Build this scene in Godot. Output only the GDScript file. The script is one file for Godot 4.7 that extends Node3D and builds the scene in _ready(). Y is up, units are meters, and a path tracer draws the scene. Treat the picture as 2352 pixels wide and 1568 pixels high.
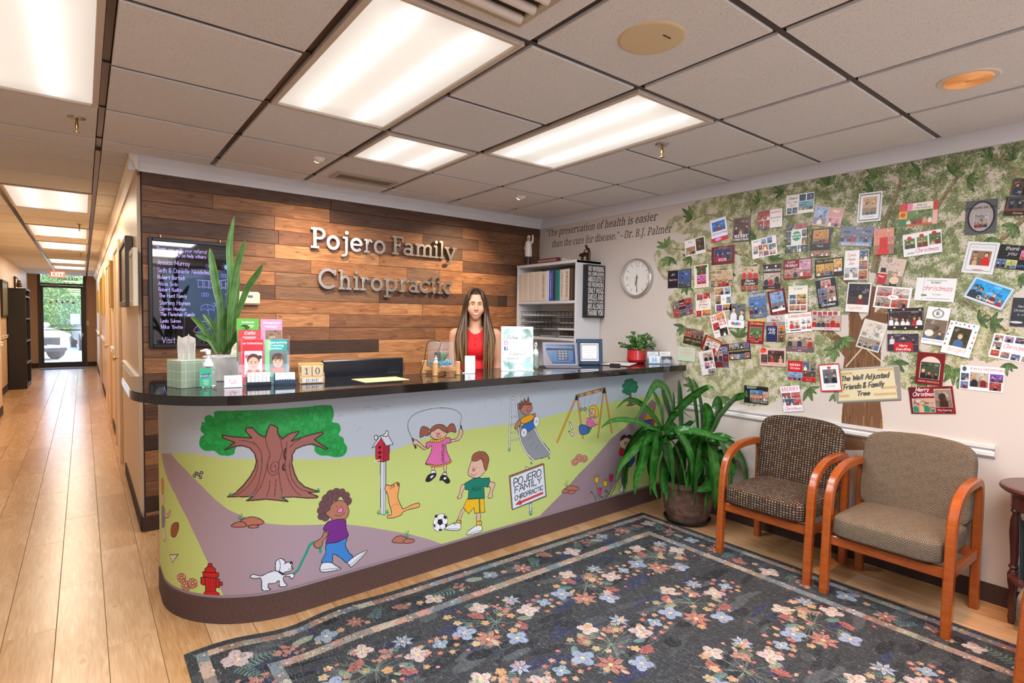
extends Node3D
const V0 := Vector3.ZERO
var rng := RandomNumberGenerator.new()
var names := {}
var mats := {}
class MB:
	var v := PackedVector3Array()
	var n := PackedVector3Array()
	var uv := PackedVector2Array()
	var c := PackedColorArray()
	var col := Color.WHITE
	var X := Transform3D()
	var FR := Rect2(0, 0, 1, 1)
	func pt(p: Vector3, nn: Vector3, u: Vector2) -> void:
		v.append(X * p); n.append((X.basis * nn).normalized()); uv.append(u); c.append(col)
	func tri(a: Vector3, b: Vector3, d: Vector3, hint := Vector3.ZERO) -> void:
		var nn := (b - a).cross(d - a)
		if hint != Vector3.ZERO and nn.dot(hint) < 0.0:
			var t := b; b = d; d = t; nn = -nn
		nn = nn.normalized()
		pt(a, nn, Vector2(a.x, a.y)); pt(d, nn, Vector2(d.x, d.y)); pt(b, nn, Vector2(b.x, b.y))
	func quad(a: Vector3, b: Vector3, d: Vector3, e: Vector3, hint := Vector3.ZERO, r := Rect2(0, 0, 1, 1)) -> void:
		var us := [Vector2(r.position.x, r.end.y), r.end, Vector2(r.end.x, r.position.y), r.position]
		var ps := [a, b, d, e]
		var nn := (b - a).cross(e - a)
		if nn.length_squared() < 1e-14: nn = (d - b).cross(e - b)
		if hint != Vector3.ZERO and nn.dot(hint) < 0.0:
			ps = [b, a, e, d]; us = [us[1], us[0], us[3], us[2]]; nn = -nn
		nn = nn.normalized()
		for k in [0, 2, 1, 0, 3, 2]: pt(ps[k], nn, us[k])
	func box(ce: Vector3, s: Vector3, b := 0.0) -> void:
		var h := s / 2.0
		b = minf(b, minf(h.x, minf(h.y, h.z)) * 0.95)
		var f := func(ax: int, sg: Vector3) -> Vector3:
			var p := sg * (h - Vector3.ONE * b)
			p[ax] = sg[ax] * h[ax]
			return ce + p
		for ax in 3:
			for s1 in [-1.0, 1.0]:
				var a1 := (ax + 1) % 3; var a2 := (ax + 2) % 3
				var q := []
				for cr in [[-1.0, -1.0], [1.0, -1.0], [1.0, 1.0], [-1.0, 1.0]]:
					var sg := Vector3.ONE
					sg[ax] = s1; sg[a1] = cr[0]; sg[a2] = cr[1]
					q.append(f.call(ax, sg))
				var hn := Vector3.ZERO; hn[ax] = s1
				if ax == 2 and s1 > 0: quad(ce + Vector3(-h.x + b, -h.y + b, h.z), ce + Vector3(h.x - b, -h.y + b, h.z), ce + Vector3(h.x - b, h.y - b, h.z), ce + Vector3(-h.x + b, h.y - b, h.z), Vector3.ZERO, FR)
				else: quad(q[0], q[1], q[2], q[3], hn, FR)
				if b > 0.0:
					for s2 in [-1.0, 1.0]:
						var sa := Vector3.ONE; sa[ax] = s1; sa[a1] = s2; sa[a2] = -1.0
						var sb := sa; sb[a2] = 1.0
						var hh := Vector3.ZERO; hh[ax] = s1; hh[a1] = s2
						quad(f.call(ax, sa), f.call(ax, sb), f.call(a1, sb), f.call(a1, sa), hh)
		if b > 0.0:
			for k in 8:
				var sg := Vector3(1 if k & 1 else -1, 1 if k & 2 else -1, 1 if k & 4 else -1)
				tri(f.call(0, sg), f.call(1, sg), f.call(2, sg), sg)
	func grid(P: Array, flip := false, wrap := false, us := 1.0, vs := 1.0, cols: Array = []) -> void:
		var R := P.size(); var C: int = P[0].size()
		var N := []
		for i in R:
			var row := PackedVector3Array()
			for j in C:
				var jm := (j - 1 + C - 1) % (C - 1) if wrap else maxi(j - 1, 0)
				var jp := (j + 1) % (C - 1) if wrap else mini(j + 1, C - 1)
				var i0 := maxi(i - 1, 0); var i1 := mini(i + 1, R - 1)
				var dc: Vector3 = P[i][jp] - P[i][jm]
				if dc.length_squared() < 1e-12: dc = P[i1][jp] - P[i1][jm] + P[i0][jp] - P[i0][jm]
				var nn := dc.cross(P[i1][j] - P[i0][j])
				row.append((-nn if flip else nn).normalized())
			N.append(row)
		for i in R - 1:
			for j in C - 1:
				var k := [[i, j], [i + 1, j + 1], [i, j + 1], [i, j], [i + 1, j], [i + 1, j + 1]]
				if flip: k = [[i, j], [i, j + 1], [i + 1, j + 1], [i, j], [i + 1, j + 1], [i + 1, j]]
				for q in k:
					if cols: col = cols[q[0]][q[1]] if cols[q[0]] is PackedColorArray or cols[q[0]] is Array else cols[q[0]]
					pt(P[q[0]][q[1]], N[q[0]][q[1]], Vector2(us * q[1] / (C - 1.0), vs * q[0] / (R - 1.0)))
	func lathe(pr: Array, ce := Vector3.ZERO, seg := 24, vs := 1.0) -> void:
		var run := []
		for k in pr.size():
			run.append(pr[k])
			var cut := k == pr.size() - 1
			if not cut and k > 0:
				cut = absf((pr[k] - pr[k - 1]).angle_to(pr[k + 1] - pr[k])) > 0.6
			if cut and run.size() > 1:
				var P := []
				for q in run:
					var row := PackedVector3Array()
					for j in seg + 1:
						var a := TAU * (j % seg) / seg
						row.append(ce + Vector3(q.x * cos(a), q.y, -q.x * sin(a)))
					P.append(row)
				grid(P, false, true, 1.0, vs)
				run = [pr[k]]
	func tube(path: Array, r, seg := 8, caps := true, cols: Array = []) -> void:
		var P := []
		var u := Vector3.ZERO
		for i in path.size():
			var t: Vector3 = (path[mini(i + 1, path.size() - 1)] - path[maxi(i - 1, 0)]).normalized()
			if i == 0: u = t.cross(Vector3.RIGHT if absf(t.x) < 0.8 else Vector3.UP).normalized()
			u = (u - t * t.dot(u)).normalized()
			var w := t.cross(u)
			var rr: float = r[i] if r is Array or r is PackedFloat32Array else r
			var row := PackedVector3Array()
			for j in seg + 1:
				var a := TAU * (j % seg) / seg
				row.append(path[i] + (u * cos(a) + w * sin(a)) * rr)
			P.append(row)
		grid(P, false, true, 1.0, 1.0, cols)
		if caps:
			for e in [0, P.size() - 1]:
				for j in seg - 2:
					tri(P[e][0], P[e][j + 1], P[e][j + 2], path[e] - path[1 if e == 0 else e - 1])
	func sweep(path: Array, side: Vector3, sec: Array, capped := true, us := 1.0) -> void:
		var fr := []
		for i in path.size():
			var t: Vector3 = (path[mini(i + 1, path.size() - 1)] - path[maxi(i - 1, 0)]).normalized()
			fr.append(side.cross(t).normalized())
		var m := sec.size()
		for k in m:
			var a: Vector2 = sec[k]; var b: Vector2 = sec[(k + 1) % m]
			var P := []
			for i in path.size():
				P.append(PackedVector3Array([path[i] + fr[i] * a.x + side * a.y, path[i] + fr[i] * b.x + side * b.y]))
			var mid := (a + b) / 2.0
			var outn: Vector3 = fr[0] * (b - a).y - side * (b - a).x
			var t0: Vector3 = path[1] - path[0]
			grid(P, (P[0][1] - P[0][0]).cross(t0).dot(outn) < 0.0, false, 1.0, us)
		if capped:
			for e in [0, path.size() - 1]:
				for j in m - 2:
					var q := []
					for z in [0, j + 1, j + 2]: q.append(path[e] + fr[e] * sec[z].x + side * sec[z].y)
					tri(q[0], q[1], q[2], path[e] - path[1 if e == 0 else e - 1])
	func prism(po: PackedVector2Array, z0: float, z1: float) -> void:
		if Geometry2D.is_polygon_clockwise(po): po.reverse()
		var t := Geometry2D.triangulate_polygon(po)
		for k in range(0, t.size(), 3):
			for s in [[z1, 1.0], [z0, -1.0]]:
				var q := []
				for z in 3: q.append(Vector3(po[t[k + z]].x, po[t[k + z]].y, s[0]))
				tri(q[0], q[1], q[2], Vector3(0, 0, s[1]))
		for i in po.size():
			var a := po[i]; var b := po[(i + 1) % po.size()]
			quad(Vector3(a.x, a.y, z0), Vector3(b.x, b.y, z0), Vector3(b.x, b.y, z1), Vector3(a.x, a.y, z1), Vector3((b - a).y, -(b - a).x, 0))
	func ball(ce: Vector3, r: Vector3, seg := 16, e := 1.0) -> void:
		var P := []
		for i in seg / 2 + 1:
			var la := PI * i / (seg / 2) - PI / 2
			var row := PackedVector3Array()
			for j in seg + 1:
				var a := TAU * (j % seg) / seg
				var f := func(x: float) -> float: return signf(x) * pow(absf(x), e)
				row.append(ce + Vector3(r.x * f.call(cos(la)) * f.call(cos(a)), r.y * f.call(sin(la)), -r.z * f.call(cos(la)) * f.call(sin(a))))
			P.append(row)
		grid(P, false, true)
	func done(m: Material) -> ArrayMesh:
		var o := ArrayMesh.new()
		var ar := []
		ar.resize(Mesh.ARRAY_MAX)
		ar[Mesh.ARRAY_VERTEX] = v; ar[Mesh.ARRAY_NORMAL] = n; ar[Mesh.ARRAY_TEX_UV] = uv
		if m is BaseMaterial3D and m.vertex_color_use_as_albedo: ar[Mesh.ARRAY_COLOR] = c
		o.add_surface_from_arrays(Mesh.PRIMITIVE_TRIANGLES, ar)
		o.surface_set_material(0, m)
		return o
class Cv:
	var im: Image
	var w := 0
	var h := 0
	var A := Transform2D()
	static var glyphs := {}
	static var fonts := {}
	static var pen := {}
	static func make(ww: int, hh: int, bg: Color) -> Cv:
		var o := Cv.new()
		o.w = ww; o.h = hh
		o.im = Image.create(ww, hh, false, Image.FORMAT_RGB8)
		o.im.fill(bg)
		return o
	func span(x0: int, x1: int, y: int, col: Color) -> void:
		x0 = clampi(x0, 0, w); x1 = clampi(x1, 0, w)
		if x1 <= x0: return
		if col.a >= 0.99: im.fill_rect(Rect2i(x0, y, x1 - x0, 1), col)
		else:
			for x in range(x0, x1): im.set_pixel(x, y, im.get_pixel(x, y).lerp(Color(col, 1.0), col.a))
	func fill(cs: Array, col: Color) -> void:
		var rows := {}
		for pts in cs:
			var m: int = pts.size()
			for i in m:
				var a: Vector2 = A * pts[i]; var b: Vector2 = A * pts[(i + 1) % m]
				if a.y == b.y: continue
				if a.y > b.y:
					var t := a; a = b; b = t
				var k := (b.x - a.x) / (b.y - a.y)
				for y in range(maxi(0, ceili(a.y - 0.5)), mini(h, ceili(b.y - 0.5))):
					if not rows.has(y): rows[y] = []
					rows[y].append(a.x + (y + 0.5 - a.y) * k)
		for y in rows:
			var r: Array = rows[y]
			r.sort()
			for i in range(0, r.size() - 1, 2): span(roundi(r[i]), maxi(roundi(r[i + 1]), roundi(r[i]) + 1), y, col)
	func poly(p, col: Color) -> void: fill([p], col)
	func rect(x: float, y: float, ww: float, hh: float, col: Color) -> void:
		fill([[Vector2(x, y), Vector2(x + ww, y), Vector2(x + ww, y + hh), Vector2(x, y + hh)]], col)
	func oval(ce: Vector2, rx: float, ry: float, col: Color, ang := 0.0) -> void:
		var p := []
		for k in 20: p.append(ce + Vector2(rx * cos(TAU * k / 20), ry * sin(TAU * k / 20)).rotated(ang))
		fill([p], col)
	func line(p: Array, wd: float, col: Color, closed := false) -> void:
		var m := p.size()
		for i in (m if closed else m - 1):
			var a: Vector2 = p[i]; var b: Vector2 = p[(i + 1) % m]
			if a.is_equal_approx(b): continue
			var s := (b - a).normalized() * wd * 0.5
			var o := s.orthogonal()
			fill([[a + o - s * 0.6, b + o + s * 0.6, b - o + s * 0.6, a - o - s * 0.6]], col)
	static func smooth(p: Array, closed: bool, k := 5) -> Array:
		var out := []
		var m := p.size()
		for i in (m if closed else m - 1):
			var a: Vector2 = p[(i - 1 + m) % m] if closed or i > 0 else p[0]
			var b: Vector2 = p[i]; var c: Vector2 = p[(i + 1) % m]
			var d: Vector2 = p[(i + 2) % m] if closed or i + 2 < m else p[m - 1]
			for j in k: out.append(b.cubic_interpolate(c, a, d, float(j) / k))
		if not closed: out.append(p[m - 1])
		return out
	static func glyph(ch: String, face: String) -> Array:
		var key := face + ch
		if not glyphs.has(key):
			if not fonts.has(face):
				var f := SystemFont.new()
				f.font_names = PackedStringArray([face.trim_suffix("*")])
				if face.ends_with("*"): f.font_weight = 700
				fonts[face] = f
			var ts := TextServerManager.get_primary_interface()
			var rid: RID = fonts[face].get_rids()[0]
			var g := ts.font_get_glyph_index(rid, 64, ch.unicode_at(0), 0)
			var d := ts.font_get_glyph_contours(rid, 64, g)
			var cs := []
			var at := 0
			for e in d.contours:
				var q := []
				while at <= e:
					q.append(Vector2(d.points[at].x, d.points[at].y) / 64.0); at += 1
				cs.append(q)
			glyphs[key] = [cs, ts.font_get_glyph_advance(rid, 64, g).x / 64.0]
		return glyphs[key]
	func text(s: String, x: float, y: float, size: float, col: Color, face := "Droid Sans", al := 0.5, shear := 0.0, ang := 0.0, sx := 1.0) -> void:
		var tot := 0.0
		for ch in s: tot += glyph(ch, face)[1]
		var cur := -tot * al
		for ch in s:
			var g := glyph(ch, face)
			var cs := []
			for q in g[0]:
				var o := []
				for p in q: o.append(Vector2(x, y) + (Vector2((p.x + cur - p.y * shear) * sx, p.y) * size).rotated(ang))
				cs.append(o)
			if cs: fill(cs, col)
			cur += g[1]
	func hand(s: String, x: float, y: float, size: float, wd: float, col: Color, al := 0.5, shear := 0.1, ang := 0.0, sx := 1.0) -> void:
		var tot := 0.0
		for ch in s: tot += pen[ch][0] if pen.has(ch) else 5.0
		var cur := -tot * al
		for ch in s:
			if pen.has(ch):
				for st in pen[ch][1]:
					var o := []
					for p in st: o.append(Vector2(x, y) + (Vector2((p.x + cur + p.y * shear) * sx, -p.y) * size / 10.0).rotated(ang))
					if o.size() > 2: o = smooth(o, false, 3)
					line(o, wd, col)
			cur += pen[ch][0] if pen.has(ch) else 5.0
	func tex() -> ImageTexture: return ImageTexture.create_from_image(im)
class Sheet:
	var cv: Cv
	var mt: StandardMaterial3D
	var x := 0
	var y := 0
	var row := 0
	func take(ww: int, hh: int) -> Rect2i:
		if x + ww > cv.w:
			x = 0; y += row + 2; row = 0
		var r := Rect2i(x, y, ww, hh)
		x += ww + 2; row = maxi(row, hh)
		cv.A = Transform2D(0.0, Vector2(r.position))
		return r
	func uv(r: Rect2i) -> Rect2: return Rect2((r.position.x + 0.5) / cv.w, (r.position.y + 0.5) / cv.h, (r.size.x - 1.0) / cv.w, (r.size.y - 1.0) / cv.h)
func hx(s: String) -> Color: return Color.html(s)
func mm(hex: String, rough := 0.6, metal := 0.0, o := {}) -> StandardMaterial3D:
	var key := "%s %s %s %s" % [hex, rough, metal, o]
	if not mats.has(key):
		var m := StandardMaterial3D.new()
		m.albedo_color = Color.html(hex); m.roughness = rough; m.metallic = metal
		for k in o: m.set(k, o[k])
		mats[key] = m
	return mats[key]
func fabric(tx: Texture2D, sc: float, rough := 0.9, hex := "ffffff") -> StandardMaterial3D:
	return mm(hex, rough, 0.0, {"albedo_texture": tx, "uv1_triplanar": true, "uv1_scale": Vector3.ONE * sc, "uv1_triplanar_sharpness": 4.0})
func numbered(s: String) -> String:
	names[s] = names.get(s, -1) + 1
	return s if names[s] == 0 else "%s_%03d" % [s, names[s]]
func tag(o: Node3D, label: String, cat: String, group := "") -> Node3D:
	o.set_meta("label", label); o.set_meta("category", cat)
	if group: o.set_meta("group", group)
	return o
func thing(called: String, label: String, cat: String, at := V0, turn := 0.0, group := "") -> Node3D:
	var o := Node3D.new()
	o.name = numbered(called)
	add_child(o, true)
	o.position = at; o.rotation.y = turn
	return tag(o, label, cat, group)
func part(called: String, b: MB, m: Material, parent: Node3D, label := "") -> MeshInstance3D:
	var o := MeshInstance3D.new()
	o.name = called if parent != self else numbered(called)
	o.mesh = b.done(m)
	parent.add_child(o, true)
	if label: o.set_meta("label", label)
	return o
func solo(called: String, b: MB, m: Material, label: String, cat: String, group := "") -> MeshInstance3D:
	return tag(part(called, b, m, self), label, cat, group)
func struct(called: String, b: MB, m: Material, parent: Node3D = self) -> MeshInstance3D:
	var o := part(called, b, m, parent)
	if parent == self: o.set_meta("kind", "structure")
	return o
func bx(ce: Vector3, s: Vector3, b := 0.0) -> MB:
	var m := MB.new()
	m.box(ce, s, b)
	return m
func mbx(list: Array, b := 0.0) -> MB:
	var m := MB.new()
	for q in list: m.box(q[0], q[1], b)
	return m
func lat(pr: Array, ce := V0, seg := 24) -> MB:
	var m := MB.new()
	var p := []
	for q in pr: p.append(Vector2(q[0], q[1]))
	m.lathe(p, ce, seg)
	return m
func tub(path: Array, r, seg := 8) -> MB:
	var m := MB.new()
	m.tube(path, r, seg)
	return m
func curve(p: Array, k := 6) -> Array:
	var out := []
	for i in p.size() - 1:
		for j in k: out.append(p[i].cubic_interpolate(p[i + 1], p[maxi(i - 1, 0)], p[mini(i + 2, p.size() - 1)], float(j) / k))
	out.append(p[-1])
	return out
func nums(s: String) -> PackedFloat64Array: return s.split_floats(" ", false)
func v2s(s: String, k := 1.0) -> Array:
	var f := nums(s)
	var o := []
	for i in range(0, f.size() - 1, 2): o.append(Vector2(f[i], f[i + 1]) * k)
	return o
func noise_tex(size: int, freq: float, seed_: int, oct := 4, normal := 0.0, ramp: Array = []) -> NoiseTexture2D:
	var n := FastNoiseLite.new()
	n.seed = seed_; n.frequency = freq; n.fractal_octaves = oct
	var t := NoiseTexture2D.new()
	t.width = size; t.height = size; t.noise = n; t.seamless = true
	if normal > 0.0:
		t.as_normal_map = true; t.bump_strength = normal
	if ramp:
		var g := Gradient.new()
		g.set_color(0, ramp[0]); g.set_color(1, ramp[1])
		t.color_ramp = g
	return t
func wood_tex(w: int, h: int, strips: int, light: Color, dark: Color, con: float, knots: int, seed_: int) -> ImageTexture:
	var im := Image.create(w, h, false, Image.FORMAT_RGB8)
	var n := FastNoiseLite.new()
	n.seed = seed_; n.frequency = 0.01; n.fractal_octaves = 3
	var r := RandomNumberGenerator.new()
	r.seed = seed_
	var sh := h / strips
	for s in strips:
		var ks := []
		for k in knots: ks.append(Vector3(r.randf() * w, (0.2 + 0.6 * r.randf()) * sh, r.randf_range(3.0, 8.0)))
		var wob := r.randf_range(0.5, 1.5); var fine := r.randf_range(2.0, 5.0)
		for y in sh:
			for x in w:
				var xx := float(x); var yy := float(y)
				var kk := 0.0
				for k in ks:
					var dx: float = (xx - k.x) * 0.45; var dy: float = yy - k.y
					var d2: float = (dx * dx + dy * dy) / (k.z * k.z)
					if d2 < 16.0:
						var e := exp(-d2 * 0.4)
						yy += signf(dy) * -6.0 * e
						kk = maxf(kk, exp(-d2 * 1.6))
				var a := n.get_noise_2d(xx * 0.25, yy * 3.0 * wob + s * 911.0)
				var g := 0.5 + 0.5 * sin((a * 9.0 + yy * 0.11) * wob)
				var b := n.get_noise_2d(xx * 0.9 + 300.0, yy * 9.0 * fine + s * 377.0)
				var t := clampf(0.5 + con * (0.55 * (g - 0.5) + 0.9 * b + 0.5 * a) + kk * 0.9, 0.0, 1.0)
				im.set_pixel(x, s * sh + y, light.lerp(dark, t))
	return ImageTexture.create_from_image(im)
func fit(cv: Cv, s: String, x: float, y: float, w: float, h: float, col: Color, face := "Droid Sans*") -> void:
	var tot := 0.0
	for ch in s: tot += Cv.glyph(ch, face)[1]
	var sz := h / 0.72
	cv.text(s, x + w / 2, y + h, sz, col, face, 0.5, 0.0, 0.0, w / (tot * sz))
func printed(w: float, h: float, d: float, sh: Sheet, r: Rect2i, edge: Material, called: String, parent: Node3D, xf := Transform3D(), bev := 0.0, base := 0.0) -> MeshInstance3D:
	var bd := bx(Vector3(0, base + h / 2, 0), Vector3(w, h, d), bev)
	var o := part(called, bd, edge, parent)
	o.transform = xf
	var f := MB.new()
	var z := d / 2 + 0.0004
	var b := bev
	f.quad(Vector3(-w / 2 + b, base + b, z), Vector3(w / 2 - b, base + b, z), Vector3(w / 2 - b, base + h - b, z), Vector3(-w / 2 + b, base + h - b, z), V0, sh.uv(r))
	part("print", f, sh.mt, o)
	return o
func facing(deg: float, at: Vector3, lean := 0.0) -> Transform3D:
	return Transform3D(Basis(Vector3.UP, deg_to_rad(deg)) * Basis(Vector3.RIGHT, deg_to_rad(-lean)), at)
func pens() -> void:
	for g in "A7=0d3n6d,1h5h B6=0d0n3n5l3i0i,3i5f3d0d C7=6l4n2n0k0g2d4d6f D7=0d0n3n6k6g3d0d E6=5n0n,0n0d,0d5d,0i4i F6=5n0n,0n0d,0i4i G7=6l4n2n0k0g2d4d6f,6f6h,6h4h H7=0n0d,6n6d,0i6i I3=1n1d J6=4n4f2d0f K6=0n0d,5n0h,0h5d L6=0n0d,0d5d M9=0d0n,0n4f,4f7n,7n7d N8=0d0n,0n6d,6d6n O8=3n1m0j0g2d4d6g6j5m3n P6=0d0n3n5l5j3i0i R6=0d0n3n5l3i0i,2i5d S6=5m3n1m0k2i4h5f3d1d0e T7=0n6n,3n3d U8=0n0g2d4d6g6n V7=0n3d,3d6n W9=0n2d,2d4k,4k6d,6d8n X6=0n5d,5n0d Y6=0n3i,6n3i,3i3d Z6=0n5n,5n0d,0d5d".split(" "): pen_add(g)
	for g in "a6=4i2j0h0e2d4f,4j4e5d b6=0n0d,0g2j4h4f2d0f c5=4i2j0h0e2d4e d6=4n4d,4g2j0h0e2d4f e6=0g4g4i2j0h0e2d4e f5=4m3n1l1d,0j3j g6=4i2j0h0f2e4f,4j4c2a0b h6=0n0d,0g2j4i4d i3=1j1d,1l1m j4=2j2c1a0a,2l2m k6=0n0d,4j0g,0g4d l3=1n1d m8=0j0d,0g2j3h3d,3g5j6h6d n6=0j0d,0g2j4i4d o6=2j0h0f2d4f4h2j p6=0j0a,0h2j4h4f2d0f q6=4j4a,4h2j0h0f2d4f r5=0j0d,0g2j4j s5=4i2j0i1h3g4e2d0e t5=2m2e3d4d,0j4j u6=0j0f1d3d4f,4j4d v6=0j2d,2d4j w8=0j1d,1d3i,3i5d,5d6j x6=0j4d,4j0d y6=0j2e,4j1a z5=0j4j,4j0d,0d4d &7=5d0k1n3n3l0g0e2d5h .3=0d1d ,3=1d0b '2=1n1l !3=1n1g,1d1e -5=0h3h 02=2n0k0g2d4g4k2n 13=0l2n,2n2d 25=0l2n4m4k0d,0d4d 35=0m2n4l2i,2i4g2d0e @9=5i3j2g4f5i,5j5f7g7k4n1l0h1d5c \"4=0n0l,2n2l".split(" "): pen_add(g)
	Cv.pen["0"][0] = 6.0; Cv.pen["1"][0] = 4.0
func pen_add(g: String) -> void:
	var st := []
	for s in g.substr(3).split(","):
		var p := []
		for k in range(0, s.length() - 1, 2): p.append(Vector2(s.unicode_at(k) - 48, s.unicode_at(k + 1) - 100))
		if p.size() == 1: p.append(p[0] + Vector2(0.1, 0.5))
		st.append(p)
	Cv.pen[g[0]] = [float(g[1]), st]
const G := 0.6096
const GZ := 0.866
const XR := 3.584
const XH := 0.2
const ZE := -14.6
const CT := 1.09
var tx := {}
var prints: Sheet
var cards: Sheet
func sheet(w: int, h: int) -> Sheet:
	var s := Sheet.new()
	s.cv = Cv.make(w, h, Color.WHITE)
	s.mt = StandardMaterial3D.new()
	s.mt.roughness = 0.35
	return s
func speckle_tex() -> Array:
	var im := Image.create(512, 512, false, Image.FORMAT_RGB8)
	var hm := Image.create(512, 512, false, Image.FORMAT_RGB8)
	im.fill(hx("f0eeea")); hm.fill(Color.WHITE)
	for k in 26000:
		var t := rng.randf_range(-0.02, 0.02)
		im.set_pixel(rng.randi() % 512, rng.randi() % 512, Color(0.93 + t, 0.91 + t, 0.87 + t))
	for k in 2600:
		var x := rng.randi() % 508; var y := rng.randi() % 508
		var w := 1 + rng.randi() % 3; var h := 1 + rng.randi() % 2
		if rng.randf() < 0.5:
			var z := w; w = h; h = z
		var t := rng.randf_range(0.5, 0.8)
		im.fill_rect(Rect2i(x, y, w, h), Color(t, t * 0.93, t * 0.86)); hm.fill_rect(Rect2i(x, y, w, h), Color(0.2, 0.2, 0.2))
	return [ImageTexture.create_from_image(im), ImageTexture.create_from_image(hm)]
func carpet_tex(a: Color, b: Color) -> ImageTexture:
	var im := Image.create(256, 256, false, Image.FORMAT_RGB8)
	for y in 256:
		for x in 256: im.set_pixel(x, y, a.lerp(b, pow(rng.randf(), 3.0)))
	return ImageTexture.create_from_image(im)
func make_textures() -> void:
	tx.wood = wood_tex(1024, 640, 8, hx("d8c2a8"), hx("86694f"), 0.55, 3, 5)
	tx.oak = wood_tex(768, 480, 6, hx("f2dcc0"), hx("cfab84"), 0.5, 2, 17)
	tx.wall_n = noise_tex(256, 0.05, 3, 4, 1.0)
	var sp := speckle_tex()
	tx.tile = sp[0]; tx.tile_h = sp[1]
	tx.carpet = carpet_tex(hx("5e4a44"), hx("b8a498"))
func plank(len_: float, wid: float, th: float, uv: Rect2, b := 0.0012) -> MB:
	var m := MB.new()
	m.FR = uv
	m.box(Vector3(0, 0, -th / 2), Vector3(len_, wid, th), b)
	return m
func lights_first() -> void:
	var cam := Camera3D.new()
	cam.name = "camera"
	cam.fov = rad_to_deg(2.0 * atan(784.0 / 1269.48))
	cam.near = 0.05; cam.far = 200.0
	cam.position = Vector3(-0.0876, 1.422, 4.289)
	cam.basis = Basis(Vector3.UP, -0.66) * Basis(Vector3.RIGHT, -0.0397) * Basis(Vector3.BACK, 0.0135)
	add_child(cam)
	cam.current = true
	var we := WorldEnvironment.new()
	we.name = "environment"
	var e := Environment.new()
	var sm := ProceduralSkyMaterial.new()
	sm.sky_top_color = hx("7fa9df"); sm.sky_horizon_color = hx("dfe9f5"); sm.ground_bottom_color = hx("8a8880"); sm.ground_horizon_color = hx("cfd4d8")
	var sk := Sky.new()
	sk.sky_material = sm
	e.background_mode = Environment.BG_SKY; e.sky = sk
	e.background_energy_multiplier = 10.0
	e.tonemap_mode = Environment.TONE_MAPPER_LINEAR
	e.tonemap_exposure = 1.0
	e.sdfgi_enabled = true; e.ssao_enabled = true; e.ssil_enabled = true
	we.environment = e
	add_child(we)
	var sun := DirectionalLight3D.new()
	sun.name = "sun"
	sun.light_energy = 5.0; sun.light_color = hx("fff2df")
	sun.rotation_degrees = Vector3(-55, 35, 0)
	sun.shadow_enabled = true
	add_child(sun)
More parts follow.
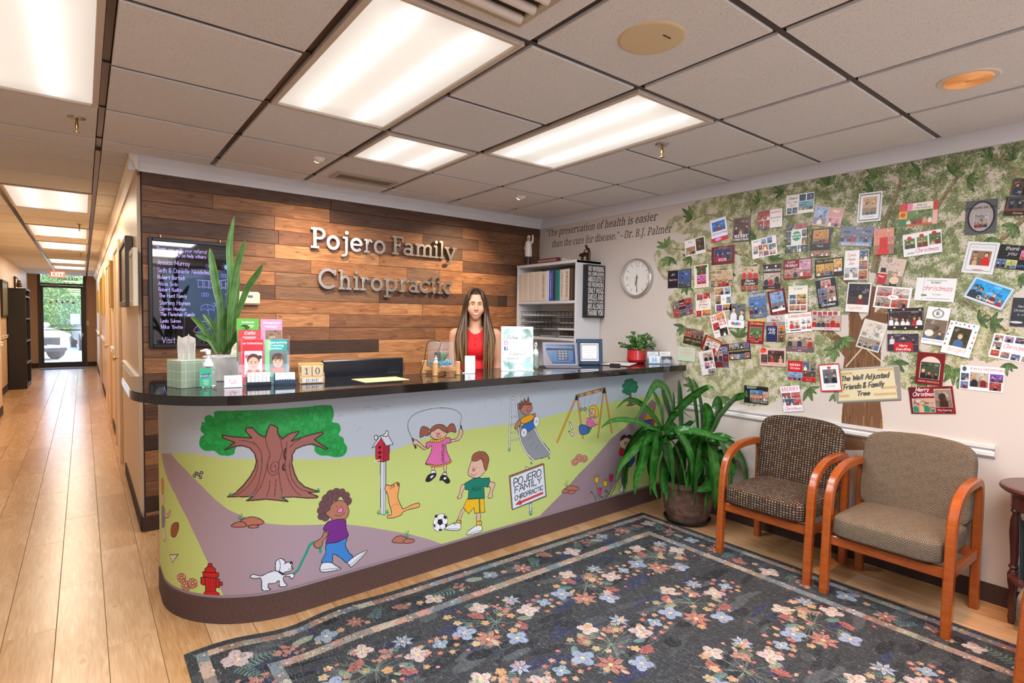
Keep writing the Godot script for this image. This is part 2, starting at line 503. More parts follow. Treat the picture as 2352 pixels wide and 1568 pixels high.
func troffers() -> void:
	var em := Image.create(64, 64, false, Image.FORMAT_RGB8)
	for y in 64:
		for x in 64:
			var u := absf(x / 63.0 - 0.5)
			var t := exp(-pow((u - 0.24) / 0.10, 2.0))
			var edge := minf(1.0, 9.0 * minf(minf(x, 63 - x), minf(y, 63 - y)) / 63.0)
			var k := (0.80 + 0.20 * t) * (0.88 + 0.12 * edge)
			em.set_pixel(x, y, Color(k, k * (0.975 + 0.02 * t), k * (0.93 + 0.06 * t)))
	var et := ImageTexture.create_from_image(em)
	var list := [
		[-0.5, 1.0, 1, 2, LOB, "f8f6f4", "ceiling light panel at the left, over the mouth of the hallway"],
		[1.5, 2.0, 1, 2, LOB, "f4f5fb", "large ceiling light panel nearest the middle of the lobby"],
		[2.5, 0.5, 1, 1, LOB * 0.5, "f4f5fb", "small square ceiling light panel in front of the plank wall"],
		[3.5, 2.0, 1, 2, LOB, "eef2fc", "long ceiling light panel on the right, towards the tree wall"],
		[-0.5, 6.0, 1, 2, LOB, "f4f5fb", "ceiling light panel behind the viewpoint, left row"],
		[1.5, 6.0, 1, 2, LOB * 1.5, "f4f5fb", "ceiling light panel behind the viewpoint, middle row"],
		[1.5, 9.0, 1, 2, LOB * 1.5, "f4f5fb", "ceiling light panel behind the viewpoint, near the shop window"],
		[3.5, 6.0, 1, 2, LOB * 1.5, "f4f5fb", "ceiling light panel behind the viewpoint, right row"]]
	var hall := [-5.0, -9.0, -12.0, -17.0, -20.0]
	var nth := ["nearest", "second", "third", "fourth", "farthest"]
	for k in 5: list.append([-0.5, hall[k], 1, 2, HAL, "ffedd0", "%s ceiling light panel along the hallway" % nth[k]])
	for q in list:
		var sx: float = q[2] * G - 0.03; var sz: float = q[3] * G - 0.03
		var at := Vector3(q[0] * G, 2.43, GZ + q[1] * G)
		var t := thing("ceiling_light", q[6], "ceiling light", at)
		var fm := mm("c9bdb0", 0.45)
		part("frame", mbx([[Vector3(-sx / 2 + 0.012, 0, 0), Vector3(0.024, 0.02, sz)], [Vector3(sx / 2 - 0.012, 0, 0), Vector3(0.024, 0.02, sz)], [Vector3(0, 0, -sz / 2 + 0.012), Vector3(sx - 0.048, 0.02, 0.024)], [Vector3(0, 0, sz / 2 - 0.012), Vector3(sx - 0.048, 0.02, 0.024)]], 0.003), fm, t)
		var dm := StandardMaterial3D.new()
		dm.albedo_color = Color(0.85, 0.85, 0.85); dm.roughness = 0.4
		dm.emission_enabled = true; dm.emission = Color.BLACK; dm.emission_texture = et
		dm.emission_energy_multiplier = 1.12
		var b := MB.new()
		var hx_ := sx / 2 - 0.024; var hz := sz / 2 - 0.024
		b.quad(Vector3(-hx_, 0.002, -hz), Vector3(hx_, 0.002, -hz), Vector3(hx_, 0.002, hz), Vector3(-hx_, 0.002, hz), Vector3.DOWN)
		b.quad(Vector3(-hx_, 0.008, -hz), Vector3(hx_, 0.008, -hz), Vector3(hx_, 0.008, hz), Vector3(-hx_, 0.008, hz), Vector3.UP)
		part("diffuser", b, dm, t)
		var al := AreaLight3D.new()
		al.name = "panel_light"
		al.area_size = Vector2(sx - 0.06, sz - 0.06)
		al.light_energy = q[4]; al.light_color = hx(q[5])
		al.set("area_range", 30.0)
		al.shadow_enabled = true
		al.position = at + Vector3(0, -0.014, 0); al.rotation.x = -PI / 2
		add_child(al, true)
func cells(a: float, b: float, o: float) -> Array:
	var out := []
	var k := floori((a - o) / G + 0.001)
	while o + k * G < b - 0.02:
		out.append([maxf(a, o + k * G), minf(b, o + (k + 1) * G)])
		k += 1
	return out
func setting() -> void:
	var wall := mm("cbbfb3", 0.7, 0.0, {"normal_enabled": true, "normal_texture": tx.wall_n, "normal_scale": 0.15, "uv1_triplanar": true, "uv1_scale": Vector3.ONE * 2.0})
	var hallw := mm("e2c6a4", 0.42)
	var base := fabric(tx.carpet, 4.0, 0.95, "9a857a")
	var fl := struct("floor", mbx([[Vector3(0.3, -0.06, -3.8), Vector3(8.0, 0.1, 22.0)]]), mm("8d6a48", 0.6))
	var fm := []
	for h in ["e2ccb0", "dbc3a6", "e6d3bc", "d5bb9b"]: fm.append(mm(h, 0.24, 0.0, {"albedo_texture": tx.oak}))
	var turn := Basis(Vector3(0, 0, -1), Vector3(-1, 0, 0), Vector3(0, 1, 0))
	for k in range(-9, 19):
		var x0 := 0.336 + 0.1795 * k; var x1 := x0 + 0.1795
		x0 = maxf(x0, -1.3); x1 = minf(x1, XR)
		var xw := x1
		var zl := ZE if x0 < XH - 0.03 else 0.0
		var z := 5.4 - 1.22 * fposmod(k * 0.37 + (0.0 if k != -2 else 0.0), 1.0)
		if k == -1: z = 0.90 + 1.22 * 3
		while z > zl:
			var z1 := maxf(z - 1.22, zl)
			x1 = xw
			if z > 0.001 and z1 < 0.0 and x0 < XH and xw > XH: z1 = 0.0
			if z < 0.001 and x0 < XH and xw > XH: x1 = XH
			if not (x0 > 0.5 and z < 1.4):
				var u := rng.randf()
				var m := plank(z - z1 - 0.0016, x1 - x0 - 0.0016, 0.008, Rect2(u, (rng.randi() % 6) / 6.0 + 0.01, (z - z1) / 1.3, 0.145))
				var o := part("plank", m, fm[rng.randi() % 4], fl)
				o.transform = Transform3D(turn, Vector3((x0 + x1) / 2, 0.0, (z + z1) / 2))
			z = z1
	var ce := struct("ceiling", mbx([[Vector3(0.3, 2.51, -3.8), Vector3(8.0, 0.1, 22.0)]]), mm("3a2a20", 0.6))
	struct("grid", grid_bars(), mm("3a2c24", 0.28, 0.3), ce)
	var tm := []
	for h in ["eceff4", "e8ebf0", "f0f2f6"]: tm.append(mm(h, 0.95, 0.0, {"albedo_texture": tx.tile, "heightmap_enabled": false}))
	var lit := {}
	for q in [[-1, 0, 1, 2], [1, 1, 1, 2], [2, 0, 1, 1], [3, 1, 1, 2], [-1, 5, 1, 2], [3, 5, 1, 2], [1, 5, 1, 2], [1, 8, 1, 2], [-1, -6, 1, 2], [-1, -10, 1, 2], [-1, -13, 1, 2], [-1, -18, 1, 2], [-1, -21, 1, 2]]:
		for i in q[2]:
			for j in q[3]: lit[Vector2i(q[0] + i, q[1] + j)] = true
	var face := Basis(Vector3.RIGHT, Vector3(0, 0, 1), Vector3.DOWN)
	for zone in [[-3.0, XR, 0.0, 7.0], [-1.3, XH, ZE, 0.0]]:
		for cx in cells(zone[0], zone[1], 0.0):
			for cz in cells(zone[2], zone[3], GZ):
				var id := Vector2i(floori((cx[0] + cx[1]) / 2 / G), floori(((cz[0] + cz[1]) / 2 - GZ) / G))
				if lit.has(id): continue
				var ga := 0.017; var gb := 0.014
				var sx: float = cx[1] - cx[0] - 2 * ga; var sz: float = cz[1] - cz[0] - 2 * gb
				if sx < 0.03 or sz < 0.03: continue
				var m := plank(sx, sz, 0.018, Rect2(rng.randf(), rng.randf(), sx / 0.42, sz / 0.42), 0.002)
				var o := part("tile", m, tm[rng.randi() % 3], ce)
				o.transform = Transform3D(face, Vector3((cx[0] + cx[1]) / 2, 2.428, (cz[0] + cz[1]) / 2))
	struct("wall_right", mbx([[Vector3(XR + 0.06, 1.2, 3.4), Vector3(0.12, 2.6, 7.6)]]), wall)
	struct("wall_hall_right", mbx([[Vector3(XH + 0.12, 1.2, ZE / 2 - 0.06), Vector3(0.24, 2.6, -ZE - 0.12)]]), hallw)
	struct("wall_hall_left", mbx([[Vector3(-1.3, 1.2, -10.4), Vector3(0.2, 2.6, 8.6)], [Vector3(-1.1, 1.2, -4.35), Vector3(0.2, 2.6, 3.7)]]), hallw)
	struct("wall_left", mbx([[Vector3(-2.1, 1.2, -2.6), Vector3(2.2, 2.6, 0.2)], [Vector3(-3.1, 1.2, 2.3), Vector3(0.2, 2.6, 9.8)]]), wall)
	struct("wall_front", mbx([[Vector3(-2.5, 1.2, 7.08), Vector3(1.0, 2.6, 0.16)], [Vector3(3.35, 1.2, 7.08), Vector3(0.7, 2.6, 0.16)], [Vector3(0.5, 0.2, 7.08), Vector3(5.0, 0.5, 0.16)], [Vector3(0.5, 2.4, 7.08), Vector3(5.0, 0.2, 0.16)]]), wall)
	var w1 := struct("window_1", mbx([[Vector3(-1.97, 1.37, 7.06), Vector3(0.06, 1.86, 0.08)], [Vector3(0.5, 1.37, 7.06), Vector3(0.06, 1.86, 0.08)], [Vector3(2.97, 1.37, 7.06), Vector3(0.06, 1.86, 0.08)], [Vector3(0.5, 0.47, 7.06), Vector3(5.0, 0.06, 0.08)], [Vector3(0.5, 2.28, 7.06), Vector3(5.0, 0.06, 0.08)]]), mm("3b3632", 0.4))
	for s in [-0.735, 1.735]: struct("pane", bx(Vector3(s, 1.37, 7.07), Vector3(2.38, 1.76, 0.006)), mm("ffffff1c", 0.02, 0.0, {"transparency": 1}), w1)
	struct("wall_hall_end", mbx([[Vector3(-1.22, 1.2, ZE - 0.06), Vector3(0.42, 2.6, 0.12)], [Vector3(0.16, 1.2, ZE - 0.06), Vector3(0.36, 2.6, 0.12)], [Vector3(-0.52, 2.48, ZE - 0.06), Vector3(1.02, 0.08, 0.12)]]), mm("b58f6d", 0.7))
	var bk := struct("wall_back", mbx([[Vector3(1.9, 1.2, -0.08), Vector3(3.36, 2.6, 0.12)]]), mm("20150f", 0.9))
	var pm := []
	for h in ["735a48", "a08066", "c49c76", "dcb892", "9a8674", "4f4036", "94705a"]: pm.append(mm(h, 0.62, 0.0, {"albedo_texture": tx.wood}))
	var rows := [[[0, 1.444], [0, 3.582]],
		[[1, 0.627], [2, 1.437], [0, 2.657], [1, 3.582]],
		[[1, 1.029], [2, 2.247], [0, 2.836], [1, 3.582]],
		[[0, 1.056], [6, 2.248], [0, 2.655], [1, 3.582]],
		[[1, 1.029], [3, 1.846], [2, 2.66], [0, 3.582]],
		[[6, 0.6], [1, 1.29], [2, 2.099], [4, 2.419], [2, 3.582]],
		[[2, 1.031], [4, 1.847], [3, 2.658], [1, 3.582]],
		[[0, 1.031], [4, 1.847], [0, 3.06], [5, 3.175], [1, 3.582]],
		[[1, 0.625], [2, 1.847], [3, 2.248], [2, 2.844], [2, 3.582]],
		[[4, 0.651], [2, 1.036], [3, 1.434], [1, 2.652], [2, 3.582]],
		[[6, 0.441], [1, 1.434], [1, 2.38], [2, 3.582]],
		[[1, 0.704], [5, 1.845], [3, 3.582]],
		[[2, 0.622], [3, 3.582]],
		[[0, 0.515], [1, 1.434], [1, 2.084], [2, 3.582]],
		[[2, 0.593], [6, 1.445], [1, 3.582]],
		[[0, 0.436], [2, 1.243], [1, 3.582]],
		[[1, 0.701], [4, 3.582]],
		[[5, 0.384], [1, 3.582]],
		[[2, 0.7], [0, 3.582]],
		[[6, 0.433], [1, 3.582]],
		[[1, 0.929], [2, 3.582]],
		[[5, 0.588], [2, 3.582]],
		[[2, 0.811], [1, 3.582]],
		[[0, 3.582]]]
	for r in rows.size():
		var y1 := 2.052 + 0.1015 * (3 - r); var y0 := y1 - 0.1015
		y1 = minf(y1, 2.345)
		var x := 0.22
		for q in rows[r]:
			var xe: float = q[1]
			var u := rng.randf()
			var pr := plank(xe - x - 0.0014, y1 - y0 - 0.0016, 0.016, Rect2(u, (rng.randi() % 8) / 8.0 + 0.008, (xe - x) / 1.3, 0.105), 0.0015)
			var o := part("plank", pr, pm[q[0]], bk)
			o.position = Vector3((x + xe) / 2, (y0 + y1) / 2, 0.0 + rng.randf_range(-0.003, 0.0025))
			x = xe
	var tw := mm("d2d2d4", 0.5)
	var crown := [[0.0, 0.0], [0.014, 0.0], [0.018, 0.018], [0.03, 0.05], [0.05, 0.078], [0.05, 0.122], [0.0, 0.122]]
	var cs := MB.new()
	cs.sweep([Vector3(XR, 2.335, 0.0), Vector3(XH - 0.05, 2.335, 0.0)], Vector3.UP, rev(crown))
	struct("trim_1", cs, tw)
	var ch := MB.new()
	ch.sweep([Vector3(XH, 2.335, 0.05), Vector3(XH, 2.335, ZE)], Vector3.UP, rev(crown))
	struct("trim_2", ch, mm("e6d7c3", 0.45))
	struct("trim_3", bx(Vector3(XR - 0.006, 2.388, 3.4), Vector3(0.012, 0.104, 7.2), 0.003), tw)
	var rail := [[0.0, 0.0], [0.006, 0.0], [0.02, 0.014], [0.02, 0.03], [0.012, 0.04], [0.024, 0.052], [0.024, 0.068], [0.0, 0.07]]
	var r1 := MB.new()
	r1.sweep([Vector3(XR, 0.745, 3.597), Vector3(XR, 0.745, 1.62)], Vector3.UP, rev(rail))
	struct("trim_4", r1, mm("d9d4ce", 0.4))
	for sp in [["trim_5", XH, -1.66, -0.02, 0.95, 1], ["trim_6", XH, -4.3, -3.75, 0.95, 1], ["trim_7", XH, -9.0, -7.4, 0.95, 1], ["trim_8", XH, -14.5, -10.6, 0.95, 1]]:
		var r2 := MB.new()
		r2.sweep([Vector3(sp[1], sp[4], sp[3]), Vector3(sp[1], sp[4], sp[2])], Vector3.UP, rev(rail))
		struct(sp[0], r2, mm("f0ece6", 0.3))
	for sp in [["trim_9", -1.2, -14.5, -6.3], ["trim_10", -1.0, -6.2, -2.55]]:
		var r3 := MB.new()
		r3.sweep([Vector3(sp[1], 0.95, sp[2]), Vector3(sp[1], 0.95, sp[3])], Vector3.UP, rev(rail))
		struct(sp[0], r3, mm("e6d3ba", 0.4))
	struct("baseboard_right", bx(Vector3(XR - 0.004, 0.05, 4.3), Vector3(0.008, 0.1, 5.4), 0.002), base)
	struct("baseboard_hall_right", mbx([[Vector3(XH - 0.004, 0.05, -0.85), Vector3(0.008, 0.1, 1.66)], [Vector3(XH - 0.004, 0.05, -4.0), Vector3(0.008, 0.1, 0.6)], [Vector3(XH - 0.004, 0.05, -8.2), Vector3(0.008, 0.1, 1.6)], [Vector3(XH - 0.004, 0.05, -12.5), Vector3(0.008, 0.1, 3.9)]]), base)
	struct("baseboard_back", bx(Vector3(0.27, 0.05, 0.006), Vector3(0.14, 0.1, 0.012), 0.002), base)
	struct("baseboard_hall_left", mbx([[Vector3(-1.196, 0.06, -10.4), Vector3(0.008, 0.12, 8.4)], [Vector3(-0.996, 0.06, -4.4), Vector3(0.008, 0.12, 3.6)], [Vector3(-1.1, 0.06, -6.206), Vector3(0.2, 0.12, 0.008)]]), base)
	struct("baseboard_hall_end", mbx([[Vector3(-1.12, 0.06, ZE + 0.004), Vector3(0.2, 0.12, 0.008)], [Vector3(0.09, 0.06, ZE + 0.004), Vector3(0.2, 0.12, 0.008)]]), base)
	hall_doors()
func rev(a: Array) -> Array:
	var o := []
	for q in a: o.append(Vector2(q[0], q[1]))
	return o
func grid_bars() -> MB:
	var m := MB.new()
	for k in range(-4, 6): m.box(Vector3(k * G, 2.447, 3.5), Vector3(0.024, 0.016, 7.0))
	for k in [-1, 0]: m.box(Vector3(k * G, 2.436, ZE / 2), Vector3(0.026, 0.022, -ZE))
	for k in range(-1, 11): m.box(Vector3(0.3, 2.4425, GZ + k * G), Vector3(6.6, 0.018, 0.02))
	for k in range(-25, -1): m.box(Vector3(-0.55, 2.4425, GZ + k * G), Vector3(1.5, 0.018, 0.02))
	return m
func hall_doors() -> void:
	var cas := mm("dcbd98", 0.4); var leaf := mm("e4ceb0", 0.35)
	var at := [-2.62, -5.1, -9.8]
	for k in 3:
		var z: float = at[k]
		var d := struct("door_%d" % (k + 2), mbx([[Vector3(XH - 0.012, 1.03, z - 0.46), Vector3(0.024, 2.06, 0.07)], [Vector3(XH - 0.012, 1.03, z + 0.46), Vector3(0.024, 2.06, 0.07)], [Vector3(XH - 0.012, 2.095, z), Vector3(0.024, 0.07, 0.99)]], 0.004), cas)
		struct("door_leaf", bx(Vector3(XH - 0.003, 1.03, z), Vector3(0.012, 2.05, 0.85), 0.002), leaf, d)
		var kn := lat([[0.0, 0.0], [0.03, 0.0], [0.03, 0.006], [0.01, 0.01], [0.01, 0.03], [0.026, 0.04], [0.026, 0.055], [0.0, 0.065]], V0, 14)
		var ko := struct("handle", kn, mm("c8b890", 0.3, 0.9), d)
		ko.transform = Transform3D(Basis(Vector3.BACK, PI / 2), Vector3(XH - 0.009, 1.0, z + 0.36))
	var dk := mm("3a322c", 0.4, 0.3)
	var x0 := -1.01; var x1 := -0.02
	var d1 := struct("door_1", mbx([[Vector3(x0 + 0.03, 1.22, ZE), Vector3(0.06, 2.44, 0.1)], [Vector3(x1 - 0.03, 1.22, ZE), Vector3(0.06, 2.44, 0.1)], [Vector3((x0 + x1) / 2, 2.19, ZE), Vector3(0.87, 0.05, 0.1)], [Vector3((x0 + x1) / 2, 0.012, ZE), Vector3(0.87, 0.024, 0.1)]], 0.004), dk)
	struct("door_leaf", mbx([[Vector3(x0 + 0.085, 1.09, ZE), Vector3(0.05, 2.13, 0.045)], [Vector3(x1 - 0.085, 1.09, ZE), Vector3(0.05, 2.13, 0.045)], [Vector3((x0 + x1) / 2, 2.125, ZE), Vector3(0.77, 0.06, 0.045)], [Vector3((x0 + x1) / 2, 0.08, ZE), Vector3(0.77, 0.11, 0.045)]], 0.003), dk, d1)
	var gl := mm("ffffff12", 0.02, 0.0, {"transparency": 1})
	struct("pane", bx(Vector3((x0 + x1) / 2, 1.115, ZE), Vector3(0.77, 1.96, 0.008)), gl, d1)
	struct("transom_pane", bx(Vector3((x0 + x1) / 2, 2.33, ZE), Vector3(0.87, 0.22, 0.008)), gl, d1)
	struct("push_bar", bx(Vector3((x0 + x1) / 2, 0.985, ZE + 0.05), Vector3(0.75, 0.025, 0.03), 0.006), mm("46423e", 0.35, 0.7), d1)
	struct("closer", mbx([[Vector3(-0.7, 2.16, ZE + 0.07), Vector3(0.26, 0.05, 0.05)], [Vector3(-0.62, 2.2, ZE + 0.14), Vector3(0.3, 0.014, 0.02)]], 0.004), mm("8b857c", 0.4, 0.7), d1)
	struct("lock", bx(Vector3(x1 - 0.085, 0.86, ZE + 0.03), Vector3(0.03, 0.1, 0.02), 0.004), mm("b5b0a6", 0.3, 0.9), d1)
func face_path(grow := 0.0) -> Array:
	var p := [Vector2(0.21 - grow, 0.95), Vector2(0.21 - grow, 1.02)]
	for k in 25:
		var a := PI / 2 * k / 24.0
		p.append(Vector2(0.71 - (0.5 + grow) * cos(a), 1.108 + (0.5 + grow) * sin(a)))
	for k in range(1, 9):
		var x := 0.71 + (XR - 0.004 - 0.71) * k / 8.0
		p.append(Vector2(x, 1.608 + grow - 0.0205 * (x - 0.71)))
	return p
func wall_strip(p: Array, y0: float, y1: float, m: MB) -> void:
	var P := [PackedVector3Array(), PackedVector3Array()]
	var d := [0.0]
	for k in p.size():
		if k > 0: d.append(d[k - 1] + p[k].distance_to(p[k - 1]))
		P[0].append(Vector3(p[k].x, y0, p[k].y)); P[1].append(Vector3(p[k].x, y1, p[k].y))
	var at := m.uv.size()
	m.grid(P)
	for k in range(at, m.uv.size()):
		var u := m.uv[k]
		m.uv[k] = Vector2(d[roundi(u.x * (p.size() - 1))] / d[-1], 1.0 - u.y)
func slab(p: Array, y0: float, y1: float, m: MB, bev := 0.0) -> void:
	var po := PackedVector2Array()
	for q in p: po.append(Vector2(q.x, -q.y))
	var keep := m.X
	m.X = keep * Transform3D(Basis(Vector3.RIGHT, Vector3(0, 0, -1), Vector3.UP), V0)
	m.prism(po, y0, y1)
	m.X = keep
func mural_tex(lines: Array) -> Texture2D:
	var cv := Cv.make(2048, 504, hx("bccbd6"))
	var k := 2048.0 / 3818.0
	cv.A = Transform2D(Vector2(k, 0), Vector2(0, -k), Vector2(0, 1060 * k))
	for l in lines:
		var f: PackedStringArray = l.split("|")
		match f[0]:
			"S":
				var p := v2s(f[5])
				if f[4] == "1" and p.size() > 3: p = Cv.smooth(p, true, 4)
				cv.poly(p, hx(f[1]))
				if f[2] != "-": cv.line(p, (float(f[3]) if f[3] else 1.6) * 2.1, hx(f[2] if f[2] else "2c2527"), true)
			"O":
				var q := nums(f[3])
				if f[2] != "-": cv.oval(Vector2(q[0], q[1]), q[2] + 2.2, q[3] + 2.2, hx(f[2]))
				cv.oval(Vector2(q[0], q[1]), q[2], q[3], hx(f[1]))
			"L":
				var p := v2s(f[4])
				if f[3] == "1" and p.size() > 2: p = Cv.smooth(p, false, 5)
				cv.line(p, float(f[2]) * 1.35, hx(f[1]))
			"T":
				var q := v2s(f[4])
				var dir: Vector2 = q[1] - q[0]
				var h: float = q[2].y - q[0].y
				var tot := 0.0
				for ch in f[3]: tot += Cv.pen[ch][0]
				tot -= 1.0
				var cur := 0.0
				for ch in f[3]:
					for st in Cv.pen[ch][1]:
						var o := []
						for pp in st: o.append(q[0] + dir * ((pp.x + cur) / tot) + Vector2(0, pp.y * h / 10.0))
						cv.line(o if o.size() < 3 else Cv.smooth(o, false, 3), float(f[2]) * 1.7, hx(f[1]))
					cur += Cv.pen[ch][0]
			"C":
				var po := PackedVector2Array(v2s(f[4]))
				var bb := Rect2(po[0], Vector2.ZERO)
				for q in po: bb = bb.expand(q)
				for n in 900:
					var c := Vector2(rng.randf_range(bb.position.x, bb.end.x), rng.randf_range(bb.position.y, bb.end.y))
					var w := rng.randf_range(5, 16)
					if Geometry2D.is_point_in_polygon(c, po) and Geometry2D.is_point_in_polygon(c + Vector2(w, w), po) and Geometry2D.is_point_in_polygon(c - Vector2(w, w), po):
						cv.oval(c, w, w * rng.randf_range(0.4, 1.0), hx(f[1]).lerp(hx(f[2 + rng.randi() % 2]), rng.randf_range(0.15, 0.6)), rng.randf() * 3.0)
	cv.rect(-60, 118, 4000, 14, hx("9c878e"))
	cv.line([Vector2(0, 133), Vector2(3900, 133)], 2.0, hx("7c6870"))
	return cv.tex()
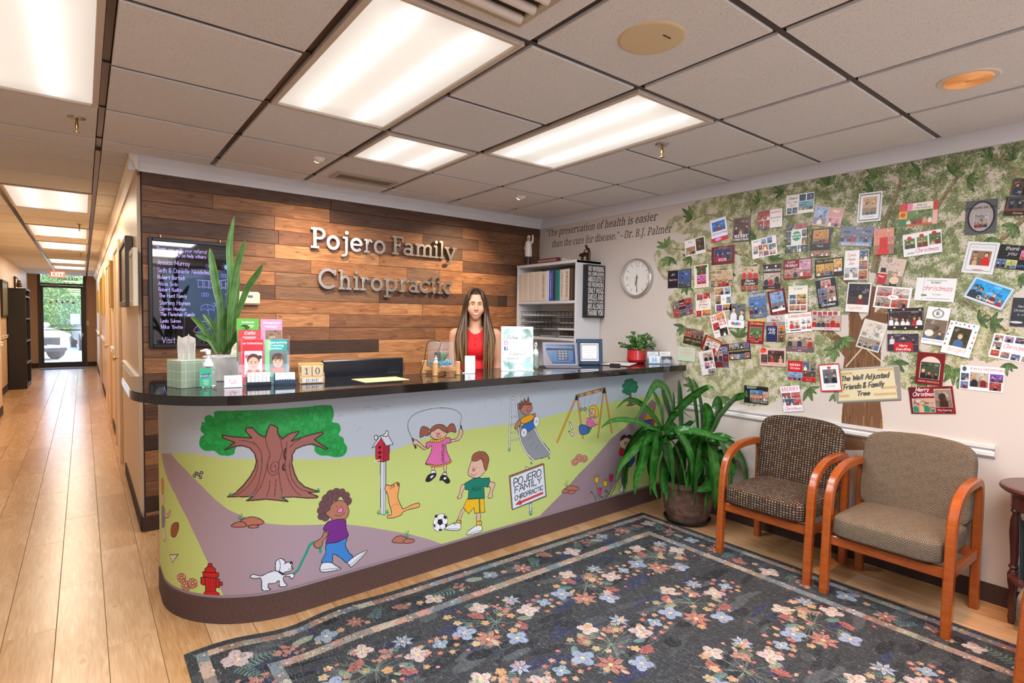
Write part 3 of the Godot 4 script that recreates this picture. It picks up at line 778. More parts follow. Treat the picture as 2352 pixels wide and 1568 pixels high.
func counter() -> void:
	var lines := ["S|c4d67e|-|0|1|0 700 116 732 199 748 428 784 555 778 674 767 771 763 923 747 1031 730 1145 716 1266 709 1350 708 1287 707 1422 715 1598 749 1734 766 1935 773 2258 774 2505 780 2723 801 2986 818 3273 833 3574 843 3689 843 3918 834 3900 860 3900 60 -60 60",
		"S|ab969e|-|0|0|112 732 307 768 427 704 514 641 590 574 645 532 705 502 757 477 809 458 888 438 957 423 1031 408 1145 388 1267 348 1351 317 1288 340 1409 294 1544 241 1670 180 1795 109 630 109 543 287 495 376 433 475 346 577 269 636 196 696",
		"S|9b868c|-|0|0|2466 109 2530 150 2613 196 2724 257 2864 353 2997 426 3207 563 3356 625 3577 745 3673 810 3736 777 3711 699 3644 554 3474 369 3285 227 3120 95",
		"L|9fb2c0|1.2|0|1286 996 1803 1006 2536 997",
		"L|7f93a3|1.2|1|1273 947 1286 962 1302 965 1317 956",
		"L|7f93a3|1.2|1|1332 939 1344 951 1357 946",
		"L|7f93a3|1.2|1|1145 927 1154 934 1168 928",
		"L|7f93a3|1.2|1|1241 839 1250 854 1269 858",
		"L|93a6b5|1|1|1330 940 1341 950 1356 947",
		"L|93a6b5|1|1|1398 952 1409 958 1421 951",
		"L|93a6b5|1|1|1915 925 1929 935 1952 935 1967 924",
		"L|93a6b5|1|1|2050 885 2055 941 2110 949 2161 924 2172 890",
		"L|93a6b5|1|1|2573 935 2596 964 2645 965",
		"L|b4aeb0|1|1|339 873 358 896 393 908",
		"L|b4aeb0|1|1|409 901 425 931 467 939",
		"L|b4aeb0|1|1|467 900 493 907",
		"S|12a046|-||1|581 961 586 986 668 990 824 991 958 991 1091 991 1116 972 1120 934 1112 906 1146 892 1156 861 1145 837 1170 817 1174 793 1189 770 1184 742 1162 725 1126 727 1091 740 1053 747 1027 771 1025 794 1001 805 958 808 923 797 823 793 752 812 720 822 694 830 675 813 672 795 650 783 626 784 606 786 579 805 547 802 523 808 505 830 513 866 531 877 514 894 517 918 536 932 533 956 556 969",
		"C|12a046|0b8a3a|3fc067|581 961 586 986 668 990 824 991 958 991 1091 991 1116 972 1120 934 1112 906 1146 892 1156 861 1145 837 1170 817 1174 793 1189 770 1184 742 1162 725 1126 727 1091 740 1053 747 1027 771 1025 794 1001 805 958 808 923 797 823 793 752 812 720 822 694 830 675 813 672 795 650 783 626 784 606 786 579 805 547 802 523 808 505 830 513 866 531 877 514 894 517 918 536 932 533 956 556 969",
		"S|a36a60|3a2020|2.4|0|639 593 676 610 709 644 738 682 758 719 766 754 758 790 738 816 707 828 677 827 627 809 674 844 620 865 619 878 668 870 747 862 720 895 723 911 747 910 784 871 804 862 816 906 825 921 843 913 856 903 857 876 876 849 909 871 951 877 947 867 916 834 987 851 1061 861 1067 852 1025 828 1053 802 1091 775 1080 772 1016 809 972 805 937 795 920 768 919 724 930 679 947 639 979 604 1023 581 1049 571 1046 567 995 574 1042 546 1038 540 994 547 930 565 875 572 901 548 862 559 809 572 757 573 722 572 751 590 692 592",
		"L|5b302c|2.2|1|804 862 810 823 823 779 813 744 803 695 784 639 757 595",
		"L|5b302c|2.2|1|856 876 869 839 876 788 863 746 860 703 866 644 875 592",
		"L|5b302c|2.2|1|897 829 892 771 889 714 902 654 930 598 958 567",
		"L|5b302c|2.2|1|771 761 768 712 751 670 719 629 679 599",
		"L|5b302c|2.2|1|752 847 784 796 788 739 780 682 767 633 745 599",
		"L|5b302c|2.2|1|822 657 819 621 809 586",
		"L|5b302c|2.2|1|849 661 845 618 842 579",
		"L|5b302c|2.2|1|909 740 909 697 923 643 958 597 1001 577",
		"L|5b302c|2.2|1|694 853 733 847 759 832",
		"L|5b302c|2.2|1|958 840 930 825 909 806",
		"L|40201e|6|1|890 801 885 772 889 750",
		"L|40201e|6|1|882 729 879 708 886 700",
		"L|5b302c|2|1|823 779 813 737 816 700 832 682 852 688 862 717 856 740 839 743 827 728 828 706 840 697 849 708 846 725 837 723",
		"L|1f8f66|2.5|1|652 595 649 599 646 602",
		"L|1f8f66|2.5|1|652 595 651 603 650 608",
		"L|1f8f66|2.5|1|652 595 653 604 655 611",
		"L|1f8f66|2.5|1|652 595 655 599 658 602",
		"L|1f8f66|2.5|1|737 584 734 589 731 592",
		"L|1f8f66|2.5|1|737 584 735 592 734 598",
		"L|1f8f66|2.5|1|737 584 738 594 739 600",
		"L|1f8f66|2.5|1|737 584 739 588 742 591",
		"L|1f8f66|2.5|1|872 570 869 575 866 578",
		"L|1f8f66|2.5|1|872 570 870 578 869 584",
		"L|1f8f66|2.5|1|872 570 873 579 874 586",
		"L|1f8f66|2.5|1|872 570 874 574 877 576",
		"L|1f8f66|2.5|1|1044 569 1041 575 1037 579",
		"L|1f8f66|2.5|1|1044 569 1043 578 1041 584",
		"L|1f8f66|2.5|1|1044 569 1045 580 1046 586",
		"L|1f8f66|2.5|1|1044 569 1047 573 1050 576",
		"O|6f7d95|2c2527|488 695 8 6",
		"O|f0f0e0|-|488 695 3 2",
		"O|6f7d95|2c2527|516 700 7 6",
		"O|f0f0e0|-|516 700 2 2",
		"O|6f7d95|2c2527|477 683 8 6",
		"O|f0f0e0|-|477 683 3 2",
		"O|6f7d95|2c2527|510 679 7 6",
		"O|f0f0e0|-|510 679 2 2",
		"O|6f7d95|2c2527|498 692 7 6",
		"O|f0f0e0|-|498 692 2 2",
		"L|2f8f5a|2.5|1|697 480 691 489 685 496",
		"L|2f8f5a|2.5|1|697 480 694 496 692 507",
		"L|2f8f5a|2.5|1|697 480 699 499 701 512",
		"L|2f8f5a|2.5|1|697 480 702 488 708 493",
		"S|b8735c|||1|698 480 725 494 757 493 789 475 793 459 757 455 718 457",
		"S|b8735c|||1|655 457 672 471 698 476 718 466 718 453 685 450",
		"S|b8735c|||1|728 449 744 458 770 454 771 445 750 442",
		"L|1d9a7c|9|1|1023 324 1001 313 986 281 964 242 946 209 925 194",
		"L|1d9a7c|9|1|1054 294 1053 265",
		"O|6d4a50|4a3036|1060 446 18 18",
		"O|6d4a50|4a3036|1057 475 18 18",
		"O|6d4a50|4a3036|1066 504 18 18",
		"O|6d4a50|4a3036|1081 530 18 18",
		"O|6d4a50|4a3036|1103 547 19 18",
		"O|6d4a50|4a3036|1131 551 19 18",
		"O|6d4a50|4a3036|1160 542 19 19",
		"O|6d4a50|4a3036|1183 521 19 19",
		"O|6d4a50|4a3036|1194 492 19 19",
		"O|6d4a50|4a3036|1081 434 18 18",
		"O|6d4a50|4a3036|1084 470 18 18",
		"O|6d4a50|4a3036|1098 505 19 18",
		"O|6d4a50|4a3036|1129 526 19 19",
		"S|b27a62|||1|1099 467 1110 494 1145 506 1183 489 1197 455 1199 431 1185 406 1153 394 1122 405 1103 428 1085 443 1082 462",
		"O|ea80b4|2c2527|1154 454 14 12",
		"O|1c1718|-|1137 476 2 2",
		"O|1c1718|-|1161 474 2 2",
		"L|2c2527|1.6|1|1126 435 1155 426 1179 438",
		"S|b27a62|||1|1074 365 1093 344 1068 321 1062 300 1045 288 1027 299 1022 321 1040 328 1061 340",
		"S|75298a|||1|1106 412 1177 402 1185 355 1195 310 1138 296 1083 298 1091 338 1095 359 1068 375 1080 399",
		"S|3c86d2|||1|1083 298 1138 295 1188 304 1181 270 1201 225 1222 196 1193 174 1153 214 1118 239 1110 198 1059 212 1080 257",
		"S|e4ebf2|||1|1061 208 1107 200 1126 183 1151 162 1150 153 1059 166",
		"S|e4ebf2|||1|1193 178 1234 201 1288 213 1292 202 1218 151 1202 162",
		"L|2c2527|1.4|0|1061 176 1150 161",
		"L|2c2527|1.4|0|1210 161 1287 206",
		"S|e2eaf2|||1|736 213 749 225 782 213 814 224 847 227 867 210 881 200 922 197 927 181 916 173 904 187 881 192 881 170 895 147 891 142 862 149 860 177 841 168 814 170 814 151 823 141 788 144 785 185 778 204 756 204",
		"S|e2eaf2|||1|846 229 846 269 866 282 884 269 891 257 912 255 921 244 915 234 922 222 908 212 887 212 877 207 864 218",
		"L|2c2527|1.5|1|862 274 866 244 859 219 851 225",
		"L|2c2527|5|0|859 221 881 202",
		"O|1c1718|-|914 251 6 7",
		"O|1c1718|-|887 253 3 3",
		"L|2c2527|1.4|1|901 221 914 225 923 218",
		"S|c8131f|3a060a|1.8|0|508 210 520 214 531 208 531 178 520 176 508 180",
		"S|c8131f|3a060a|1.8|0|571 206 598 210 598 169 572 171",
		"S|c8131f|3a060a|1.8|0|598 198 614 194 614 181 598 177",
		"S|c8131f|3a060a|1.8|0|529 217 584 215 582 147 532 148",
		"S|c8131f|3a060a|1.8|0|526 229 530 253 546 267 565 268 580 256 584 233",
		"S|c8131f|3a060a|1.8|0|517 237 596 237 596 222 587 213 521 215",
		"S|c8131f|3a060a|1.8|0|544 265 546 278 564 280 565 267",
		"O|c8131f|3a060a|561 138 38 13",
		"L|5a0a10|1.8|0|545 208 545 158",
		"L|5a0a10|1.8|0|559 209 558 159",
		"L|5a0a10|1.8|0|572 210 572 160",
		"O|e2918f|2c2527|406 188 11 8",
		"O|e2918f|2c2527|396 178 12 8",
		"O|e2918f|2c2527|380 173 12 8",
		"O|e2918f|2c2527|368 177 13 8",
		"O|e2918f|2c2527|366 187 13 8",
		"O|e2918f|2c2527|377 197 12 8",
		"O|e2918f|2c2527|393 202 12 8",
		"O|e2918f|2c2527|405 198 11 8",
		"O|e8c33a|2c2527|387 188 9 6",
		"O|e2918f|2c2527|437 155 11 8",
		"O|e2918f|2c2527|428 145 11 8",
		"O|e2918f|2c2527|412 141 12 8",
		"O|e2918f|2c2527|400 146 12 8",
		"O|e2918f|2c2527|399 156 12 8",
		"O|e2918f|2c2527|409 167 12 8",
		"O|e2918f|2c2527|425 171 11 8",
		"O|e2918f|2c2527|436 166 11 8",
		"O|e8c33a|2c2527|419 156 9 7",
		"O|e2918f|2c2527|477 174 10 8",
		"O|e2918f|2c2527|468 165 10 8",
		"O|e2918f|2c2527|455 161 11 8",
		"O|e2918f|2c2527|444 167 11 8",
		"O|e2918f|2c2527|442 177 11 8",
		"O|e2918f|2c2527|452 187 11 8",
		"O|e2918f|2c2527|466 191 10 8",
		"O|e2918f|2c2527|476 185 10 8",
		"O|e8c33a|2c2527|460 176 8 6",
		"S|d8743a|||1|112 597 183 618 204 592 187 551 135 528 112 555",
		"S|dcb7a0|||1|112 523 198 550 210 519 183 488 112 475",
		"S|7b7590|||1|112 454 205 483 221 439 196 382 112 356",
		"S|dcb7a0||1.2|1|211 474 260 462 294 494 283 460 221 439",
		"S|d6cdb4|||1|112 353 196 382 233 348 210 318 143 312",
		"L|dcb7a0|5|0|216 324 282 274",
		"S|e0ddd0||1.5|0|278 272 363 295 311 244",
		"S|9a512f|||1|298 373 302 414 335 440 369 444 362 405 335 373",
		"L|2c2527|1.4|1|314 380 337 408 361 434",
		"S|cfd9e2||1.4|0|1370 669 1402 664 1401 378 1373 387",
		"L|2c2527|1.2|0|1392 662 1392 380",
		"L|2f8f5a|2.5|1|1362 387 1357 395 1352 402",
		"L|2f8f5a|2.5|1|1362 387 1360 400 1358 409",
		"L|2f8f5a|2.5|1|1362 387 1364 402 1366 412",
		"L|2f8f5a|2.5|1|1362 387 1367 393 1372 396",
		"L|2f8f5a|2.5|1|1412 380 1407 389 1401 395",
		"L|2f8f5a|2.5|1|1412 380 1410 393 1407 403",
		"L|2f8f5a|2.5|1|1412 380 1414 395 1416 405",
		"L|2f8f5a|2.5|1|1412 380 1417 386 1422 389",
		"S|a51c31||1.4|0|1387 769 1423 749 1421 670 1388 663",
		"S|cc2439||1.4|0|1343 771 1368 801 1388 769 1389 663 1345 676",
		"S|d9e1e8||1.4|0|1322 746 1368 805 1377 794 1341 751",
		"S|d9e1e8||1.4|0|1368 804 1411 807 1444 751 1403 746",
		"O|1c1718|-|1367 744 9 8",
		"O|1c1718|-|1367 716 9 8",
		"O|1c1718|-|1367 692 9 8",
		"L|dfe5ea|5|0|1336 676 1366 677",
		"S|e6ecf0|||1|1340 786 1337 807 1347 809 1356 801 1352 789",
		"S|e6ecf0|||1|1382 804 1399 814 1403 827 1414 821 1411 800 1399 797",
		"S|f0aa66|||1|1400 533 1408 538 1429 530 1448 535 1470 540 1482 525 1478 497 1474 454 1494 406 1507 389 1559 400 1601 401 1607 387 1597 378 1543 378 1503 371 1495 358 1455 352 1416 357 1412 373 1436 372 1431 405 1420 443 1412 488 1400 511",
		"O|f6d24a|2c2527|1444 524 7 6",
		"O|1c1718|-|1446 524 3 3",
		"O|e58a66|-|1430 516 9 8",
		"L|c9763c|1.6|1|1431 405 1455 425 1490 411",
		"S|d77fae|||1|1468 536 1478 527 1473 518",
		"L|2c2527|1.8|1|1565 753 1540 800 1530 838 1540 873 1580 902 1655 917 1742 918 1822 902 1868 874 1880 846 1871 808 1879 784",
		"L|22262c|8|0|1560 765 1580 711",
		"L|22262c|8|0|1875 801 1886 753",
		"S|9c5d4c|||1|1606 767 1610 814 1631 825 1669 800 1661 773 1631 772",
		"S|9c5d4c|||1|1774 792 1805 819 1829 812 1842 768 1806 776 1783 771",
		"O|e8b520|2c2527|1668 794 8 7",
		"O|e8b520|2c2527|1778 791 8 7",
		"S|dfbba4|||1|1650 708 1632 694 1591 726 1568 729 1565 752 1585 754 1632 711",
		"S|dfbba4|||1|1803 728 1843 730 1862 756 1866 781 1887 778 1885 745 1861 718 1806 715",
		"S|dfbba4|||1|1672 783 1686 802 1725 805 1770 788 1780 768 1766 747 1726 740 1691 750 1672 765",
		"S|9c5d4c|||1|1671 789 1682 814 1721 826 1760 816 1779 793 1777 775 1759 782 1734 800 1717 805 1699 795",
		"O|e8839a|2c2527|1723 770 8 6",
		"O|1c1718|-|1709 778 2 2",
		"O|1c1718|-|1736 776 2 2",
		"L|2c2527|1.6|1|1708 761 1727 751 1745 759",
		"S|dfbba4||1.3|0|1681 595 1701 594 1698 555 1684 557",
		"S|dfbba4||1.3|0|1760 589 1782 588 1778 548 1763 550",
		"S|e6ecf0|||1|1679 568 1704 566 1707 546 1681 548",
		"S|e6ecf0|||1|1754 541 1778 541 1780 521 1755 522",
		"S|1f2023|||1|1643 519 1659 546 1684 552 1710 550 1705 531 1669 510",
		"S|1f2023|||1|1735 504 1747 531 1779 523 1804 487 1782 479 1753 503",
		"S|e6ecf0|-||1|1672 533 1684 542 1697 540 1680 526",
		"S|e6ecf0|-||1|1759 512 1772 518 1780 509 1768 503",
		"O|ecba22|2c2527|1651 616 9 8",
		"O|ecba22|2c2527|1666 609 9 8",
		"O|ecba22|2c2527|1681 602 10 8",
		"O|ecba22|2c2527|1696 596 10 8",
		"O|ecba22|2c2527|1711 592 10 8",
		"O|ecba22|2c2527|1727 590 10 8",
		"O|ecba22|2c2527|1742 590 10 8",
		"O|ecba22|2c2527|1758 591 10 8",
		"O|ecba22|2c2527|1774 594 10 8",
		"O|ecba22|2c2527|1789 598 10 9",
		"O|ecba22|2c2527|1805 603 10 9",
		"S|dd70ac|||1|1644 728 1683 737 1766 744 1801 738 1804 710 1775 706 1784 656 1807 606 1772 595 1719 592 1667 608 1644 618 1675 672 1679 709 1654 697",
		"O|ecba22|2c2527|1682 738 8 7",
		"O|ecba22|2c2527|1695 735 8 7",
		"O|ecba22|2c2527|1708 733 8 7",
		"O|ecba22|2c2527|1721 733 8 7",
		"O|ecba22|2c2527|1734 734 8 7",
		"O|ecba22|2c2527|1747 736 8 7",
		"O|ecba22|2c2527|1761 740 8 7",
		"T|6a2f55|2.2|S|1748 696 1763 694 1748 710",
		"T|6a2f55|2.2|Y|1749 677 1764 675 1748 691",
		"T|6a2f55|2.2|D|1749 658 1764 656 1749 672",
		"T|6a2f55|2.2|N|1749 639 1764 637 1749 653",
		"T|6a2f55|2.2|E|1749 620 1764 617 1749 634",
		"T|6a2f55|2.2|Y|1749 601 1764 598 1749 614",
		"S|dfbba4||1.4|1|1922 303 1896 284 1873 232 1857 241 1877 292 1898 312",
		"S|dfbba4||1.4|1|1998 261 2023 258 2020 200 1997 205",
		"S|e8b520|||1|1851 239 1857 250 1883 238 1880 223 1857 228",
		"S|e8b520|||1|1995 202 1997 211 2030 204 2029 178 1999 186",
		"S|e8eef3|||1|1774 224 1811 235 1848 235 1880 223 1873 187 1785 208",
		"S|e8eef3|||1|1928 161 1972 180 1997 185 2031 178 2029 142 1934 143",
		"L|2c2527|1.3|0|1779 216 1873 194",
		"L|2c2527|1.3|0|1932 152 2029 150",
		"L|2c2527|1.2|1|1830 236 1837 242 1844 232 1833 230 1848 224",
		"S|dfbba4|||1|1909 448 1883 448 1867 395 1854 384 1865 373 1889 380 1885 397 1904 426",
		"S|dfbba4|||1|2083 434 2126 422 2128 404 2110 363 2115 337 2088 333 2078 344 2098 390 2079 410",
		"S|edbc20||1.5|0|1922 359 2048 340 2057 254 1980 263 1976 300 1937 269 1898 316",
		"L|1d7d50|7|0|2014 344 2018 259",
		"S|14806a||1.5|0|1906 457 1963 474 2007 475 2029 466 2087 459 2093 436 2077 402 2047 414 2053 341 1931 360 1935 412 1911 420",
		"T|0c4a3c|2.2|ALEX|1957 401 2024 394 1957 425",
		"S|dfbba4|||1|1947 569 1957 587 1996 579 2025 585 2045 544 2060 519 2046 497 2017 478 1978 477 1944 493 1930 508 1934 539",
		"S|9a5a44|||1|1957 584 1964 618 2005 631 2054 618 2081 581 2075 540 2061 509 2046 530 2039 563 2023 588 1996 578",
		"L|6b3a2c|1.6|1|1971 589 2005 605 2035 604",
		"L|3f8a4a|3|0|2042 621 2050 628",
		"O|e8739a|2c2527|1969 527 10 7",
		"O|1c1718|-|1965 547 3 2",
		"O|1c1718|-|1990 538 3 2",
		"L|2c2527|1.6|1|1948 507 1972 493 1995 506",
		"O|f2f5f7|2c2527|1742 261 48 49",
		"S|1c1d1f|-|0|0|1726 282 1753 278 1759 252 1740 244 1722 262",
		"S|1c1d1f|-|0|0|1704 310 1726 311 1721 298 1706 293",
		"S|1c1d1f|-|0|0|1766 301 1786 281 1778 271 1762 285",
		"S|1c1d1f|-|0|0|1695 266 1708 255 1710 238 1699 247",
		"S|1c1d1f|-|0|0|1775 243 1790 248 1786 225 1774 222",
		"S|1c1d1f|-|0|0|1731 226 1754 222 1750 212 1733 216",
		"L|55585c|1.2|0|1726 282 1721 298",
		"L|55585c|1.2|0|1753 278 1766 284",
		"L|55585c|1.2|0|1759 252 1775 240",
		"L|55585c|1.2|0|1740 244 1742 223",
		"L|55585c|1.2|0|1722 262 1710 254",
		"L|2f8f5a|2.5|1|1532 221 1522 236 1513 247",
		"L|2f8f5a|2.5|1|1532 221 1528 244 1523 260",
		"L|2f8f5a|2.5|1|1532 221 1535 247 1538 264",
		"L|2f8f5a|2.5|1|1532 221 1540 231 1549 236",
		"S|b8735c|||1|1442 221 1456 243 1495 243 1528 219 1508 200",
		"S|b8735c|||1|1504 206 1528 219 1569 205 1571 189 1528 193",
		"S|8f979d||1.4|0|2289 884 2339 908 2367 805 2315 740",
		"L|2c2527|6|0|2242 813 2303 817",
		"L|dfe6ec|3.6|0|2242 813 2303 817",
		"L|2c2527|6|0|2243 765 2308 768",
		"L|dfe6ec|3.6|0|2243 765 2308 768",
		"L|2c2527|6|0|2244 715 2316 717",
		"L|dfe6ec|3.6|0|2244 715 2316 717",
		"L|2c2527|6|0|2247 664 2325 669",
		"L|dfe6ec|3.6|0|2247 664 2325 669",
		"L|2c2527|10|1|2240 604 2243 775 2246 892 2253 925 2266 934 2286 914 2296 854 2313 742",
		"L|dbe3ea|7|1|2240 604 2243 775 2246 892 2253 925 2266 934 2286 914 2296 854 2313 742",
		"L|2c2527|10|1|2330 902 2338 937 2359 944 2372 929 2377 889",
		"L|dbe3ea|7|1|2330 902 2338 937 2359 944 2372 929 2377 889",
		"S|8f979d||1.4|1|2313 742 2436 739 2484 660 2593 537 2443 517 2383 571 2332 655",
		"L|2c2527|9|1|2313 742 2332 655 2383 571 2445 515",
		"L|e2e9ee|6|1|2313 742 2332 655 2383 571 2445 515",
		"L|2c2527|9|1|2436 739 2484 660 2538 595 2593 536",
		"L|e2e9ee|6|1|2436 739 2484 660 2538 595 2593 536",
		"L|50565b|1.5|0|2393 656 2420 678",
		"L|50565b|1.5|0|2405 602 2444 632",
		"L|50565b|1.5|0|2451 579 2485 609",
		"L|2c2527|7|0|2423 520 2425 494",
		"L|dbe3ea|4.5|0|2423 520 2425 494",
		"L|2c2527|7|0|2579 534 2580 502",
		"L|dbe3ea|4.5|0|2579 534 2580 502",
		"L|2f8f5a|2.5|1|2240 601 2235 608 2229 613",
		"L|2f8f5a|2.5|1|2240 601 2237 612 2235 620",
		"L|2f8f5a|2.5|1|2240 601 2242 614 2243 622",
		"L|2f8f5a|2.5|1|2240 601 2245 606 2249 609",
		"L|2f8f5a|2.5|1|2425 490 2419 497 2414 502",
		"L|2f8f5a|2.5|1|2425 490 2422 501 2420 509",
		"L|2f8f5a|2.5|1|2425 490 2427 503 2429 512",
		"L|2f8f5a|2.5|1|2425 490 2430 495 2435 498",
		"L|2f8f5a|2.5|1|2580 500 2574 508 2568 513",
		"L|2f8f5a|2.5|1|2580 500 2577 512 2574 520",
		"L|2f8f5a|2.5|1|2580 500 2581 513 2583 522",
		"L|2f8f5a|2.5|1|2580 500 2585 505 2590 508",
		"S|bb836c|||1|2329 790 2302 781 2280 746 2294 732 2313 747 2335 765",
		"S|bb836c|||1|2423 811 2452 817 2449 786 2433 781",
		"S|2d70c4|||1|2349 750 2438 775 2455 737 2387 703 2358 718",
		"S|e5a722|||1|2329 792 2367 808 2429 814 2438 784 2368 760 2329 773",
		"O|e9eef2|2c2527|2358 703 25 28",
		"L|2c2527|1.2|0|2351 711 2351 695",
		"L|2c2527|1.2|0|2358 710 2358 694",
		"L|2c2527|1.2|0|2365 709 2365 694",
		"O|e9eef2|2c2527|2464 764 24 34",
		"L|2c2527|1.2|0|2457 772 2458 756",
		"L|2c2527|1.2|0|2464 771 2465 756",
		"L|2c2527|1.2|0|2471 771 2472 755",
		"S|bb836c|||1|2327 863 2355 889 2411 881 2427 854 2412 830 2373 816 2336 837",
		"S|8a5140||1.3|0|2311 859 2313 895 2328 883 2332 912 2348 892 2356 925 2372 898 2394 931 2399 894 2424 884 2411 874 2355 883 2331 859",
		"O|e8739a|2c2527|2393 853 10 7",
		"O|1c1718|-|2376 861 2 2",
		"O|1c1718|-|2403 862 2 2",
		"L|2c2527|1.6|1|2375 843 2397 835 2411 842",
		"S|d5dfe6||1.3|0|2373 478 2398 479 2403 447 2379 447",
		"S|c9d3da||1.3|0|2410 232 2433 236 2436 159 2416 160",
		"L|2f8f5a|2.5|1|2427 154 2418 167 2408 176",
		"L|2f8f5a|2.5|1|2427 154 2423 173 2418 186",
		"L|2f8f5a|2.5|1|2427 154 2430 176 2433 190",
		"L|2f8f5a|2.5|1|2427 154 2435 162 2444 167",
		"S|a5694c||1.5|0|2241 445 2523 480 2535 473 2561 255 2554 253 2272 223 2266 232",
		"S|dde7ee||1.3|0|2251 434 2530 470 2556 259 2274 226",
		"T|2a2a2e|3.4|POJERO|2281 370 2515 402 2280 416",
		"T|2a2a2e|3.2|FAMILY|2290 326 2509 352 2289 365",
		"T|2a2a2e|2.6|CHIROPRACTIC|2291 279 2529 305 2290 307",
		"L|5a1010|11|0|2527 283 2333 258",
		"L|e23a3a|9|0|2527 283 2333 258",
		"S|e23a3a|5a1010|1.3|0|2298 252 2333 273 2347 244",
		"L|2c2527|12|0|2653 605 2826 894",
		"L|e2a437|9|0|2653 605 2826 894",
		"L|2c2527|12|0|2900 601 2839 889",
		"L|e2a437|9|0|2900 601 2839 889",
		"L|2c2527|12|0|3055 586 3104 912",
		"L|e2a437|9|0|3055 586 3104 912",
		"L|2c2527|12|0|3206 602 3121 919",
		"L|e2a437|9|0|3206 602 3121 919",
		"L|2c2527|17|0|2828 899 3118 931",
		"L|e2a437|13|0|2836 900 3112 929",
		"L|7b7a86|12|0|2847 901 2860 903",
		"L|7b7a86|12|0|2902 906 2921 909",
		"L|7b7a86|12|0|2983 915 3000 917",
		"L|7b7a86|12|0|3067 925 3083 926",
		"S|26282c|-|0|0|2816 872 2821 903 2839 905 2847 873",
		"S|26282c|-|0|0|3090 900 3100 934 3123 936 3136 900",
		"L|667179|1.2|0|2860 898 2873 814",
		"L|667179|1.2|0|2909 902 2916 813",
		"L|667179|1.2|0|2994 911 2920 763",
		"L|667179|1.2|0|3089 919 3035 812",
		"O|8f9aa2|2c2527|2875 804 15 12",
		"O|8f9aa2|2c2527|2915 803 15 12",
		"S|3c8a5a|||1|2910 636 2962 680 2988 666 2953 628",
		"L|dfbba4|9|0|2871 687 2787 683",
		"L|dfbba4|9|0|2875 647 2799 640",
		"S|eef2f5|||1|2785 674 2763 726 2776 721 2798 686",
		"S|eef2f5|||1|2799 625 2757 667 2772 661 2806 642",
		"S|4470b4|||1|2865 695 2938 681 2948 627 2872 634",
		"S|e07aa8||1.4|0|2931 737 3022 733 3048 681 2977 666 2938 679",
		"L|dfbba4|8|0|2941 728 2907 720 2917 763",
		"L|dfbba4|8|0|3019 728 3040 689 2991 731",
		"S|eccb2e|||1|2954 788 2972 818 3011 821 3045 794 3055 749 3027 733 3004 758 2987 799",
		"S|dfbba4|||1|2960 783 2978 800 3017 791 3024 762 2999 741 2966 748",
		"O|e8839a|2c2527|2979 771 8 5",
		"O|1c1718|-|2965 779 2 2",
		"O|1c1718|-|2991 777 2 2",
		"L|2c2527|1.6|1|2964 761 2983 755 2998 760",
		"O|e2918f|2c2527|2889 456 15 10",
		"O|e2918f|2c2527|2878 447 14 10",
		"O|e2918f|2c2527|2859 449 14 10",
		"O|e2918f|2c2527|2844 459 14 10",
		"O|e2918f|2c2527|2842 473 14 10",
		"O|e2918f|2c2527|2854 481 14 10",
		"O|e2918f|2c2527|2872 480 14 10",
		"O|e2918f|2c2527|2887 469 15 10",
		"O|e8c33a|2c2527|2866 464 11 8",
		"O|e2918f|2c2527|2938 443 13 9",
		"O|e2918f|2c2527|2927 436 13 9",
		"O|e2918f|2c2527|2911 437 13 9",
		"O|e2918f|2c2527|2898 447 13 9",
		"O|e2918f|2c2527|2896 459 13 9",
		"O|e2918f|2c2527|2906 466 13 9",
		"O|e2918f|2c2527|2923 465 13 9",
		"O|e2918f|2c2527|2936 455 13 9",
		"O|e8c33a|2c2527|2917 451 10 7",
		"O|e2918f|2c2527|2844 435 12 9",
		"O|e2918f|2c2527|2834 428 12 9",
		"O|e2918f|2c2527|2818 429 12 9",
		"O|e2918f|2c2527|2806 438 12 9",
		"O|e2918f|2c2527|2804 450 12 9",
		"O|e2918f|2c2527|2814 457 12 9",
		"O|e2918f|2c2527|2830 456 12 9",
		"O|e2918f|2c2527|2843 447 12 9",
		"O|e8c33a|2c2527|2824 443 10 7",
		"L|2f8f5a|2.5|1|2751 279 2737 296 2723 309",
		"L|2f8f5a|2.5|1|2751 279 2744 306 2738 324",
		"L|2f8f5a|2.5|1|2751 279 2755 309 2759 329",
		"L|2f8f5a|2.5|1|2751 279 2763 290 2775 297",
		"S|b8735c|||1|2704 253 2723 273 2761 272 2777 250 2749 239",
		"S|b8735c|||1|2736 273 2787 284 2861 259 2867 243 2814 243",
		"S|b8735c|||1|2762 247 2801 251 2834 240 2827 228 2782 229",
		"L|1f7a46|3|0|3050 265 3045 103",
		"S|2a9154||1|1|3045 123 3010 195 2988 203 3025 173",
		"S|2a9154||1|1|3044 133 3089 200 3106 216 3081 182",
		"S|edc224||1.2|1|3028 314 3040 296 3049 312 3060 293 3072 306 3067 262 3051 257 3035 268",
		"L|1f7a46|3|0|3084 173 3082 110",
		"S|2a9154||1|1|3081 129 3044 104 3021 112 3059 81",
		"S|2a9154||1|1|3081 139 3123 107 3140 123 3115 89",
		"S|d43a62||1.2|1|3062 223 3073 205 3083 221 3093 201 3106 214 3101 170 3084 166 3069 176",
		"L|1f7a46|3|0|3145 222 3151 104",
		"S|2a9154||1|1|3150 123 3103 151 3080 160 3119 129",
		"S|2a9154||1|1|3150 133 3185 155 3202 172 3176 137",
		"S|edc224||1.2|1|3121 271 3134 254 3143 270 3154 250 3167 264 3162 219 3145 214 3129 225",
		"L|1f7a46|3|0|3207 251 3211 110",
		"S|2a9154||1|1|3210 130 3165 179 3141 187 3180 156",
		"S|2a9154||1|1|3210 140 3247 184 3265 200 3239 165",
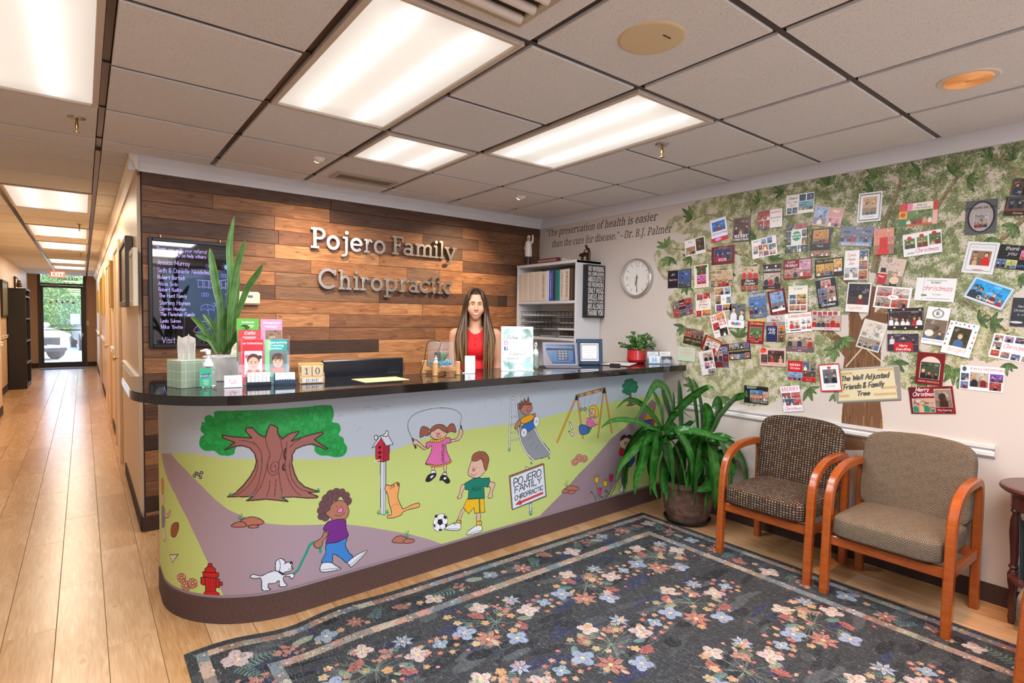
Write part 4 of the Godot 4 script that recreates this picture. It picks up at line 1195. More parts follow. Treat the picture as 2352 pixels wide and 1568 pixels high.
		"S|cf2450||1.2|1|3183 300 3195 282 3205 299 3216 279 3229 293 3225 248 3207 243 3190 254",
		"L|7a8590|1|0|3465 881 3469 835",
		"S|8d5a4e||1.2|0|3385 892 3419 885 3423 833 3436 796 3476 788 3422 782 3364 786 3390 800 3396 843",
		"O|157a58|-|3344 939 36 20",
		"O|157a58|-|3369 968 36 20",
		"O|157a58|-|3410 971 37 20",
		"O|157a58|-|3452 949 37 20",
		"O|157a58|-|3466 919 37 20",
		"O|157a58|-|3454 897 37 20",
		"O|157a58|-|3413 903 37 20",
		"O|157a58|-|3367 907 36 20",
		"O|157a58|-|3346 900 36 20",
		"O|157a58|-|3398 935 36 20",
		"O|157a58|-|3429 926 37 20",
		"O|157a58|-|3382 886 36 20",
		"O|2e9a6c|-|3356 930 12 9",
		"O|2e9a6c|-|3403 958 12 9",
		"O|2e9a6c|-|3441 933 12 9",
		"O|2e9a6c|-|3417 911 12 9",
		"O|2e9a6c|-|3368 953 12 9",
		"O|26282c|-|3469 825 12 14",
		"O|9cb355|-|3469 825 6 9",
		"L|333333|1|0|3488 467 3580 531 3631 557",
		"S|eaa324||1.3|0|3569 653 3675 762 3718 655",
		"S|2450a8||1.3|0|3569 653 3679 651 3640 503 3604 568",
		"S|cc2440||1.3|0|3679 651 3738 651 3683 559 3640 503",
		"S|c21f26|||1|3290 443 3308 474 3361 453 3433 466 3487 495 3508 500 3521 487 3483 448 3425 407 3321 414",
		"S|2650a4|||1|3359 380 3435 407 3483 363 3438 319 3400 298 3389 190 3331 204 3335 297",
		"S|e9eef2|||1|3304 160 3346 192 3396 192 3390 160 3326 140",
		"S|dfbba4|||1|3297 519 3323 535 3370 545 3436 521 3449 500 3423 464 3361 457 3308 486",
		"S|1f1d20|||1|3299 532 3316 562 3357 570 3369 557 3411 564 3457 538 3456 512 3421 525 3372 547 3325 535",
		"O|e8577a|2c2527|3367 506 13 7",
		"O|1c1718|-|3350 518 3 2",
		"O|1c1718|-|3382 515 3 2",
		"L|2c2527|1.6|1|3346 498 3368 490 3390 495"]
	var t := thing("reception_counter", "long reception counter painted with a playground scene, black stone top and rounded end", "counter")
	var body := MB.new()
	var plan := face_path(-0.004)
	plan.append(Vector2(XR - 0.004, 0.95))
	slab(plan, 0.0, 1.05, body)
	part("body", body, mm("a9a49c", 0.7), t)
	var mu := MB.new()
	wall_strip(face_path(), 0.12, 1.06, mu)
	part("mural", mu, mm("ffffff", 0.5, 0.0, {"albedo_texture": mural_tex(lines)}), t, "painted playground mural with children, trees and grass")
	var kb := MB.new()
	var kp := face_path(0.006)
	wall_strip(kp, 0.0, 0.118, kb)
	var kr := face_path(-0.004)
	for k in kp.size() - 1: kb.quad(Vector3(kp[k].x, 0.118, kp[k].y), Vector3(kp[k + 1].x, 0.118, kp[k + 1].y), Vector3(kr[k + 1].x, 0.118, kr[k + 1].y), Vector3(kr[k].x, 0.118, kr[k].y), Vector3.UP)
	part("kick_board", kb, fabric(tx.carpet, 5.0, 0.95, "c4b0a8"), t, "dark brown carpeted kick board")
	var top := [Vector2(0.74, 0.72), Vector2(0.07, 0.72)]
	for k in 17:
		var a := PI / 2 * k / 16.0
		top.append(Vector2(0.57 - 0.5 * cos(a), 1.313 + 0.5 * sin(a)))
	top.append(Vector2(XR - 0.004, 1.757))
	top.append(Vector2(XR - 0.004, 1.22)); top.append(Vector2(0.80, 1.27))
	var tp := MB.new()
	slab(top, 1.05, CT - 0.003, tp)
	var inset := []
	for q in Geometry2D.offset_polygon(PackedVector2Array(top), -0.003)[0]: inset.append(q)
	slab(inset, 1.055, CT, tp)
	var gran := Image.create(256, 256, false, Image.FORMAT_RGB8)
	gran.fill(hx("141414"))
	for k in 2200: gran.set_pixel(rng.randi() % 256, rng.randi() % 256, hx("141414").lerp(hx("6a6a6e"), pow(rng.randf(), 2.0)))
	part("counter_top", tp, mm("ffffff", 0.05, 0.0, {"albedo_texture": ImageTexture.create_from_image(gran), "uv1_triplanar": true, "uv1_scale": Vector3.ONE * 3.0, "metallic_specular": 0.6}), t, "polished black stone top")
	tag(part("desk", mbx([[Vector3(2.0, 0.73, 1.04), Vector3(2.4, 0.03, 0.36)], [Vector3(0.84, 0.36, 1.04), Vector3(0.03, 0.72, 0.34)], [Vector3(3.17, 0.36, 1.04), Vector3(0.03, 0.72, 0.34)]], 0.003), mm("c9c4bc", 0.5), self), "pale work desk behind the reception counter", "desk")
func wall_tex(lines: Array) -> Texture2D:
	var W := 2048; var H := 1057
	var k := W / 3750.0
	var bg := hx("cbbfb3")
	var cv := Cv.make(W, H, bg)
	cv.A = Transform2D(Vector2(k, 0), Vector2(0, -k), Vector2(0, 2335 * k))
	var tones := {"L": ["b3ae78", "a3a468", "c1b98c", "8f9a5c"], "M": ["8d9a60", "7b8c52", "a5a878", "6d8048"], "D": ["748650", "627644", "8e9a66", "566a3c"]}
	var ell := []
	for l in lines:
		if l.begins_with("E|"): ell.append([l.split("|")[1], nums(l.split("|")[2])])
	var clump := FastNoiseLite.new()
	clump.seed = 9; clump.frequency = 0.012
	for pass_ in 2:
		for e in ell:
			var q: PackedFloat64Array = e[1]
			for n in int(q[2] * q[3] * (0.2 if pass_ == 0 else 0.11)):
				var a := rng.randf() * TAU; var r := sqrt(rng.randf())
				r *= 1.0 + 0.25 * clump.get_noise_2d(a * 60.0, q[0])
				var p := Vector2(q[0] + q[2] * 1.08 * r * cos(a), q[1] + q[3] * 1.08 * r * sin(a))
				var cl := clump.get_noise_2d(p.x, p.y)
				if rng.randf() > 0.62 + 1.3 * cl: continue
				var ts: Array = tones[e[0]]
				var c := hx(ts[rng.randi() % 4]).lerp(bg, rng.randf_range(0.0, 0.45) if pass_ == 0 else 0.05 + 0.2 * rng.randf())
				if cl > 0.08: c = c.darkened(0.18)
				var px := cv.A * p
				var s := 2 + rng.randi() % 3
				cv.im.fill_rect(Rect2i(int(px.x), int(px.y), s, 1 + rng.randi() % 4), c)
				if rng.randf() < 0.4: cv.im.fill_rect(Rect2i(int(px.x) + rng.randi_range(-3, 3), int(px.y) + rng.randi_range(-3, 3), 2, 2), c)
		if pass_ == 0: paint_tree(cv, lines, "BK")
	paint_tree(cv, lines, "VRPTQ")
	return cv.tex()
func paint_tree(cv: Cv, lines: Array, which: String) -> void:
	for l in lines:
		var f: PackedStringArray = l.split("|")
		if not which.contains(f[0]): continue
		match f[0]:
			"B":
				var w := nums(f[2])
				var p := Cv.smooth(v2s(f[3]), false, 8)
				for i in p.size() - 1:
					var t := float(i) / p.size()
					var wd := lerpf(w[0], w[1], t)
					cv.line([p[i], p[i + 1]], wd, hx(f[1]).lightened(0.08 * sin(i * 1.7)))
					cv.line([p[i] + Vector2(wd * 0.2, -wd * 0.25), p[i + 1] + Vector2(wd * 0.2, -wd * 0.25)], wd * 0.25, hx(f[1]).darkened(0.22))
			"K":
				var p := v2s(f[2])
				cv.poly(p, hx(f[1]))
				var po := PackedVector2Array(p)
				for n in 900:
					var q := Vector2(rng.randf_range(2350, 3350), rng.randf_range(400, 1600))
					var d := Vector2(rng.randf_range(-6, 6), rng.randf_range(50, 170))
					if Geometry2D.is_point_in_polygon(q, po) and Geometry2D.is_point_in_polygon(q + d, po):
						cv.line([q, q + d], rng.randf_range(2, 8), hx(f[1]).lerp(hx(["4a2f1c", "8e6438", "9c7444", "5a3a22"][rng.randi() % 4]), rng.randf_range(0.2, 0.75)))
			"V":
				var p := v2s(f[2])
				var s := Cv.smooth(p, true, 4)
				cv.poly(s, hx(f[1]))
				cv.line(s, 2.0, hx("344a26"), true)
				cv.line([p[0], p[3]], 2.5, hx("38502a"))
				cv.line([p[1].lerp(p[5], 0.3), p[2].lerp(p[4], 0.3)], 4.0, hx(f[1]).lightened(0.2))
			"R": cv.line(v2s(f[3]), float(f[2]) * 1.6, hx(f[1]))
			"P": cv.poly(v2s(f[2]), hx(f[1]))
			"T", "Q":
				var q := v2s(f[4])
				var dir: Vector2 = q[1] - q[0]
				var h: float = q[2].y - q[0].y
				var tot := 0.0
				for ch in f[3]: tot += (Cv.pen[ch][0] if Cv.pen.has(ch) else 4.0) if f[0] == "T" else Cv.glyph(ch, "Droid Serif")[1]
				var cur := 0.0
				for ch in f[3]:
					if f[0] == "T":
						if Cv.pen.has(ch):
							for st in Cv.pen[ch][1]:
								var o := []
								for pp in st: o.append(q[0] + dir * ((pp.x + pp.y * 0.12 + cur) / tot) + Vector2(0, pp.y * h / 10.0))
								cv.line(o if o.size() < 3 else Cv.smooth(o, false, 3), float(f[2]), hx(f[1]))
						cur += Cv.pen[ch][0] if Cv.pen.has(ch) else 4.0
					else:
						var g := Cv.glyph(ch, "Droid Serif")
						var cs := []
						for c in g[0]:
							var o := []
							for pp in c: o.append(q[0] + dir * ((pp.x - pp.y * 0.22 + cur) / tot) + Vector2(0, -pp.y * h * 1.35))
							cs.append(o)
						if cs: cv.fill(cs, hx(f[1]))
						cur += g[1]
func wall_art() -> void:
	var lines := ["E|L|1585 1915 140 137",
		"E|L|1736 2185 169 82",
		"E|L|1956 2252 205 95",
		"E|M|2176 2256 189 91",
		"E|M|2348 2267 119 72",
		"E|M|2605 2294 157 88",
		"E|D|2750 2282 123 85",
		"E|D|2956 2244 101 91",
		"E|D|3088 2282 105 79",
		"E|D|3234 2277 108 85",
		"E|D|3350 2281 92 82",
		"E|D|3460 2271 88 80",
		"E|D|3605 2287 64 87",
		"E|M|3627 2133 48 108",
		"E|M|3484 2115 103 111",
		"E|M|3300 2076 114 117",
		"E|D|3117 2080 125 122",
		"E|M|2891 2087 138 130",
		"E|M|2665 2092 153 137",
		"E|M|2415 2068 170 145",
		"E|L|2134 2041 192 138",
		"E|L|1893 1972 210 129",
		"E|L|1825 1749 182 130",
		"E|L|2108 1797 194 155",
		"E|M|2364 1781 176 147",
		"E|M|2621 1821 157 139",
		"E|M|2851 1856 141 133",
		"E|D|3060 1863 128 126",
		"E|D|3249 1870 134 119",
		"E|M|3440 1851 105 114",
		"E|M|3595 1879 64 130",
		"E|L|1755 1552 169 167",
		"E|L|2049 1517 199 158",
		"E|L|2341 1545 177 149",
		"E|M|2602 1570 159 139",
		"E|M|2835 1619 143 133",
		"E|M|3174 1657 141 123",
		"E|M|3372 1672 111 116",
		"E|M|3552 1663 100 133",
		"E|L|1800 1320 149 115",
		"E|L|2057 1264 198 127",
		"E|L|2350 1277 177 149",
		"E|L|2610 1316 159 141",
		"E|L|3244 1437 136 145",
		"E|M|3417 1485 107 139",
		"E|L|3578 1441 99 133",
		"E|L|1865 1058 163 131",
		"E|L|2132 1049 193 125",
		"E|L|2387 1071 174 118",
		"E|M|2617 1119 158 102",
		"E|M|2746 1267 100 108",
		"E|L|2032 928 153 69",
		"E|L|2267 938 184 84",
		"E|M|3190 1215 101 85",
		"E|L|3386 1299 109 104",
		"E|L|3548 1329 84 88",
		"E|L|3235 1120 80 60",
		"B|7d5f42|48 10|2768 1350 2665 1480 2456 1703 2317 1837 2138 1918 1893 1956 1603 1992",
		"B|7d5f42|8 9|1781 2196 1856 2215 1957 2207 2131 2134",
		"B|7d5f42|22 10|2247 1969 2235 2120 2255 2282",
		"B|7d5f42|30 10|2901 1656 2767 1777 2676 1926 2613 2044",
		"B|8b7558|40 12|3015 1740 3055 1989 3118 2178 3132 2261",
		"B|8b7558|16 10|2948 2156 2904 2261",
		"B|8b7558|34 12|3210 1825 3301 2053 3399 2221",
		"B|84694c|42 20|3029 1460 3135 1560 3335 1650 3462 1740 3563 1839 3673 1966",
		"B|6a4f35|26 10|3376 1569 3470 1531 3560 1452 3656 1344",
		"B|94795c|24 12|3564 2271 3625 2187 3654 2117",
		"B|8a7a55|12 8|1882 1355 1966 1479 2075 1548",
		"B|8a7a55|12 7|2228 1149 2226 995 2240 858",
		"K|6e4a2c|2870 771 2869 833 2873 938 2866 1150 2873 1221 2825 1279 2758 1364 2786 1390 2857 1336 2891 1298 2891 1410 2885 1495 2874 1653 2896 1658 2940 1495 2958 1447 2994 1483 3009 1647 3035 1640 3025 1494 3066 1483 3091 1489 3098 1448 3070 1378 3066 1273 3067 1165 3074 964 3087 878 3092 808 3104 693 2864 646",
		"V|455e30|1773 2223 1742 2220 1723 2203 1711 2184 1737 2188 1761 2199",
		"V|4f6b34|1773 2223 1744 2240 1714 2240 1689 2235 1714 2223 1744 2215",
		"V|4f6b34|1773 2223 1752 2259 1717 2281 1681 2295 1701 2265 1730 2237",
		"V|6b8748|1773 2223 1778 2255 1762 2284 1741 2308 1739 2281 1746 2251",
		"V|6b8748|1549 2017 1512 2034 1477 2032 1448 2023 1479 2012 1515 2005",
		"V|6b8748|1549 2017 1523 2046 1488 2059 1454 2065 1478 2042 1509 2022",
		"V|6b8748|1549 2017 1553 2042 1541 2065 1525 2083 1523 2062 1527 2038",
		"V|6b8748|1549 2017 1573 2040 1575 2069 1570 2096 1552 2076 1540 2050",
		"V|455e30|1576 1933 1589 1901 1617 1881 1646 1867 1633 1893 1613 1918",
		"V|455e30|1576 1933 1561 1909 1566 1884 1576 1862 1587 1882 1591 1907",
		"V|6b8748|1576 1933 1538 1918 1520 1890 1513 1861 1543 1876 1570 1898",
		"V|6b8748|1576 1933 1541 1938 1513 1927 1492 1913 1522 1910 1553 1914",
		"V|455e30|2465 2296 2438 2294 2422 2277 2411 2257 2434 2262 2455 2272",
		"V|455e30|2465 2296 2440 2308 2417 2304 2398 2296 2420 2288 2444 2284",
		"V|4f6b34|2465 2296 2447 2319 2424 2330 2401 2335 2418 2316 2439 2300",
		"V|6b8748|2465 2296 2463 2324 2446 2347 2427 2365 2431 2342 2442 2316",
		"V|6b8748|2750 2282 2725 2307 2697 2314 2671 2315 2693 2296 2720 2280",
		"V|4f6b34|2750 2282 2739 2314 2715 2337 2691 2352 2702 2325 2720 2298",
		"V|455e30|2750 2282 2759 2305 2754 2330 2744 2352 2738 2332 2736 2308",
		"V|6b8748|2750 2282 2773 2292 2782 2314 2786 2336 2768 2326 2752 2310",
		"V|6b8748|3005 2286 2983 2286 2970 2274 2960 2259 2978 2260 2995 2267",
		"V|5d7a3e|3005 2286 2985 2297 2967 2296 2952 2290 2969 2282 2988 2277",
		"V|5d7a3e|3005 2286 2992 2312 2971 2328 2951 2338 2963 2316 2980 2295",
		"V|6b8748|3005 2286 3007 2316 2994 2343 2979 2366 2978 2341 2984 2312",
		"V|4f6b34|3218 2280 3207 2266 3207 2246 3210 2228 3218 2242 3223 2259",
		"V|6b8748|3218 2280 3193 2282 3176 2267 3164 2250 3185 2250 3206 2257",
		"V|5d7a3e|3218 2280 3198 2291 3181 2288 3167 2281 3183 2274 3202 2270",
		"V|4f6b34|3218 2280 3209 2305 3192 2320 3176 2331 3184 2311 3197 2291",
		"V|455e30|3367 2227 3365 2250 3354 2269 3341 2284 3344 2264 3351 2243",
		"V|5d7a3e|3367 2227 3377 2245 3376 2266 3372 2286 3364 2271 3360 2251",
		"V|4f6b34|3367 2227 3384 2230 3393 2244 3398 2258 3385 2255 3373 2246",
		"V|6b8748|3367 2227 3386 2214 3404 2215 3419 2221 3403 2230 3384 2236",
		"V|455e30|3431 2180 3448 2186 3456 2202 3460 2219 3448 2213 3435 2202",
		"V|5d7a3e|3431 2180 3448 2172 3463 2176 3475 2183 3461 2189 3445 2191",
		"V|5d7a3e|3431 2180 3444 2166 3457 2162 3469 2163 3459 2173 3446 2182",
		"V|4f6b34|3431 2180 3434 2154 3447 2134 3462 2118 3458 2140 3450 2163",
		"V|6b8748|3526 2279 3506 2279 3494 2265 3485 2248 3502 2250 3518 2258",
		"V|6b8748|3526 2279 3512 2294 3496 2298 3482 2297 3495 2285 3510 2276",
		"V|5d7a3e|3526 2279 3519 2303 3504 2319 3489 2330 3496 2310 3508 2290",
		"V|455e30|3526 2279 3529 2300 3523 2321 3514 2338 3512 2320 3514 2299",
		"V|455e30|3626 1929 3627 1907 3637 1890 3647 1876 3645 1895 3640 1914",
		"V|5d7a3e|3626 1929 3615 1907 3617 1881 3622 1858 3630 1878 3634 1902",
		"V|6b8748|3626 1929 3611 1926 3602 1913 3597 1898 3609 1902 3621 1911",
		"V|5d7a3e|3626 1929 3608 1940 3591 1936 3578 1928 3593 1920 3611 1918",
		"V|6b8748|3652 1658 3668 1662 3677 1675 3683 1689 3670 1685 3658 1676",
		"V|4f6b34|3652 1658 3671 1648 3688 1653 3702 1663 3686 1669 3669 1671",
		"V|4f6b34|3652 1658 3658 1637 3670 1624 3683 1615 3677 1632 3668 1649",
		"V|5d7a3e|3652 1658 3650 1639 3655 1622 3663 1609 3664 1624 3662 1642",
		"V|5d7a3e|3536 1874 3547 1853 3563 1844 3579 1839 3569 1856 3555 1871",
		"V|6b8748|3536 1874 3539 1849 3551 1831 3564 1817 3560 1838 3553 1859",
		"V|6b8748|3536 1874 3525 1857 3524 1836 3527 1816 3535 1831 3541 1851",
		"V|455e30|3536 1874 3520 1869 3511 1853 3506 1836 3519 1842 3531 1853",
		"V|5d7a3e|2992 2200 2974 2179 2971 2151 2974 2125 2988 2143 2998 2168",
		"V|5d7a3e|2992 2200 2965 2199 2947 2182 2935 2162 2958 2165 2980 2175",
		"V|4f6b34|2992 2200 2974 2219 2954 2224 2935 2224 2951 2210 2970 2198",
		"V|455e30|2992 2200 2986 2229 2969 2251 2949 2266 2956 2242 2968 2217",
		"V|455e30|2283 2010 2260 1993 2253 1968 2252 1944 2271 1959 2285 1980",
		"V|5d7a3e|2283 2010 2260 2010 2244 1998 2233 1983 2252 1985 2272 1992",
		"V|4f6b34|2283 2010 2254 2027 2224 2027 2198 2021 2224 2008 2254 2000",
		"V|455e30|2283 2010 2272 2040 2248 2058 2224 2072 2235 2047 2253 2023",
		"V|5d7a3e|2398 1843 2400 1872 2386 1897 2368 1916 2369 1892 2376 1865",
		"V|455e30|2398 1843 2414 1867 2411 1894 2404 1919 2393 1898 2387 1872",
		"V|4f6b34|2398 1843 2426 1845 2445 1861 2458 1879 2435 1876 2412 1866",
		"V|455e30|2398 1843 2428 1833 2453 1840 2474 1851 2450 1858 2422 1859",
		"V|5d7a3e|1775 1910 1761 1889 1764 1866 1771 1846 1782 1864 1786 1886",
		"V|4f6b34|1775 1910 1752 1900 1741 1881 1737 1862 1756 1872 1772 1887",
		"V|4f6b34|1775 1910 1745 1918 1720 1910 1699 1899 1724 1895 1752 1895",
		"V|455e30|1775 1910 1752 1932 1722 1940 1695 1942 1716 1924 1743 1910",
		"V|455e30|2047 1807 2073 1774 2109 1759 2144 1754 2121 1780 2089 1803",
		"V|455e30|2047 1807 2046 1774 2064 1747 2086 1726 2084 1754 2075 1784",
		"V|6b8748|2047 1807 2028 1785 2026 1759 2031 1735 2046 1754 2055 1778",
		"V|455e30|2047 1807 2011 1805 1987 1787 1969 1766 1999 1769 2029 1780",
		"V|5d7a3e|1731 1703 1748 1677 1775 1664 1801 1657 1786 1678 1764 1697",
		"V|455e30|1731 1703 1720 1676 1729 1650 1744 1628 1750 1652 1750 1678",
		"V|5d7a3e|1731 1703 1705 1688 1696 1664 1693 1641 1714 1655 1731 1675",
		"V|5d7a3e|1731 1703 1705 1705 1685 1694 1671 1681 1692 1682 1715 1687",
		"V|6b8748|1721 1391 1718 1360 1734 1335 1755 1316 1755 1342 1748 1370",
		"V|5d7a3e|1721 1391 1693 1369 1686 1340 1687 1313 1708 1333 1725 1359",
		"V|4f6b34|1721 1391 1691 1385 1672 1367 1660 1347 1685 1355 1709 1367",
		"V|455e30|1721 1391 1690 1407 1658 1406 1629 1399 1656 1387 1687 1381",
		"V|455e30|2190 1316 2171 1344 2141 1356 2112 1361 2130 1339 2155 1319",
		"V|5d7a3e|2190 1316 2196 1347 2184 1373 2168 1393 2165 1368 2168 1340",
		"V|4f6b34|2190 1316 2218 1338 2227 1367 2229 1396 2208 1376 2190 1350",
		"V|455e30|2190 1316 2222 1320 2244 1339 2259 1359 2233 1354 2207 1342",
		"V|455e30|2062 883 2085 858 2117 852 2148 853 2127 872 2099 887",
		"V|5d7a3e|2062 883 2063 850 2083 828 2106 813 2102 840 2091 867",
		"V|6b8748|2062 883 2043 851 2046 819 2056 793 2069 820 2076 852",
		"V|5d7a3e|2062 883 2033 869 2018 845 2010 821 2033 835 2054 855",
		"V|6b8748|1850 941 1823 911 1819 877 1823 847 1844 874 1858 906",
		"V|6b8748|1850 941 1812 933 1786 910 1768 885 1799 894 1831 910",
		"V|4f6b34|1850 941 1809 956 1767 947 1731 932 1767 922 1809 920",
		"V|5d7a3e|1850 941 1827 975 1788 988 1750 993 1772 966 1804 943",
		"V|5d7a3e|2665 1002 2691 997 2714 1008 2732 1022 2710 1024 2686 1021",
		"V|4f6b34|2665 1002 2679 984 2700 979 2719 979 2706 993 2688 1004",
		"V|4f6b34|2665 1002 2663 970 2677 946 2695 928 2695 955 2688 983",
		"V|4f6b34|2665 1002 2642 978 2636 947 2637 920 2654 942 2668 970",
		"V|455e30|2240 1789 2269 1790 2289 1805 2302 1823 2279 1821 2254 1812",
		"V|4f6b34|2240 1789 2267 1767 2297 1762 2324 1764 2301 1781 2273 1793",
		"V|4f6b34|2240 1789 2247 1757 2270 1735 2294 1720 2286 1746 2270 1772",
		"V|5d7a3e|2240 1789 2232 1763 2240 1739 2252 1718 2257 1740 2257 1765",
		"V|6b8748|2857 1339 2883 1316 2912 1314 2939 1318 2917 1335 2889 1347",
		"V|5d7a3e|2857 1339 2862 1305 2882 1282 2904 1267 2897 1295 2884 1322",
		"V|6b8748|2857 1339 2841 1309 2843 1277 2852 1250 2863 1276 2869 1307",
		"V|455e30|2857 1339 2829 1321 2816 1291 2811 1262 2833 1280 2853 1304",
		"V|455e30|3137 1211 3161 1194 3186 1195 3208 1203 3188 1215 3164 1222",
		"V|455e30|3137 1211 3145 1181 3165 1164 3185 1154 3177 1178 3163 1201",
		"V|5d7a3e|3137 1211 3132 1183 3141 1160 3153 1142 3155 1165 3153 1190",
		"V|6b8748|3137 1211 3113 1192 3102 1163 3098 1136 3118 1153 3135 1178",
		"V|4f6b34|3108 1108 3134 1118 3150 1140 3160 1163 3139 1153 3119 1138",
		"V|6b8748|3108 1108 3130 1100 3151 1108 3168 1119 3149 1124 3128 1124",
		"V|4f6b34|3108 1108 3120 1082 3140 1069 3160 1063 3150 1084 3134 1103",
		"V|455e30|3108 1108 3101 1077 3110 1049 3122 1028 3126 1054 3125 1084",
		"V|5d7a3e|3275 1129 3269 1095 3278 1066 3292 1044 3295 1072 3293 1103",
		"V|5d7a3e|3275 1129 3258 1111 3252 1088 3251 1066 3264 1082 3275 1102",
		"V|6b8748|3275 1129 3252 1128 3235 1113 3222 1095 3241 1098 3261 1106",
		"V|4f6b34|3275 1129 3253 1139 3232 1133 3214 1122 3233 1116 3254 1114",
		"V|4f6b34|3409 1183 3433 1166 3458 1168 3479 1176 3459 1189 3435 1196",
		"V|6b8748|3409 1183 3417 1160 3432 1147 3447 1141 3440 1159 3428 1177",
		"V|5d7a3e|3409 1183 3399 1154 3403 1126 3411 1102 3418 1127 3421 1156",
		"V|5d7a3e|3409 1183 3386 1169 3374 1143 3368 1117 3387 1131 3404 1152",
		"V|6b8748|3389 1205 3388 1176 3400 1154 3413 1138 3412 1162 3407 1187",
		"V|5d7a3e|3389 1205 3375 1182 3374 1156 3377 1132 3388 1152 3395 1177",
		"V|6b8748|3389 1205 3371 1198 3361 1180 3354 1163 3369 1170 3383 1183",
		"V|5d7a3e|3389 1205 3372 1212 3356 1207 3342 1198 3357 1193 3374 1193",
		"V|455e30|3509 1440 3516 1463 3511 1486 3504 1505 3499 1486 3498 1462",
		"V|455e30|3509 1440 3523 1448 3530 1464 3534 1480 3523 1472 3512 1460",
		"V|455e30|3509 1440 3525 1436 3538 1443 3549 1454 3536 1456 3521 1454",
		"V|4f6b34|3509 1440 3517 1423 3530 1414 3543 1411 3535 1425 3524 1437",
		"V|4f6b34|3552 1430 3570 1446 3576 1469 3578 1492 3564 1478 3553 1457",
		"V|4f6b34|3552 1430 3574 1429 3590 1443 3602 1460 3584 1459 3566 1452",
		"V|455e30|3552 1430 3568 1413 3586 1411 3602 1414 3589 1426 3572 1435",
		"V|455e30|3552 1430 3554 1404 3565 1385 3577 1371 3575 1392 3569 1414",
		"V|455e30|3619 1233 3633 1216 3649 1212 3665 1214 3653 1227 3638 1237",
		"V|5d7a3e|3619 1233 3624 1214 3635 1203 3647 1196 3642 1211 3634 1226",
		"V|6b8748|3619 1233 3614 1210 3619 1189 3627 1172 3630 1192 3630 1214",
		"V|455e30|3619 1233 3603 1220 3597 1199 3594 1178 3606 1191 3617 1209",
		"V|5d7a3e|2809 1270 2814 1247 2828 1232 2844 1222 2839 1241 2829 1259",
		"V|6b8748|2809 1270 2798 1240 2805 1211 2816 1187 2823 1213 2825 1242",
		"V|6b8748|2809 1270 2785 1259 2771 1237 2764 1214 2784 1225 2802 1242",
		"V|5d7a3e|2809 1270 2787 1276 2767 1269 2751 1258 2770 1254 2791 1255",
		"V|4f6b34|2534 1940 2508 1931 2495 1909 2488 1886 2509 1896 2528 1912",
		"V|6b8748|2534 1940 2508 1947 2487 1939 2470 1927 2492 1923 2516 1924",
		"V|4f6b34|2534 1940 2519 1960 2499 1968 2480 1972 2494 1956 2511 1943",
		"V|5d7a3e|2534 1940 2530 1967 2514 1986 2495 2001 2501 1979 2511 1956",
		"V|6b8748|3429 1138 3449 1139 3463 1153 3473 1168 3457 1166 3441 1158",
		"V|6b8748|3429 1138 3443 1119 3461 1114 3478 1114 3466 1129 3450 1141",
		"V|4f6b34|3429 1138 3434 1113 3449 1097 3464 1087 3459 1108 3449 1128",
		"V|6b8748|3429 1138 3423 1119 3425 1101 3431 1085 3436 1102 3437 1121",
		"V|4f6b34|3308 1864 3315 1849 3326 1841 3337 1837 3331 1849 3321 1860",
		"V|5d7a3e|3308 1864 3309 1843 3319 1826 3330 1814 3328 1831 3322 1850",
		"V|6b8748|3308 1864 3296 1848 3294 1828 3296 1810 3305 1823 3312 1841",
		"V|455e30|3308 1864 3293 1865 3282 1856 3274 1845 3287 1846 3300 1850",
		"V|5d7a3e|2819 987 2835 978 2851 981 2865 987 2852 993 2836 995",
		"V|6b8748|2819 987 2829 966 2846 957 2864 953 2855 969 2841 983",
		"V|5d7a3e|2819 987 2815 968 2820 952 2828 940 2831 955 2830 972",
		"V|5d7a3e|2819 987 2804 974 2798 956 2796 939 2808 951 2818 966",
		"V|455e30|3614 2253 3600 2264 3587 2264 3576 2260 3587 2252 3601 2247",
		"V|455e30|3614 2253 3610 2271 3599 2284 3589 2293 3593 2278 3601 2263",
		"V|455e30|3614 2253 3620 2273 3616 2294 3609 2312 3605 2295 3605 2275",
		"V|6b8748|3614 2253 3625 2264 3628 2281 3629 2297 3620 2288 3613 2274",
		"V|455e30|2303 2260 2286 2258 2275 2248 2268 2236 2282 2239 2296 2245",
		"V|5d7a3e|2303 2260 2285 2270 2267 2269 2252 2265 2268 2258 2286 2253",
		"V|5d7a3e|2303 2260 2295 2278 2279 2290 2263 2298 2271 2282 2283 2267",
		"V|6b8748|2303 2260 2308 2280 2301 2300 2290 2316 2287 2299 2289 2279",
		"R|d9cba6|4|2966 1277 2922 1218 2883 1163",
		"R|d9cba6|4|2996 1270 3039 1234 3088 1192",
		"P|8f8a80|2817 995 2841 1138 2861 1149 3151 1192 3162 1190 3179 996 3174 989 2841 930",
		"P|d8cba2|2844 1132 3131 1180 3159 1003 2850 947",
		"P|5b564e|2841 935 3176 997 3178 992 2842 930",
		"P|b7b0a2|2861 1149 3151 1192 3156 1186 2855 1140",
		"R|c4a878|9|2856 1115 2914 1124",
		"R|c4a878|9|3057 1156 3125 1167",
		"R|c4a878|9|3042 1010 3147 1028",
		"R|c4a878|9|2855 978 2903 986",
		"R|c4a878|9|3081 1053 3151 1066",
		"R|c4a878|9|2861 1048 2879 1051",
		"T|4a4a44|6|The Well Adjusted|2859 1071 3115 1119 2858 1100",
		"T|4a4a44|6|Friends & Family|2875 1021 3092 1066 2874 1051",
		"T|4a4a44|6|Tree|2949 992 3021 1005 2948 1018",
		"Q|2f2a28|0|\"The preservation of health is easier|84 2253 1444 2238 82 2320",
		"Q|2f2a28|0|than the cure for disease.\" - Dr. B.J. Palmer|181 2140 1587 2124 180 2205"]
	var m := MB.new()
